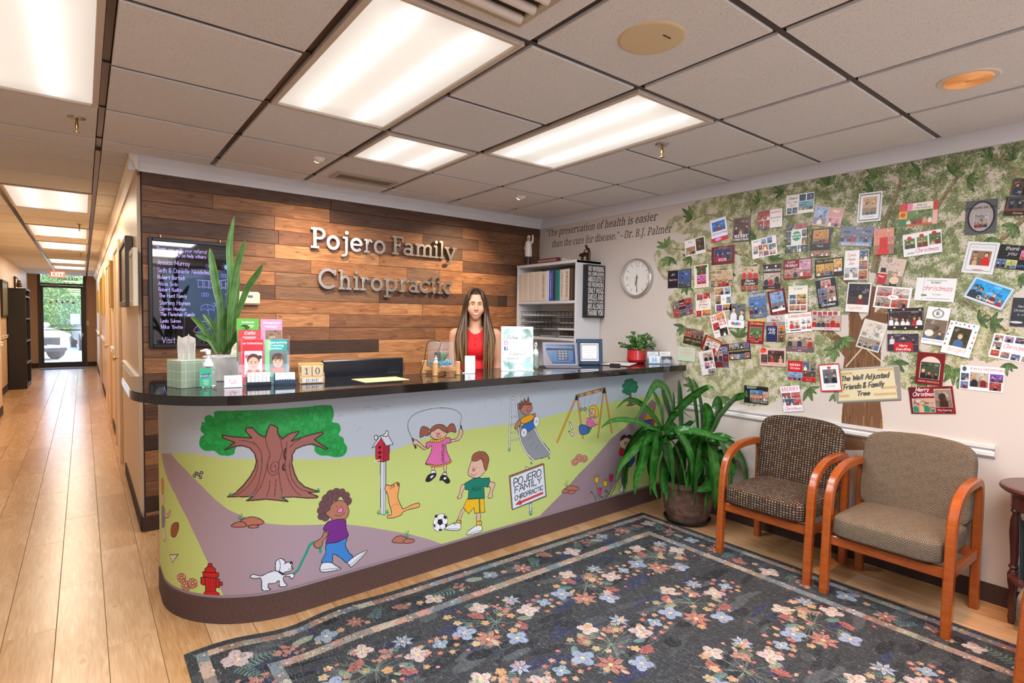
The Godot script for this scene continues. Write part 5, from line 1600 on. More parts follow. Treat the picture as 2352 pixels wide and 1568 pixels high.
	m.quad(Vector3(XR - 0.001, 0.40, 0.0), Vector3(XR - 0.001, 0.40, 3.75), Vector3(XR - 0.001, 2.335, 3.75), Vector3(XR - 0.001, 2.335, 0.0), Vector3.LEFT)
	m.quad(Vector3(XR + 0.001, 0.40, 0.0), Vector3(XR + 0.001, 0.40, 3.75), Vector3(XR + 0.001, 2.335, 3.75), Vector3(XR + 0.001, 2.335, 0.0), Vector3.RIGHT)
	part("painted_tree", m, mm("ffffff", 0.7, 0.0, {"albedo_texture": wall_tex(lines), "normal_enabled": true, "normal_texture": tx.wall_n, "normal_scale": 0.1}), get_node("wall_right"), "painted family tree with brown trunk, sponged green leaves and a hanging notice")
func flower(cv: Cv, c: Vector2, r: float, kind: int, col: Color) -> void:
	col = col.lerp(hx("55534f"), 0.26)
	r *= 0.84
	var a0 := rng.randf() * TAU
	var dk := col.darkened(0.25)
	match kind:
		0:
			for k in 4: cv.oval(c + Vector2.from_angle(a0 + k * TAU / 4) * r * 0.52, r * 0.48, r * 0.4, col.lightened(rng.randf() * 0.12), a0 + k * TAU / 4)
			for k in 4: cv.line([c, c + Vector2.from_angle(a0 + k * TAU / 4) * r * 0.6], 2.0, dk)
			cv.oval(c, r * 0.16, r * 0.16, hx("d8b878"))
		1:
			for k in 7:
				var d := Vector2.from_angle(a0 + k * TAU / 7)
				var o := d.orthogonal() * r * 0.2
				cv.poly([c, c + d * r * 0.55 + o, c + d * r, c + d * r * 0.55 - o], col.lightened(rng.randf() * 0.12))
				cv.line([c, c + d * r * 0.8], 1.5, dk)
			cv.oval(c, r * 0.14, r * 0.14, hx("d9b27c"))
		2:
			for k in 9:
				var d := Vector2.from_angle(a0 - 1.3 + k * 0.33)
				var o := d.orthogonal() * r * 0.14
				cv.poly([c - d * r * 0.3, c + d * r * 0.7 + o, c + d * r * 0.9, c + d * r * 0.7 - o], col.darkened(0.12 * (k % 2)))
			for k in 8: cv.line([c, c + Vector2.from_angle(a0 - 1.2 + k * 0.34) * r * 0.7], 1.5, dk)
		3:
			for k in 16:
				var p := c + Vector2(rng.randfn() * r * 0.42, rng.randfn() * r * 0.42)
				cv.oval(p, r * 0.2, r * 0.14, col.lerp(hx("b98a78"), rng.randf() * 0.6), rng.randf() * 3.0)
		4:
			for k in 7:
				var d := Vector2.from_angle(a0)
				var p := c + d * r * (k - 3) * 0.28
				for s in [-1, 1]:
					var e: Vector2 = p + (d * 0.35 + d.orthogonal() * s) * r * 0.55 * (1.0 - 0.09 * k)
					cv.line([p, e], r * 0.13, col.lightened(0.1 * rng.randf()))
			cv.line([c - Vector2.from_angle(a0) * r * 0.9, c + Vector2.from_angle(a0) * r * 0.9], 3.0, dk)
		5:
			cv.oval(c, r * 0.75, r * 0.38, col, a0)
			for k in 4: cv.line([c + Vector2.from_angle(a0) * r * (k - 2) * 0.3, c + Vector2.from_angle(a0) * r * (k - 1.4) * 0.3 + Vector2.from_angle(a0 + 1.3) * r * 0.3], 1.5, col.lightened(0.25))
		6:
			for k in 5: cv.oval(c + Vector2.from_angle(a0 + k * TAU / 5) * r * 0.5, r * 0.42, r * 0.34, col, a0 + k * TAU / 5)
			cv.oval(c, r * 0.3, r * 0.3, hx("c08a4a"))
func rug_tex(w: float, d: float) -> Texture2D:
	var k := 660.0
	var W := int(w * k); var H := int(d * k)
	var cv := Cv.make(W, H, hx("3a3b3c"))
	for n in 420:
		cv.oval(Vector2(rng.randf() * W, rng.randf() * H), rng.randf_range(15, 90), rng.randf_range(6, 26), hx(["303134", "434546", "36384a", "4c4e4f", "2b2c2d"][rng.randi() % 5]), rng.randf_range(-0.3, 0.3))
	var e := PackedFloat64Array([0.036, 0.081, 0.257, 0.308])
	var pal := ["b9705f", "c27b68", "8a9a86", "56786e", "b8a48a", "a9a4b4", "7d90a4", "d0b4a8", "aa8c72"]
	for bnd in [[e[0], e[1]], [e[2], e[3]]]:
		var a: float = bnd[0] * k; var b: float = bnd[1] * k
		for side in 4:
			var L := W if side % 2 == 0 else H
			var x := a
			while x < L - a:
				var s := minf(rng.randf_range(24, 74), L - a - x)
				var c := hx(["a68a76", "b39a86", "9a8f84", "8f8f90", "b38678", "7f8c90", "aa9c88", "9c7f78", "a3a08c"][rng.randi() % 9]).darkened(rng.randf() * 0.25)
				var r := [Rect2(x, a, s, b - a), Rect2(W - b, x, b - a, s), Rect2(x, H - b, s, b - a), Rect2(a, x, b - a, s)][side] as Rect2
				cv.rect(r.position.x, r.position.y, r.size.x, r.size.y, c)
				for q in 3: cv.oval(r.position + Vector2(rng.randf() * r.size.x, rng.randf() * r.size.y), 5, 4, hx(pal[rng.randi() % 9]))
				x += s
	var mid := (e[1] + e[2]) / 2.0 * k
	for side in 4:
		var L := W if side % 2 == 0 else H
		var x := mid
		var q := 0
		while x < L - mid * 0.6:
			var j := rng.randf_range(-22, 22)
			var c := [Vector2(x, mid + j), Vector2(W - mid + j, x), Vector2(x, H - mid + j), Vector2(mid + j, x)][side] as Vector2
			var kd: int = [0, 4, 3, 5, 0, 6, 1, 4, 2, 6][q % 10]
			var col: String = ["cdb3ad", "55766c", "a9685c", "8f9a80", "8598ac", "c79a72", "b9705f", "4e7270", "b37064", "c9aa88"][q % 10]
			flower(cv, c, rng.randf_range(36, 52) if kd != 6 else 17.0, kd, hx(col))
			if q % 2 == 0: flower(cv, c + Vector2(rng.randf_range(-40, 40), rng.randf_range(-30, 30)), 13, 6, hx(pal[rng.randi() % 9]))
			x += rng.randf_range(46, 74); q += 1
	var in0 := (e[3] + 0.02) * k
	var sx := 0.60 * k; var sy := 0.45 * k
	var row := 0
	var y := in0 + sy * 0.5
	while y < H - in0:
		var x := in0 + sx * (0.45 if row % 2 == 0 else 0.95)
		while x < W - in0 - 40:
			var c := Vector2(x, y)
			for n in 26:
				var p := c + Vector2(rng.randf_range(-120, 120), rng.randf_range(-105, 105))
				cv.line([c, p], 1.5, hx("6f7a6a"))
			for n in 6: flower(cv, c + Vector2.from_angle(n * 1.05 + 0.4) * rng.randf_range(70, 115), rng.randf_range(30, 44), 4 if n % 3 else 5, hx(["4e7268", "5c8076", "7d8a6c", "8b9274"][rng.randi() % 4]))
			flower(cv, c + Vector2(-72, 62), 56, 1, hx("c2705f"))
			flower(cv, c + Vector2(62, 66), 40, 2, hx("b9625c"))
			flower(cv, c + Vector2(-40, -58), 44, 2, hx("b96a60"))
			flower(cv, c + Vector2(58, -42), 48, 3, hx("b06e60"))
			flower(cv, c + Vector2(4, -100), 40, 0, hx("d2b8ac"))
			flower(cv, c + Vector2(122, 6), 44, 0, hx("ceb4ae"))
			flower(cv, c + Vector2(-112, -6), 46, 0, hx("8d9cb8"))
			flower(cv, c + Vector2(0, 108), 42, 0, hx("93a0be"))
			flower(cv, c + Vector2(118, -76), 40, 1, hx("a6b0c8"))
			for n in 13: flower(cv, c + Vector2(rng.randf_range(-130, 130), rng.randf_range(-110, 110)), rng.randf_range(13, 22), [6, 6, 5][rng.randi() % 3], hx(["d6bc92", "c9a678", "bfae8e", "cf9a6c", "8f9a78"][rng.randi() % 5]))
			for n in 12: cv.oval(c + Vector2(rng.randf_range(-160, 160), rng.randf_range(-125, 125)), 6, 5, hx(["b9625c", "c78478"][rng.randi() % 2]))
			var g := c + Vector2(sx * 0.5, 0)
			if g.x < W - in0 - 50:
				for n in 9: flower(cv, g + Vector2.from_angle(n * 0.7) * rng.randf_range(30, 56), 13, 6, hx(["b9625c", "c9887c", "c7a27e"][n % 3]))
				flower(cv, g, 30, 0, hx("8ea2b8"))
			x += sx
		y += sy; row += 1
	for n in 24000:
		var x := rng.randi() % W; var yy := rng.randi() % H
		var l := rng.randi_range(3, 18)
		var c := cv.im.get_pixel(x, yy)
		cv.im.fill_rect(Rect2i(x, yy, l, 1), c.lerp(hx("b6b2ac"), rng.randf_range(0.1, 0.34)) if n % 3 else c.darkened(0.3))
	for n in 80000:
		var x := rng.randi() % W; var yy := rng.randi() % H
		var c := cv.im.get_pixel(x, yy)
		cv.im.fill_rect(Rect2i(x, yy, 1 + (n % 5) / 4, rng.randi_range(3, 12)), c.lerp(hx("b4b1ac"), rng.randf_range(0.05, 0.32)) if n % 3 else c.darkened(0.25))
	return cv.tex()
func rug() -> void:
	var x0 := 0.226; var x1 := 3.178; var z0 := 1.692; var z1 := 4.16
	var t := rug_tex(x1 - x0, z1 - z0)
	var P := []; var Q := []
	var R := 48; var C := 60
	for i in R + 1:
		var a := PackedVector3Array(); var b := PackedVector3Array()
		for j in C + 1:
			var u := float(j) / C; var v := float(i) / R
			var x := lerpf(x0, x1, u); var z := lerpf(z0, z1, v)
			var wv := exp(-pow((x - 0.55) / 0.35, 2.0)) * exp(-pow((v) / 0.12, 2.0))
			var up := 0.014 * wv * (0.5 + 0.5 * sin((x - 0.3) * 11.0))
			z += 0.035 * wv * sin((x - 0.42) * 9.0)
			a.append(Vector3(x, 0.004 + up, z)); b.append(Vector3(x, 0.0005 + up, z))
		P.append(a); Q.append(b)
	var m := MB.new()
	m.grid(P, false)
	var top := MB.new()
	top.grid(P, true)
	if top.n[0].y < 0: top = m
	var e := MB.new()
	e.grid(Q, top != m)
	for s in 4:
		var A := PackedVector3Array(); var B := PackedVector3Array()
		for i in (C if s < 2 else R) + 1:
			var ij := [[0, i], [R, i], [i, 0], [i, C]][s] as Array
			A.append(P[ij[0]][ij[1]]); B.append(Q[ij[0]][ij[1]])
		e.grid([B, A], s == 0 or s == 3)
	var o := thing("rug", "large dark floral rug with pieced border bands and a rippled corner", "rug", V0)
	part("pile", top, mm("ffffff", 1.0, 0.0, {"albedo_texture": t, "metallic_specular": 0.2}), o)
	part("binding", e, mm("2a2b2e", 0.95), o)
func ring(m: MB, c: Vector2, rx: float, ry: float, w: float, a0: float, a1: float, z0: float, z1: float) -> void:
	var n := maxi(6, int(absf(a1 - a0) / 12))
	var full := absf(a1 - a0) > 359
	var q := []
	for k in n + 1:
		var a := deg_to_rad(lerpf(a0, a1, float(k) / n))
		q.append([c + Vector2(rx * cos(a), ry * sin(a)), c + Vector2((rx - w) * cos(a), (ry - w) * sin(a)), Vector2(cos(a), sin(a))])
	var v := func(p: Vector2, z: float) -> Vector3: return Vector3(p.x, p.y, z)
	for k in n:
		var a: Array = q[k]; var b: Array = q[k + 1]
		m.quad(v.call(a[0], z1), v.call(b[0], z1), v.call(b[1], z1), v.call(a[1], z1), Vector3.BACK)
		m.quad(v.call(a[0], z0), v.call(b[0], z0), v.call(b[1], z0), v.call(a[1], z0), Vector3.FORWARD)
		m.quad(v.call(a[0], z0), v.call(b[0], z0), v.call(b[0], z1), v.call(a[0], z1), Vector3(a[2].x, a[2].y, 0))
		m.quad(v.call(a[1], z0), v.call(b[1], z0), v.call(b[1], z1), v.call(a[1], z1), -Vector3(a[2].x, a[2].y, 0))
	if not full:
		for e in [[q[0], -1.0], [q[n], 1.0]]:
			var a: Array = e[0]
			m.quad(v.call(a[0], z0), v.call(a[1], z0), v.call(a[1], z1), v.call(a[0], z1), Vector3(-a[2].y, a[2].x, 0) * e[1] * signf(a1 - a0))
const SLAB := {
	"P": "b .12 0 .27 1;b 0 0 .4 .11;b 0 .89 .3 1;b .25 .89 .42 1;b .25 .44 .42 .55;r .42 .72 .28 .28 -90 90", "o": "r .33 .35 .33 .36 0 360",
	"j": "b .2 -.1 .35 .7;b .06 .6 .35 .7;r .07 -.1 .28 .2 -90 0;b -.04 -.3 .08 -.19;o .28 .9 .09", "e": "r .33 .35 .33 .36 0 322;b .1 .3 .6 .41",
	"r": "b .12 0 .26 .7;b 0 0 .4 .1;b 0 .6 .2 .7;r .4 .42 .25 .29 35 175", "F": "b .12 0 .27 1;b 0 0 .42 .11;b 0 .89 .68 1;b .58 .72 .68 .95;b .25 .46 .5 .57;b .42 .4 .5 .63",
	"a": "r .27 .22 .27 .22 0 360;b .42 .05 .56 .48;r .3 .45 .26 .26 -10 150;b .42 0 .66 .1", "m": "b .1 0 .23 .7;b .46 0 .59 .5;b .82 0 .95 .5;b 0 0 .32 .1;b .36 0 .69 .1;b .72 0 1.05 .1;b 0 .6 .2 .7;r .36 .47 .23 .24 0 170;r .72 .47 .23 .24 0 170",
	"i": "b .12 0 .26 .7;b 0 0 .38 .1;b 0 .6 .2 .7;o .18 .9 .09", "l": "b .12 0 .26 1;b 0 0 .38 .1;b 0 .9 .2 1", "y": "l .1 .66 .36 .06;l .64 .66 .26 -.26;b -.03 .6 .27 .7;b .46 .6 .76 .7;b .02 -.31 .28 -.2",
	"C": "r .46 .5 .46 .52 42 318;b .74 .68 .84 .98", "h": "b .12 0 .26 1;b 0 .9 .2 1;b 0 0 .38 .1;b .42 0 .78 .1;r .4 .43 .27 .28 0 170;b .53 0 .67 .46", "p": "b .12 -.32 .26 .7;b 0 .6 .2 .7;b 0 -.32 .4 -.22;r .42 .35 .33 .36 0 360",
	"c": "r .33 .35 .33 .36 45 315;b .5 .48 .6 .68", "t": "b .14 .16 .28 .94;b 0 .6 .46 .7;r .36 .2 .22 .21 180 330"}
func letters() -> void:
	var m := mm("cfcac2", 0.22, 1.0)
	var order := ["first", "second", "third", "fourth", "fifth", "sixth", "seventh", "eighth", "ninth", "tenth", "eleventh", "twelfth"]
	for row in [["Pojero", 1.943, 0.156, "1.279 1.388 1.398 1.5 1.513 1.565 1.585 1.689 1.699 1.778 1.782 1.884", 0], ["Family", 1.949, 0.154, "1.943 2.045 2.045 2.15 2.156 2.332 2.338 2.388 2.394 2.445 2.445 2.571", 0], ["Chiropractic", 1.640, 0.154, "1.335 1.471 1.491 1.596 1.612 1.663 1.668 1.748 1.758 1.861 1.872 1.99 2.007 2.099 2.099 2.194 2.2 2.304 2.31 2.36 2.379 2.429 2.436 2.526", 0]]:
		var xs := nums(row[3])
		for k in row[0].length():
			var ch: String = row[0][k]
			var x0 := xs[2 * k]; var x1 := xs[2 * k + 1]
			var lo := 9.0; var hi := -9.0
			for s in SLAB[ch].split(";"):
				var f: PackedStringArray = s.split(" ")
				match f[0]:
					"b", "l": lo = minf(lo, minf(float(f[1]), float(f[3]))); hi = maxf(hi, maxf(float(f[1]), float(f[3])))
					"r":
						if absf(float(f[6]) - float(f[5])) > 200: lo = minf(lo, float(f[1]) - float(f[3]))
						hi = maxf(hi, float(f[1]) + float(f[3]) * (1.0 if float(f[5]) < 40 else 0.75))
			var H: float = row[2]
			var sx := (x1 - x0) / (hi - lo) / H
			var b := MB.new()
			var th := 0.15
			var e1 := 0.205
			for s in SLAB[ch].split(";"):
				var f: PackedStringArray = s.split(" ")
				var n := [0.0]
				e1 += 0.005
				for q in range(1, f.size()): n.append(float(f[q]))
				match f[0]:
					"b": b.box(Vector3((n[1] + n[3]) / 2 * sx, (n[2] + n[4]) / 2, (0.075 + e1) / 2), Vector3((n[3] - n[1]) * sx, n[4] - n[2], e1 - 0.075))
					"l":
						var a := Vector2(n[1] * sx, n[2]); var e := Vector2(n[3] * sx, n[4])
						var o := (e - a).normalized().orthogonal() * 0.07
						b.prism(PackedVector2Array([a + o, a - o, e - o, e + o]), 0.075, e1)
					"o": ring(b, Vector2(n[1] * sx, n[2]), n[3], n[3], n[3] * 0.99, 0, 360, 0.075, e1)
					"r": ring(b, Vector2(n[1] * sx, n[2]), n[3] * sx, n[4], th * (0.95 if n[3] > 0.3 else 0.85), n[5], n[6], 0.075, e1)
			b.v = scaled(b.v, H)
			var lab := "brushed metal %s letter %s, %s letter of the word %s on the plank wall" % ["capital" if ch == ch.to_upper() else "small", ch, order[k], row[0]]
			var o := solo("metal_letter", b, m, lab, "letter", "metal letters on the plank wall")
			o.position = Vector3(x0 - lo * sx * H, row[1], 0.004)
func scaled(v: PackedVector3Array, k: float) -> PackedVector3Array:
	for i in v.size(): v[i] = v[i] * k
	return v
func chalkboard() -> void:
	var cv := Cv.make(560, 800, hx("0d0d12"))
	var c := hx("b9a4ff")
	var kx := 560.0 / 610.0; var ky := 800.0 / 815.0
	cv.A = Transform2D(Vector2(kx, 0), Vector2(0.05 * kx, ky), Vector2(-165 * kx, -250 * ky))
	for q in ["320 28 Thank you with your referral", "362 28 that you help us help others:", "430 36 Jessica Murray", "492 34 Seth & Danielle Needelman", "545 30 Robert Bartsch", "597 30 Alicia Soto", "642 28 Robert Rudkin", "690 28 The Hunt Family", "748 32 Sterling Haynes", "795 28 Darren Meehan", "838 28 The Fleischer Family", "890 28 Leda Sukow", "940 30 Mike Yovino", "1055 50 Visit us on   !"]:
		var f: PackedStringArray = q.split(" ", true, 2)
		cv.hand(f[2], 178, float(f[0]), float(f[1]), 4.0, c.lerp(Color.WHITE, rng.randf() * 0.3), 0.0, 0.1, 0.0, 0.92)
	var bl := hx("7f8cff")
	cv.line([Vector2(480, 540), Vector2(640, 545), Vector2(770, 518)], 4, c)
	for k in 6:
		var x := 490.0 + 48 * k
		cv.line([Vector2(x, 548), Vector2(x, 605), Vector2(x + 18, 592), Vector2(x + 36, 605), Vector2(x + 36, 544)], 3, c)
	for s in [[590, 425], [710, 495], [540, 660], [740, 655], [630, 740]]:
		for j in 3: cv.line(Cv.smooth([Vector2(s[0] - 30 + 20 * j, s[1]), Vector2(s[0] - 20 + 20 * j, s[1] - 16), Vector2(s[0] - 8 + 20 * j, s[1]), Vector2(s[0] - 20 + 20 * j, s[1] + 12)], true), 3, bl)
	cv.oval(Vector2(730, 422), 16, 20, hx("6fb0ff"))
	for k in 9: cv.line([Vector2(730, 422) + Vector2.from_angle(k * 0.7) * 24, Vector2(730, 422) + Vector2.from_angle(k * 0.7) * 36], 3, bl)
	cv.line(Cv.smooth([Vector2(500, 790), Vector2(510, 750), Vector2(555, 738), Vector2(600, 755), Vector2(610, 790), Vector2(582, 776), Vector2(555, 790), Vector2(528, 776)], true), 3, bl)
	cv.line([Vector2(556, 740), Vector2(560, 830)], 3, bl)
	cv.line(Cv.smooth([Vector2(480, 900), Vector2(505, 880), Vector2(560, 890), Vector2(575, 930), Vector2(500, 965), Vector2(430, 960)], true), 3, c)
	var t := thing("message_board", "black glossy message board with purple handwriting in a black frame", "board", Vector3(0.2485, 1.205, 0.012))
	var W := 0.495; var H := 0.718
	part("frame", mbx([[Vector3(0.012, H / 2, 0), Vector3(0.024, H, 0.022)], [Vector3(W - 0.012, H / 2, 0), Vector3(0.024, H, 0.022)], [Vector3(W / 2, 0.012, 0), Vector3(W - 0.048, 0.024, 0.022)], [Vector3(W / 2, H - 0.012, 0), Vector3(W - 0.048, 0.024, 0.022)]], 0.004), mm("17171b", 0.45), t)
	var m := MB.new()
	m.FR = Rect2(0, 0, 1, 1)
	m.box(Vector3(W / 2, H / 2, -0.003), Vector3(W - 0.046, H - 0.046, 0.012))
	part("panel", m, mm("ffffff", 0.03, 0.0, {"albedo_texture": cv.tex(), "metallic_specular": 0.9}), t)
	for x in [0.07, 0.42]: part("screw", lat([[0, 0.02], [0.007, 0.017], [0.007, 0.0], [0.0, 0.0]], V0, 10), mm("b8975a", 0.3, 0.9), t).position = Vector3(x, H + 0.002, -0.002)
func thermostat() -> void:
	var t := thing("thermostat", "cream wall thermostat on the plank wall, half hidden by snake plant leaves", "thermostat", Vector3(0.845, 1.548, 0.003))
	var P := []
	for k in 9:
		var a := PI * k / 8
		P.append([Vector2(0.016 + 0.018 * sin(a), 0)])
	part("case", bx(Vector3(0, 0, 0.018), Vector3(0.15, 0.092, 0.034), 0.012), mm("e3d3b4", 0.45), t)
	part("display", bx(Vector3(0.008, 0.012, 0.0352), Vector3(0.034, 0.018, 0.002)), mm("59677a", 0.2), t)
	for k in 2: part("button", bx(Vector3(0.046, 0.018 - 0.016 * k, 0.0355), Vector3(0.012, 0.008, 0.003), 0.001), mm("c9b994", 0.5), t)
func clock() -> void:
	var t := thing("wall_clock", "round silver wall clock with white face reading half past five", "clock", Vector3(XR - 0.0015, 1.784, 1.268))
	t.basis = Basis(Vector3(0, 0, 1), Vector3(-1, 0, 0), Vector3(0, -1, 0))
	part("case", lat([[0, 0], [0.15, 0.0], [0.158, 0.006], [0.158, 0.036], [0.153, 0.042], [0.146, 0.042], [0.142, 0.03], [0.14, 0.014]], V0, 48), mm("c9c9c6", 0.25, 0.85), t)
	var r := prints.take(256, 256)
	var cv := prints.cv
	cv.rect(0, 0, 256, 256, hx("e6e2d8"))
	for k in 12:
		var d := Vector2(sin(k * TAU / 12), -cos(k * TAU / 12))
		if k % 3: cv.line([Vector2(128, 128) + d * 92, Vector2(128, 128) + d * 116], 4, hx("5c5c58"))
		else: cv.text(["12", "3", "6", "9"][k / 3], 128 + d.x * 98, 128 + d.y * 98 + 14, 40, hx("6b6b66"), "Droid Sans")
	var m := MB.new()
	var u := prints.uv(r)
	for k in 40:
		var a0 := TAU * k / 40; var a1 := TAU * (k + 1) / 40
		var q := [Vector2(0, 0), Vector2(sin(a0), cos(a0)), Vector2(sin(a1), cos(a1))]
		for i in [0, 1, 2]: m.pt(Vector3(q[i].x * 0.1402, 0.0142, -q[i].y * 0.1402), Vector3.UP, u.position + Vector2(0.5 + q[i].x * 0.49, 0.5 - q[i].y * 0.49) * u.size)
	part("face", m, prints.mt, t)
	for h in [[0.066, -167.0, 0.006], [0.112, 180.0, 0.0045]]:
		var b := part("hand", bx(Vector3(0, 0, -h[0] / 2 + 0.012), Vector3(h[2], 0.002, h[0] + 0.024)), mm("4b4b48", 0.4), t)
		b.transform = Transform3D(Basis(Vector3.UP, deg_to_rad(-h[1])), Vector3(0, 0.018 + h[2] * 0.3, 0))
	part("hub", lat([[0.008, 0.014], [0.008, 0.023], [0.0, 0.024]], V0, 12), mm("4b4b48", 0.4), t)
	part("lens", lat([[0.0, 0.034], [0.142, 0.034], [0.1425, 0.032]], V0, 40), mm("ffffff0c", 0.02, 0.0, {"transparency": 1}), t)
func bookcase() -> void:
	var wh := mm("d5d4d2", 0.45)
	var t := thing("bookcase", "tall white bookcase in the corner, open towards the desk", "bookcase", Vector3(3.275, 0, 0.022))
	var D := 0.304; var L := 0.828; var H := 1.945
	for z in [0.01, L - 0.01]: part("side_panel", bx(Vector3(D / 2, H / 2, z), Vector3(D, H, 0.02), 0.002), wh, t)
	part("back_panel", bx(Vector3(D - 0.004, H / 2, L / 2), Vector3(0.006, H, L - 0.04)), wh, t)
	part("top", bx(Vector3(D / 2 - 0.003, H - 0.012, L / 2), Vector3(D + 0.004, 0.026, L), 0.003), wh, t)
	for y in [1.583, 1.252, 0.92, 0.58, 0.24, 0.05]: part("shelf", bx(Vector3(D / 2 - 0.003, y, L / 2), Vector3(D - 0.012, 0.026, L - 0.042), 0.003), wh, t)
	var zs := [[0.045, 0.10, "d8c8b4", "cream ring binder at the far end of the top shelf, its spine in shade", 0], [0.103, 0.188, "dccdb9", "wide plain cream binder, second from the far end of the shelf", 0], [0.191, 0.275, "dccdb9", "wide plain cream binder, third from the far end of the shelf", 0], [0.278, 0.365, "dccdb9", "wide plain cream binder, fourth along, left of the printed spine", 0], [0.368, 0.452, "dccdb9", "cream binder with a column of print down its spine", 1],
		[0.455, 0.482, "cfdbe4", "slim pale blue folder beside the blue book", 0], [0.484, 0.536, "3f51a3", "bright blue binder with white title down its spine", 1], [0.539, 0.572, "2b2f35", "narrow black binder between the blue and teal ones", 0], [0.575, 0.628, "117f78", "teal green binder on the top shelf", 0], [0.631, 0.69, "d8c8b4", "cream binder right of the teal one with dotted spine", 1], [0.693, 0.75, "d3c2ab", "cream binder with dark lettering next to the brown books", 2], [0.753, 0.786, "4a3a2c", "dark brown book leaning at the near end of the shelf", 0], [0.789, 0.824, "2c241d", "nearly black book at the very end of the top shelf", 2]]
	for q in zs:
		var w: float = q[1] - q[0]
		var h: float = 0.275 + rng.randf_range(-0.006, 0.004)
		var b := thing("binder", q[3], "binder", Vector3(3.283, 1.597, (q[0] + q[1]) / 2), 0.0, "binders on the top shelf")
		part("cover", bx(Vector3(0.115, h / 2, 0), Vector3(0.23, h, w), minf(0.004, w * 0.2)), mm(q[2], 0.5), b)
		if q[4]:
			var r := prints.take(24, 150)
			prints.cv.rect(0, 0, 24, 150, hx(q[2]))
			for k in 14: prints.cv.rect(9, 10 + k * 9.5, 6 if q[4] == 1 else 9, 3 + rng.randi() % 4, hx("efe9ff") if q[2] == "3f51a3" else hx("5b5048"))
			var f := MB.new()
			f.quad(Vector3(-0.0006, 0.01, -w * 0.35), Vector3(-0.0006, 0.01, w * 0.35), Vector3(-0.0006, h - 0.01, w * 0.35), Vector3(-0.0006, h - 0.01, -w * 0.35), Vector3.LEFT, prints.uv(r))
			part("spine_print", f, prints.mt, b)
	var wire := mm("17171a", 0.4, 0.5)
	var k := 0
	for q in [[0.19, 3, "far"], [0.47, 4, "middle"], [0.705, 4, "near"]]:
		for i in q[1]:
			var y: float = 1.267 + 0.062 * i + (0.062 if q[1] == 3 else 0.0)
			var st := thing("wire_tray", "black wire letter tray, %s of the %s stack in the bookcase" % [["lowest", "second", "third", "topmost"][i + (0 if q[1] == 4 or i < 2 else 1)], q[2]], "tray", Vector3(3.30, y, q[0]), 0.0, "black wire letter trays")
			var b := MB.new()
			var w := 0.115; var dd := 0.24
			for yy in [0.003, 0.048]:
				b.tube([Vector3(0.0 if yy < 0.01 else -0.012, yy, -w), Vector3(dd, yy, -w)], 0.002, 5); b.tube([Vector3(0.0 if yy < 0.01 else -0.012, yy, w), Vector3(dd, yy, w)], 0.002, 5); b.tube([Vector3(dd, yy, -w), Vector3(dd, yy, w)], 0.002, 5)
			part("rim", b, wire, st)
			var g := MB.new()
			for j in 9: g.tube([Vector3(0, 0.003, -w + 2 * w * j / 8.0), Vector3(dd, 0.003, -w + 2 * w * j / 8.0), Vector3(dd, 0.048, -w + 2 * w * j / 8.0)], 0.0013, 4)
			for s in [-1, 1]:
				for j in 5: g.tube([Vector3(dd * j / 5.0, 0.003, s * w), Vector3(dd * j / 5.0 - 0.008, 0.048, s * w)], 0.0013, 4)
			g.tube([Vector3(0, 0.003, -w), Vector3(0, 0.003, w)], 0.0025, 5)
			part("wire_mesh", g, wire, st)
			if (k * 7) % 5 != 0 or i == 0:
				var pp := solo("paper_stack", bx(Vector3(0.11, 0.007 + 0.003 * (k % 3), 0), Vector3(0.22, 0.006 + 0.005 * (k % 3), 0.2), 0.001), mm(["cdbfb0", "b8aca4", "d5cabd"][k % 3], 0.8), "loose papers lying in the %s wire tray of the %s stack" % [["lowest", "second", "third", "top"][i], q[2]], "papers", "papers in the wire trays")
				pp.transform = Transform3D(Basis(Vector3.UP, rng.randf_range(-0.08, 0.08)), Vector3(3.295 + rng.randf() * 0.02, y, q[0]))
			k += 1
	var fg := thing("figurine", "statuette of a figure in a white coat raising one arm", "figurine", Vector3(3.36, 1.946, 0.09))
	part("legs", lat([[0, 0], [0.028, 0], [0.03, 0.02], [0.026, 0.1], [0.024, 0.13]], V0, 14), mm("3a2420", 0.5), fg)
	part("coat", lat([[0.034, 0.09], [0.036, 0.13], [0.031, 0.19], [0.034, 0.225], [0.022, 0.245], [0.0, 0.25]], V0, 16), mm("e5dfd4", 0.4), fg)
	part("raised_arm", tub([Vector3(0, 0.228, 0.028), Vector3(0, 0.222, 0.056), Vector3(0, 0.262, 0.064), Vector3(0, 0.296, 0.06)], [0.012, 0.011, 0.0095, 0.007], 8), mm("e5dfd4", 0.4), fg)
	part("torch", tub([Vector3(0, 0.292, 0.06), Vector3(0, 0.35, 0.058)], [0.006, 0.002], 8), mm("2e2320", 0.5), fg)
	part("lowered_arm", tub([Vector3(0, 0.225, -0.03), Vector3(-0.008, 0.18, -0.042), Vector3(-0.026, 0.165, -0.024)], [0.011, 0.01, 0.008], 8), mm("e5dfd4", 0.4), fg)
	var hd := MB.new()
	hd.ball(Vector3(0, 0.27, 0), Vector3(0.019, 0.023, 0.019), 14)
	part("head", hd, mm("c99a78", 0.5), fg)
	var hr := MB.new()
	hr.ball(Vector3(0.003, 0.283, 0), Vector3(0.02, 0.016, 0.02), 12)
	part("hair", hr, mm("d8d2c6", 0.6), fg)
	tag(part("book", bx(Vector3(3.452, 1.964, 0.44), Vector3(0.24, 0.034, 0.36), 0.003), mm("cfc4b2", 0.6), self), "pale book lying behind the red one on top of the bookcase", "book").rotation.y = 0.0
	var rb := thing("book", "dark red book with gilt letters lying on top of the bookcase", "book", Vector3(3.305, 1.9465, 0.42))
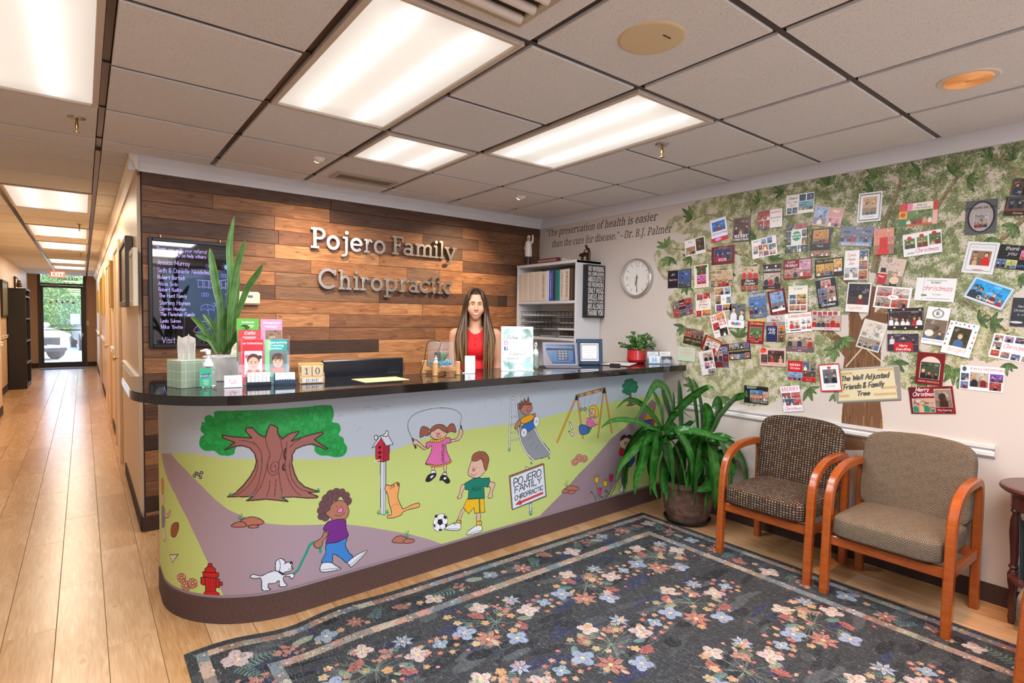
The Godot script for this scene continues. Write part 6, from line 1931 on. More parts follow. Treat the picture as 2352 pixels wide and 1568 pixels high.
	part("cover", bx(Vector3(-0.0, 0.02, 0.03), Vector3(0.028, 0.04, 0.30), 0.003), mm("5d1612", 0.5), rb)
	var gl := MB.new()
	for j in 17: gl.box(Vector3(-0.0144, 0.02, -0.1 + 0.0155 * j), Vector3(0.001, 0.018, 0.009))
	part("gilt_lettering", gl, mm("b9998a", 0.5), rb)
	var sc := thing("sculpture", "small bronze figure bent over a table on the bookcase", "sculpture", Vector3(3.42, 1.945, 0.80))
	var br := mm("4a3726", 0.35, 0.7)
	part("table", mbx([[Vector3(0, 0.05, 0), Vector3(0.05, 0.012, 0.1)], [Vector3(0, 0.024, -0.03), Vector3(0.03, 0.048, 0.012)], [Vector3(0, 0.024, 0.03), Vector3(0.03, 0.048, 0.012)]], 0.002), br, sc)
	part("patient", tub([Vector3(0, 0.064, -0.06), Vector3(0, 0.068, 0.0), Vector3(0, 0.064, 0.05)], [0.007, 0.011, 0.008], 8), br, sc)
	part("body", tub([Vector3(0, 0.0, 0.055), Vector3(0, 0.06, 0.058), Vector3(0, 0.1, 0.045), Vector3(0, 0.118, 0.02)], [0.01, 0.012, 0.014, 0.009], 8), br, sc)
	var hb := MB.new()
	hb.ball(Vector3(0, 0.13, 0.016), Vector3.ONE * 0.013, 12)
	part("head", hb, br, sc)
	part("arm", tub([Vector3(0, 0.112, 0.03), Vector3(0, 0.094, 0.0), Vector3(0, 0.076, -0.012)], 0.005, 6), br, sc)
func block_sign() -> void:
	var r := prints.take(200, 400)
	var cv := prints.cv
	cv.rect(0, 0, 200, 400, hx("16161a"))
	var y := 12.0
	for q in [["NO WHINING", 38], ["NO COMPLAINING", 28], ["ABSOLUTELY", 38], ["NO FROWNING", 34], ["ONLY HUGS", 42], ["SMILES AND", 42], ["WARM FUZZY FEELINGS", 20], ["ARE ALLOWED", 38], ["THANK YOU", 44]]:
		fit(cv, q[0], 12, y, 178, q[1], hx("e9e6e0"))
		y += q[1] + 6
	var t := thing("block_sign", "black block sign with white capitals on the bookcase side", "sign", Vector3(3.461, 1.448, 0.878))
	var o := printed(0.222, 0.46, 0.05, prints, r, mm("1a1a1d", 0.6), "block", t)
func snap(cv: Cv, r: Rect2, bg: String, n: int, sd: int, tone := "") -> void:
	var g := RandomNumberGenerator.new()
	g.seed = sd
	var b := hx(bg)
	cv.rect(r.position.x, r.position.y, r.size.x, r.size.y, b)
	cv.rect(r.position.x, r.position.y + r.size.y * 0.62, r.size.x, r.size.y * 0.38, b.darkened(0.25).lerp(hx("8a7860"), 0.3))
	for k in 5: cv.rect(r.position.x + g.randf() * r.size.x * 0.8, r.position.y + g.randf() * r.size.y * 0.5, r.size.x * 0.2, r.size.y * 0.14, b.lerp([Color.WHITE, Color.BLACK, hx("5a6a3a")][k % 3], 0.3))
	var pals := ["b3262c", "e8e0d0", "2c3550", "c7a27a", "5a6a3a", "8a8a94"]
	for k in int(8 + r.size.x * r.size.y / 260.0):
		var c := b.lerp(hx(pals[g.randi() % 6]), 0.45).darkened(g.randf() * 0.3)
		var q := r.position + Vector2(g.randf() * 0.86 * r.size.x, g.randf() * 0.9 * r.size.y)
		cv.rect(q.x, q.y, minf(2 + g.randf() * 7, r.end.x - q.x), minf(2 + g.randf() * 5, r.end.y - q.y), c)
	var cl := ["b3262c", "2c3550", "e4ddd0", "7a1f24", "30402f", "20222a", "c7a27a", "4a6a94"]
	var s: float = minf(r.size.y * 0.5, r.size.x / (n * 0.8 + 0.3))
	for k in n:
		var x: float = r.position.x + r.size.x * (k + 0.5 + g.randf_range(-0.1, 0.1)) / n
		var h: float = s * g.randf_range(0.72, 1.2)
		var y: float = r.end.y - h * g.randf_range(1.05, 1.6)
		y = maxf(y, r.position.y + 1)
		var c := hx(tone if tone and g.randf() < 0.6 else cl[g.randi() % 8])
		var w := h * 0.36
		cv.fill([[Vector2(maxf(x - w, r.position.x), r.end.y), Vector2(maxf(x - w, r.position.x), y + h * 0.75), Vector2(x - w * 0.4, y + h * 0.48), Vector2(x + w * 0.4, y + h * 0.48), Vector2(minf(x + w, r.end.x), y + h * 0.75), Vector2(minf(x + w, r.end.x), r.end.y)]], c)
		var hair := hx(["2a1c14", "4a3220", "8a6a44", "1a1616", "c9a468"][g.randi() % 5])
		cv.oval(Vector2(x, y + h * 0.14), h * 0.22, h * 0.25, hair)
		cv.oval(Vector2(x, y + h * 0.24), h * 0.165, h * 0.21, hx(["e2b596", "d7a07e", "c48a66", "e8c2a8"][g.randi() % 4]))
		if h > 22:
			cv.line([Vector2(x - h * 0.06, y + h * 0.34), Vector2(x + h * 0.06, y + h * 0.34)], 1.5, hx("8a3a34"))
			for e in [-1, 1]: cv.rect(x + e * h * 0.07 - 1, y + h * 0.2, 2, 2, hx("2a1a14"))
	var o := cv.A * r.position
	var ri := Rect2i(Vector2i(o) + Vector2i.ONE, Vector2i(r.size) - Vector2i.ONE * 2)
	if ri.size.x > 12 and ri.size.y > 12:
		var im := cv.im.get_region(ri)
		im.resize(int(ri.size.x * 0.5), int(ri.size.y * 0.5), Image.INTERPOLATE_BILINEAR)
		im.resize(ri.size.x, ri.size.y, Image.INTERPOLATE_CUBIC)
		cv.im.blit_rect(im, Rect2i(Vector2i.ZERO, ri.size), ri.position)
func portrait(cv: Cv, r: Rect2, bg: String, hair: String, shirt: String, bun: bool) -> void:
	cv.rect(r.position.x, r.position.y, r.size.x, r.size.y, hx(bg))
	var c := r.get_center() + Vector2(0, -r.size.y * 0.02)
	var w := r.size.x
	cv.fill([[Vector2(r.position.x + w * 0.06, r.end.y), Vector2(c.x - w * 0.3, c.y + w * 0.45), Vector2(c.x + w * 0.3, c.y + w * 0.45), Vector2(r.end.x - w * 0.04, r.end.y)]], hx(shirt))
	if bun:
		cv.oval(c + Vector2(-w * 0.36, -w * 0.36), w * 0.13, w * 0.12, hx("e0607c")); cv.oval(c + Vector2(w * 0.36, -w * 0.32), w * 0.13, w * 0.12, hx(hair))
	cv.oval(c + Vector2(0, -w * 0.16), w * 0.36, w * 0.38, hx(hair))
	cv.oval(c + Vector2(0, w * 0.06), w * 0.31, w * 0.39, hx("e0b093"))
	if not bun:
		for k in 6: cv.oval(c + Vector2(w * (-0.28 + 0.11 * k), -w * 0.2 - 0.04 * w * (k % 2)), w * 0.09, w * 0.13, hx(hair).lightened(0.1 * (k % 3)))
	for s in [-1, 1]:
		cv.oval(c + Vector2(s * w * 0.13, w * 0.05), w * 0.055, w * 0.035, hx("f4eee8")); cv.oval(c + Vector2(s * w * 0.13, w * 0.05), w * 0.03, w * 0.035, hx("3a2418"))
		cv.line([c + Vector2(s * w * 0.07, -w * 0.03), c + Vector2(s * w * 0.2, -w * 0.04)], 2.5, hx(hair))
	cv.line([c + Vector2(0, w * 0.08), c + Vector2(-w * 0.03, w * 0.19), c + Vector2(w * 0.03, w * 0.19)], 1.5, hx("c08a70"))
	cv.line([c + Vector2(-w * 0.09, w * 0.28), c + Vector2(0, w * 0.3), c + Vector2(w * 0.09, w * 0.28)], 3, hx("c26a62"))
	if bun: cv.fill([[Vector2(r.position.x + w * 0.3, r.end.y), c + Vector2(-w * 0.05, w * 0.42), c + Vector2(w * 0.14, w * 0.36), c + Vector2(w * 0.12, w * 0.5), Vector2(r.position.x + w * 0.6, r.end.y)]], hx("dba98c"))
func leafy(cv: Cv, x: float, y: float, s: float, a: float, c: String) -> void:
	for k in 7:
		var d := Vector2.from_angle(a + (k - 3) * 0.32)
		cv.oval(Vector2(x, y) + d * s * 0.55, s * 0.5, s * 0.09, hx(c).lightened(0.08 * (k % 3)), d.angle())
func counter_items() -> void:
	var cv := prints.cv
	var white := mm("e8e4de", 0.5)
	var ti := Image.create(64, 64, false, Image.FORMAT_RGB8)
	ti.fill(hx("8fa089"))
	for k in 64:
		for w in 2: ti.set_pixel(k, w, hx("d5dcc4")); ti.set_pixel(w, k, hx("d5dcc4"))
	var t := thing("tissue_box", "green tissue box with pale grid lines and a white tissue sticking up", "tissue box", Vector3(0.29, CT, 1.344), deg_to_rad(20.7))
	part("box", bx(Vector3(0, 0.063, 0), Vector3(0.118, 0.126, 0.122), 0.002), fabric(ImageTexture.create_from_image(ti), 26.0, 0.6), t)
	var P := []
	for i in 7:
		var row := PackedVector3Array()
		for j in 13:
			var u := j / 12.0 - 0.5; var v := i / 6.0
			row.append(Vector3(u * (0.07 + 0.01 * v), 0.122 + 0.112 * v + 0.012 * sin(u * 9.0 + 1.0) * v, 0.012 * sin(u * 17.0 + v * 2.0) * (0.6 + v) + 0.006 * v))
		P.append(row)
	var m := MB.new()
	m.grid(P); m.grid(P, true)
	part("tissue", m, mm("f3eee8", 0.9, 0.0, {"backlight_enabled": true, "backlight": Color(0.3, 0.3, 0.3)}), t)
	var gel := func(at: Vector3, turn: float, lab: String) -> void:
		var g := thing("hand_gel_bottle", lab, "bottle", at, turn)
		part("bottle", bx(Vector3(0, 0.05, 0), Vector3(0.064, 0.1, 0.036), 0.011), mm("d8ece4", 0.08, 0.0, {"refraction_enabled": true, "refraction_scale": 0.033, "albedo_color": Color(0.86, 0.95, 0.91, 0.25)}), g)
		var r := prints.take(110, 150)
		cv.rect(0, 0, 110, 150, hx("4fc79c"))
		cv.fill([[Vector2(18, 52), Vector2(98, 40), Vector2(94, 70), Vector2(14, 80)]], hx("1d3f8f"))
		cv.text("PURELL", 56, 71, 26, Color.WHITE, "Droid Sans*", 0.5, 0.2, -0.12)
		for k in 4: cv.rect(28 + 4 * k, 94 + 12 * k, 60 - 6 * k, 5, hx("d6f3e6"))
		var f := MB.new()
		f.quad(Vector3(-0.031, 0.008, 0.0185), Vector3(0.018, 0.008, 0.0185), Vector3(0.018, 0.092, 0.0185), Vector3(-0.031, 0.092, 0.0185), V0, prints.uv(r))
		part("label", f, prints.mt, g)
		part("collar", lat([[0.0, 0.1], [0.02, 0.1], [0.02, 0.112], [0.014, 0.124], [0.014, 0.132], [0.006, 0.134], [0.0055, 0.158], [0.0, 0.158]], V0, 20), mm("e9ece8", 0.3), g)
		part("pump", tub([Vector3(0, 0.155, 0), Vector3(0, 0.169, 0), Vector3(-0.008, 0.172, 0.0), Vector3(-0.032, 0.169, 0)], [0.011, 0.011, 0.009, 0.004], 10), mm("eef0ec", 0.3), g)
	gel.call(Vector3(0.362, CT, 1.445), deg_to_rad(-24), "clear hand gel bottle with green label and white pump before the tissue box")
	gel.call(Vector3(2.335, CT, 1.43), deg_to_rad(60), "hand gel bottle half hidden behind the follow us sign")
	var r := prints.take(150, 110)
	cv.rect(0, 0, 150, 110, hx("f0e6ea"))
	for k in 3: leafy(cv, 40 + 30 * k, 50 + 18 * (k % 2), 26, k * 1.3, "dba9b4")
	cv.hand("Love Notes", 75, 80, 16, 1.6, hx("8a6a74"))
	t = thing("card_stand", "low stand with a pale pink flowered card on the counter", "card holder", Vector3(0.457, CT, 1.489), deg_to_rad(-8))
	part("foot", bx(Vector3(0, 0.003, -0.008), Vector3(0.08, 0.006, 0.03), 0.002), mm("e0e4e6", 0.15), t)
	printed(0.074, 0.052, 0.0025, prints, r, white, "card", t, facing(0, Vector3(0, 0.005, 0.002), 14))
	t = thing("card_holder", "dark blue holder with three upright appointment cards", "card holder", Vector3(0.568, CT, 1.487), deg_to_rad(-9))
	part("tray", mbx([[Vector3(0, 0.004, 0), Vector3(0.106, 0.008, 0.036)], [Vector3(0, 0.012, 0.016), Vector3(0.106, 0.018, 0.004)], [Vector3(0, 0.022, -0.016), Vector3(0.106, 0.04, 0.004)], [Vector3(-0.051, 0.012, 0), Vector3(0.004, 0.018, 0.034)], [Vector3(0.051, 0.012, 0), Vector3(0.004, 0.018, 0.034)]], 0.001), mm("1c2530", 0.3), t)
	for k in 3:
		var q := prints.take(60, 110)
		cv.rect(0, 0, 60, 110, hx("efeae4")); cv.oval(Vector2(30, 12), 3, 3, hx("333333"))
		for j in 9: cv.rect(14 + (j * 7) % 20, 30 + j * 8, 10, 4, hx("3a4260"))
		tag(printed(0.032, 0.058, 0.002, prints, q, white, "card", self, Transform3D(Basis(Vector3.UP, deg_to_rad(-9)), Vector3(0.568, CT + 0.008, 1.487)) * facing(0, Vector3(-0.033 + 0.033 * k, 0, 0.002 * k), 12), 0.0008), "small white appointment card, %s of the three in the dark blue holder" % ["left", "middle", "right"][k], "card", "upright appointment cards").name = numbered("appointment_card")
	t = thing("card_holder", "slate blue holder with wide pale business cards", "card holder", Vector3(0.69, CT, 1.478), deg_to_rad(-8))
	part("tray", mbx([[Vector3(0, 0.004, 0), Vector3(0.1, 0.008, 0.04)], [Vector3(0, 0.014, 0.018), Vector3(0.1, 0.022, 0.004)], [Vector3(0, 0.028, -0.018), Vector3(0.096, 0.052, 0.004)]], 0.001), mm("31465c", 0.35), t)
	r = prints.take(130, 80)
	cv.rect(0, 0, 130, 80, hx("dfeaf2")); cv.text("Family Wellness", 65, 22, 13, hx("55687a")); cv.rect(30, 30, 70, 3, hx("9ab0c2"))
	for k in 5: cv.oval(Vector2(30 + 17 * k, 56), 6, 5, hx(["3d5a8c", "51477e", "2f3f66"][k % 3]))
	tag(printed(0.09, 0.05, 0.014, prints, r, white, "card", self, Transform3D(Basis(Vector3.UP, deg_to_rad(-8)), Vector3(0.69, CT + 0.008, 1.478)) * facing(0, Vector3(0, 0, 0.004), 10), 0.001), "stack of pale blue business cards in the slate holder", "cards").name = numbered("business_cards")
	var ac := mm("e8eef018", 0.04, 0.0, {"transparency": 1})
	t = thing("leaflet_rack", "clear three-tier leaflet rack beside the snake plant", "rack", Vector3(0.615, CT, 1.385), deg_to_rad(-12))
	for k in 3: part("tier", mbx([[Vector3(0, 0.05 + 0.035 * k, 0.053 - 0.04 * k), Vector3(0.225, 0.1 + 0.05 * k, 0.003)], [Vector3(0, 0.004 + 0.04 * k, 0.035 - 0.04 * k), Vector3(0.225, 0.004, 0.034)]]), ac, t)
	for s in [-1, 1]: part("side", bx(Vector3(0.114 * s, 0.12, 0), Vector3(0.003, 0.24, 0.12)), ac, t)
	for q in [["Ear Infections", -0.052, 0.026, 0.006, "c8242e", 1, "red ear infections leaflet with a girl's face, front left of the rack"], ["Hyperactivity & Learning Disorders", 0.056, 0.026, 0.006, "22a7a0", 2, "teal and green leaflet with a boy's face, front right of the rack"], ["Colic", -0.062, -0.012, 0.052, "c33a40", 0, "red leaflet headed Colic in the middle tier"], ["Scoliosis", -0.07, -0.045, 0.108, "57a83a", 3, "green leaflet at the back left of the rack"], ["Chiropractic", 0.038, -0.045, 0.106, "e48fb0", 4, "pink leaflet at the back right of the rack"]]:
		r = prints.take(110, 236)
		cv.rect(0, 0, 110, 236, hx(q[4]))
		if q[5] == 2:
			cv.rect(0, 0, 28, 236, hx("7fd08a"))
			for k in 3: cv.text(["Hyperactivity", "& Learning", "Disorders"][k], 14, 22 + 16 * k, 15, Color.WHITE, "Droid Sans*", 0.0)
		else: cv.text(q[0], 55, 26, 15 if q[0].length() > 7 else 24, Color.WHITE, "Droid Sans*", 0.5, 0.0 if q[5] == 1 else 0.2)
		if q[5] == 1:
			portrait(cv, Rect2(18, 62, 86, 128), "e9d6d8", "4a2c22", "d8424c", true); cv.rect(0, 0, 10, 236, hx("e0585c"))
		elif q[5] == 2: portrait(cv, Rect2(22, 62, 82, 118), "6f7478", "4a3626", "d8542c", false)
		else:
			snap(cv, Rect2(24, 62, 84, 76), "8a6a54" if q[5] == 4 else "6a7a58", 1, 40 + q[5])
			cv.rect(20, 38, 66, 4, Color(1, 1, 1)); cv.rect(30, 46, 50, 3, hx("f4d6da"))
		tag(printed(0.1, 0.212, 0.006, prints, r, white, "leaflet", self, Transform3D(Basis(Vector3.UP, deg_to_rad(-12)), Vector3(0.615, CT, 1.385)) * facing(0, Vector3(q[1], q[3], q[2]), 6)), q[6], "leaflet", "leaflets in the clear rack").name = numbered("leaflet")
	var birch := fabric(tx.oak, 3.0, 0.6, "e2d0a8")
	t = thing("block_calendar", "pale wooden block calendar holder on the counter", "calendar", Vector3(0.815, CT, 1.485), deg_to_rad(-10))
	part("base", bx(Vector3(0, 0.018, 0), Vector3(0.118, 0.036, 0.062), 0.002), birch, t)
	part("back", bx(Vector3(0, 0.055, -0.026), Vector3(0.118, 0.09, 0.01), 0.002), birch, t)
	for s in [-1, 1]: part("side", mbx([[Vector3(0.055 * s, 0.058, -0.012), Vector3(0.008, 0.076, 0.02)], [Vector3(0.055 * s, 0.044, 0.012), Vector3(0.008, 0.016, 0.03)]], 0.002), birch, t)
	for q in [["1", -0.026, "left"], ["0", 0.026, "right"], ["JUNE", 0.0, ""]]:
		r = prints.take(100, 100 if q[2] else 30)
		cv.rect(0, 0, 100, 100 if q[2] else 30, hx("d6c3a0") if q[2] else hx("dcdad4"))
		if q[2]: cv.text(q[0], 50, 82, 92, hx("3a2418"), "Droid Serif")
		else: cv.text("JUNE", 50, 24, 25, hx("4a4038"), "Droid Serif")
		var loc := Vector3(q[1], 0.0365, 0.004) if q[2] else Vector3(0, 0.004, 0.033)
		var o := printed(0.05 if q[2] else 0.1, 0.05 if q[2] else 0.026, 0.046 if q[2] else 0.006, prints, r, birch, "date_block", self, Transform3D(Basis(Vector3.UP, deg_to_rad(-10)), Vector3(0.815, CT, 1.485)) * facing(0, loc), 0.0015)
		o.name = numbered("date_block")
		tag(o, "wooden block with the %s in the block calendar" % {"1": "figure one", "0": "figure nought", "JUNE": "word JUNE, lying below the figures"}[q[0]], "block", "calendar blocks")
	t = thing("computer_monitor", "black computer screen standing behind the counter, its back to the lobby", "monitor", Vector3(1.255, 0.7465, 1.10), deg_to_rad(4))
	part("back_shell", bx(Vector3(0, 0.27, 0), Vector3(0.53, 0.31, 0.03), 0.006), mm("191c22", 0.22), t)
	part("screen", bx(Vector3(0, 0.27, -0.0155), Vector3(0.51, 0.29, 0.002)), mm("0c0d10", 0.1), t)
	part("stand", mbx([[Vector3(0, 0.07, -0.01), Vector3(0.06, 0.14, 0.02)], [Vector3(0, 0.004, -0.02), Vector3(0.22, 0.008, 0.16)]], 0.002), mm("17181c", 0.4), t)
	r = prints.take(120, 40)
	cv.rect(0, 0, 120, 40, hx("191c22")); cv.text("acer", 60, 30, 36, hx("08090b"), "Droid Sans*", 0.5, 0.2)
	for k in 4: cv.rect(16 + 22 * k, 31, 9, 2, hx("7a828e"))
	m = MB.new()
	m.quad(Vector3(0.15, 0.33, 0.0156), Vector3(0.24, 0.33, 0.0156), Vector3(0.24, 0.362, 0.0156), Vector3(0.15, 0.362, 0.0156), V0, prints.uv(r))
	part("maker_mark", m, prints.mt, t)
	m = MB.new()
	slab([Vector2(1.045, 1.43), Vector2(1.045, 1.615), Vector2(1.30, 1.605), Vector2(1.30, 1.432)], CT + 0.0002, CT + 0.0016, m)
	solo("paper_sheet", m, mm("e6c87c", 0.7), "yellow parchment paper lying flat on the counter", "paper")
	var wd := fabric(tx.oak, 3.0, 0.5, "f0d2a4")
	t = thing("tank_stand", "pale wooden crossed stand carrying the round fish tank", "stand", Vector3(1.60, CT, 1.425), deg_to_rad(-4))
	for k in 4: part("post", bx(Vector3(0.074 * (1 if k % 2 else -1), 0.04, 0.074 * (1 if k < 2 else -1)), Vector3(0.024, 0.08, 0.024), 0.003), wd, t)
	for k in 2: part("rail", bx(Vector3(0, 0.026 + 0.004 * k, 0), Vector3(0.2, 0.022, 0.018) if k == 0 else Vector3(0.018, 0.022, 0.2), 0.002), wd, t).rotation.y = PI / 4
	for k in 4: part("foot", lat([[0, 0], [0.008, 0.0], [0.008, 0.003], [0, 0.003]], Vector3(0.074 * (1 if k % 2 else -1), -0.0005, 0.074 * (1 if k < 2 else -1)), 10), mm("6a665f", 0.5), t)
	t = thing("fish_tank", "small round glass fish tank with blue gravel and plants", "fish tank", Vector3(1.60, CT + 0.0425, 1.425))
	part("glass", lat([[0.0, 0.0], [0.072, 0.0], [0.079, 0.008], [0.079, 0.15], [0.0775, 0.151]], V0, 40), mm("eef6f812", 0.02, 0.0, {"transparency": 1, "metallic_specular": 0.5}), t)
	part("water", lat([[0.077, 0.125], [0.077, 0.128], [0.0, 0.128]], V0, 40), mm("dcebee10", 0.02, 0.0, {"transparency": 1, "metallic_specular": 0.3}), t)
	var gm := MB.new()
	for k in 260:
		var a := rng.randf() * TAU; var q := sqrt(rng.randf()) * 0.07
		gm.ball(Vector3(q * cos(a), 0.014 + rng.randf() * 0.022, q * sin(a)), Vector3(rng.randf_range(0.004, 0.008), 0.004, 0.006), 6)
	part("gravel", gm, mm("1f93ad", 0.2), t).set_meta("kind", "stuff")
	for k in 3:
		var wm := MB.new()
		for j in 16:
			var a := rng.randf() * TAU
			var b := Vector3(-0.02 + 0.03 * k, 0.03, 0.01 - 0.02 * k)
			wm.tube([b, b + Vector3(cos(a) * 0.012, 0.03, sin(a) * 0.012), b + Vector3(cos(a) * 0.03, 0.045 + 0.012 * rng.randf(), sin(a) * 0.03)], [0.002, 0.005, 0.001], 5)
		part("water_plant", wm, mm(["2f7d24", "4c9a2c", "3a5a30"][k], 0.4), t)
	part("filter", bx(Vector3(-0.035, 0.07, 0.02), Vector3(0.03, 0.045, 0.03), 0.004), mm("15161a", 0.4), t)
	part("cable", tub(curve([Vector3(-0.035, 0.09, 0.02), Vector3(-0.02, 0.145, 0.03), Vector3(-0.06, 0.165, 0.02), Vector3(-0.095, 0.14, 0.0), Vector3(-0.105, 0.05, -0.01), Vector3(-0.11, -0.035, -0.05)]), 0.0022, 6), mm("111113", 0.4), t)
	t = thing("toy_figure", "tiny white robed figure beside the fish tank", "figurine", Vector3(1.527, CT + 0.0805, 1.492))
	part("robe", lat([[0, 0], [0.011, 0], [0.009, 0.016], [0.005, 0.026], [0, 0.027]], V0, 12), mm("e9dfdb", 0.5), t)
	m = MB.new()
	m.ball(Vector3(0, 0.031, 0), Vector3.ONE * 0.006, 10)
	part("head", m, mm("c79a80", 0.5), t)
	part("belt", lat([[0.0098, 0.011], [0.0102, 0.013], [0.0092, 0.015]], V0, 12), mm("8a2c34", 0.5), t)
	r = prints.take(120, 200)
	cv.rect(0, 0, 120, 200, hx("eef0f0"))
	cv.line(Cv.smooth([Vector2(60, 22), Vector2(98, 60), Vector2(60, 98), Vector2(22, 60)], true), 3, hx("55585c"))
	for k in 3: cv.text(["REVIEW", "us on", "Google"][k], 60, 48 + 15 * k, 13, hx("4a4d52"))
	cv.text("TAP HERE", 60, 128, 10, hx("55585c"))
	cv.line(Cv.smooth([Vector2(38, 150), Vector2(50, 142), Vector2(62, 150), Vector2(60, 170), Vector2(44, 174)], true), 3, hx("55585c"))
	cv.rect(24, 186, 72, 3, hx("8a8d92"))
	t = thing("review_sign", "small white stand-up review sign in front of the woman in red", "sign", Vector3(1.785, CT, 1.46), deg_to_rad(-30))
	part("foot", bx(Vector3(-0.01, 0.002, 0.012), Vector3(0.075, 0.004, 0.04), 0.001), mm("d4d6d6", 0.3), t)
	printed(0.064, 0.104, 0.004, prints, r, white, "panel", t, facing(0, Vector3(0, 0.003, 0), 10), 0.0015)
	r = prints.take(330, 440)
	cv.rect(0, 0, 330, 440, hx("e6ebea"))
	for q in [[30, 40, 70, 0.6, "8fb8a8"], [90, 30, 60, 0.9, "a9cabc"], [40, 110, 46, 1.6, "9cc2b4"], [270, 20, 60, 1.8, "5a8a78"], [300, 60, 60, 2.2, "6a9a86"], [40, 400, 60, -0.9, "6fa596"], [70, 420, 70, -0.5, "5c9384"], [290, 390, 70, -2.4, "8fbcb4"], [310, 330, 50, -2.7, "9ac4b8"]]: leafy(cv, q[0], q[1], q[2], q[3], q[4])
	cv.oval(Vector2(285, 405), 52, 44, hx("9fc6c4")); cv.rect(0, 436, 330, 4, hx("e6ebea"))
	cv.hand("Follow", 118, 125, 34, 4, hx("33383a"), 0.5, 0.3); cv.hand("Us!", 245, 122, 34, 5, hx("2f6a60"), 0.5, 0.1)
	cv.rect(28, 148, 38, 38, hx("c6358a")); cv.rect(28, 168, 38, 18, hx("ee6a3a")); cv.rect(34, 154, 26, 26, hx("f4eef2")); cv.rect(38, 158, 18, 18, hx("d8456a")); cv.oval(Vector2(47, 167), 7, 7, hx("f4eef2")); cv.oval(Vector2(47, 167), 4, 4, hx("d8456a"))
	cv.text("@PojeroFamilyChiropractic", 76, 174, 19, hx("6a6a64"), "Droid Serif", 0.0)
	cv.rect(28, 204, 38, 38, hx("3b5a9a")); cv.text("f", 52, 242, 44, Color.WHITE, "Droid Sans*")
	cv.text("Pojero Family Chiropractic", 76, 230, 19, hx("6a6a64"), "Droid Serif", 0.0)
	cv.hand("& Leave us a", 165, 286, 22, 2.6, hx("4a5250"), 0.5, 0.3); cv.hand("Review on", 118, 332, 22, 2.6, hx("4a6a68"), 0.5, 0.3)
	for k in 6: cv.text("Google"[k], 198 + [0, 20, 36, 52, 68, 76][k], 333, 27, hx(["4a7ad8", "d84a3c", "e8b03a", "4a7ad8", "3a9a50", "d84a3c"][k]), "Droid Sans", 0.0)
	cv.hand("Thank You!", 160, 388, 24, 2.6, hx("4a7a80"), 0.5, 0.3)
	t = thing("follow_us_sign", "upright acrylic sign reading Follow Us with green leaves", "sign", Vector3(2.146, CT, 1.47), deg_to_rad(-28))
	part("foot", bx(Vector3(0, 0.002, 0.01), Vector3(0.213, 0.004, 0.06), 0.001), mm("dfe8ea", 0.1), t)
	printed(0.213, 0.284, 0.005, prints, r, white, "panel", t, facing(0, Vector3(0, 0.003, 0), 4), 0.001)
	r = prints.take(280, 190)
	cv.rect(0, 0, 280, 190, hx("6f9fd8"))
	cv.rect(0, 0, 280, 16, hx("1f4f9a")); cv.rect(262, 0, 18, 190, hx("1a4a8c")); cv.rect(0, 176, 280, 14, hx("2a66b4"))
	cv.fill([[Vector2(0, 70), Vector2(60, 190), Vector2(0, 190)]], hx("d8c4bc"))
	cv.rect(22, 30, 30, 26, hx("1f5f9c")); cv.rect(112, 40, 100, 118, hx("22304e"))
	for k in 12: cv.rect(118 + 31 * (k % 3), 54 + 26 * (k / 3), 27, 21, hx("b9c4d4") if k != 11 else hx("c89098"))
	cv.rect(240, 156, 18, 5, hx("22304e"))
	t = thing("tablet", "tablet computer in a grey case showing a keypad on blue", "tablet", Vector3(2.575, CT, 1.42), deg_to_rad(-32))
	part("case_foot", bx(Vector3(0.01, 0.004, 0.035), Vector3(0.25, 0.008, 0.09), 0.003), mm("6d6a70", 0.5), t)
	part("case_prop", bx(Vector3(0, 0.06, -0.06), Vector3(0.2, 0.12, 0.005), 0.001), mm("5c5a60", 0.6), t).rotation.x = 0.35
	var o := printed(0.252, 0.178, 0.012, prints, r, mm("77727a", 0.45), "body", t, facing(0, Vector3(0, 0.008, 0.02), 22), 0.004)
	var pr := o.get_child(0)
	pr.name = "screen"
	pr.transform = Transform3D(Basis.from_scale(Vector3(0.86, 0.84, 1.0)), Vector3(0, 0.014, 0))
	var em := StandardMaterial3D.new()
	em.resource_name = "screen"; em.roughness = 0.2; em.albedo_color = Color(0.03, 0.03, 0.03)
	em.emission_enabled = true; em.emission = Color.BLACK; em.emission_energy_multiplier = 0.55
	tx.screen = em
	pr.set_surface_override_material(0, em)
	r = prints.take(220, 200)
	cv.rect(0, 0, 220, 200, hx("f2efec"))
	for k in 2: cv.line([Vector2(16 + 9 * k, 22 + 8 * k), Vector2(204 - 9 * k, 22 + 8 * k), Vector2(204 - 9 * k, 180 - 8 * k), Vector2(16 + 9 * k, 180 - 8 * k)], 6 - 4 * k, hx("5a5a60"), true)
	for k in 5: cv.text(["DON'T FORGET TO", "Book Your Visits And", "Pay At The Time", "Of Service", "THANK YOU !!"][k], 110, 58 + 26 * k, 15 if k < 4 else 17, hx("77777c"), "Droid Serif")
	t = thing("picture_frame", "navy blue frame with a bordered printed notice on the counter", "picture frame", Vector3(2.905, CT, 1.385), deg_to_rad(-24))
	var fr := MB.new()
	for q in [[Vector3(-0.088, 0.0975, 0), Vector3(0.03, 0.195, 0.022)], [Vector3(0.088, 0.0975, 0), Vector3(0.03, 0.195, 0.022)], [Vector3(0, 0.015, 0), Vector3(0.148, 0.03, 0.022)], [Vector3(0, 0.18, 0), Vector3(0.148, 0.03, 0.022)]]: fr.box(q[0], q[1], 0.004)
	var fo := part("frame", fr, mm("2c4256", 0.5), t)
	fo.rotation.x = -0.1
	printed(0.15, 0.137, 0.008, prints, r, white, "notice", fo, Transform3D(Basis.IDENTITY, Vector3(0, 0.029, -0.003)))
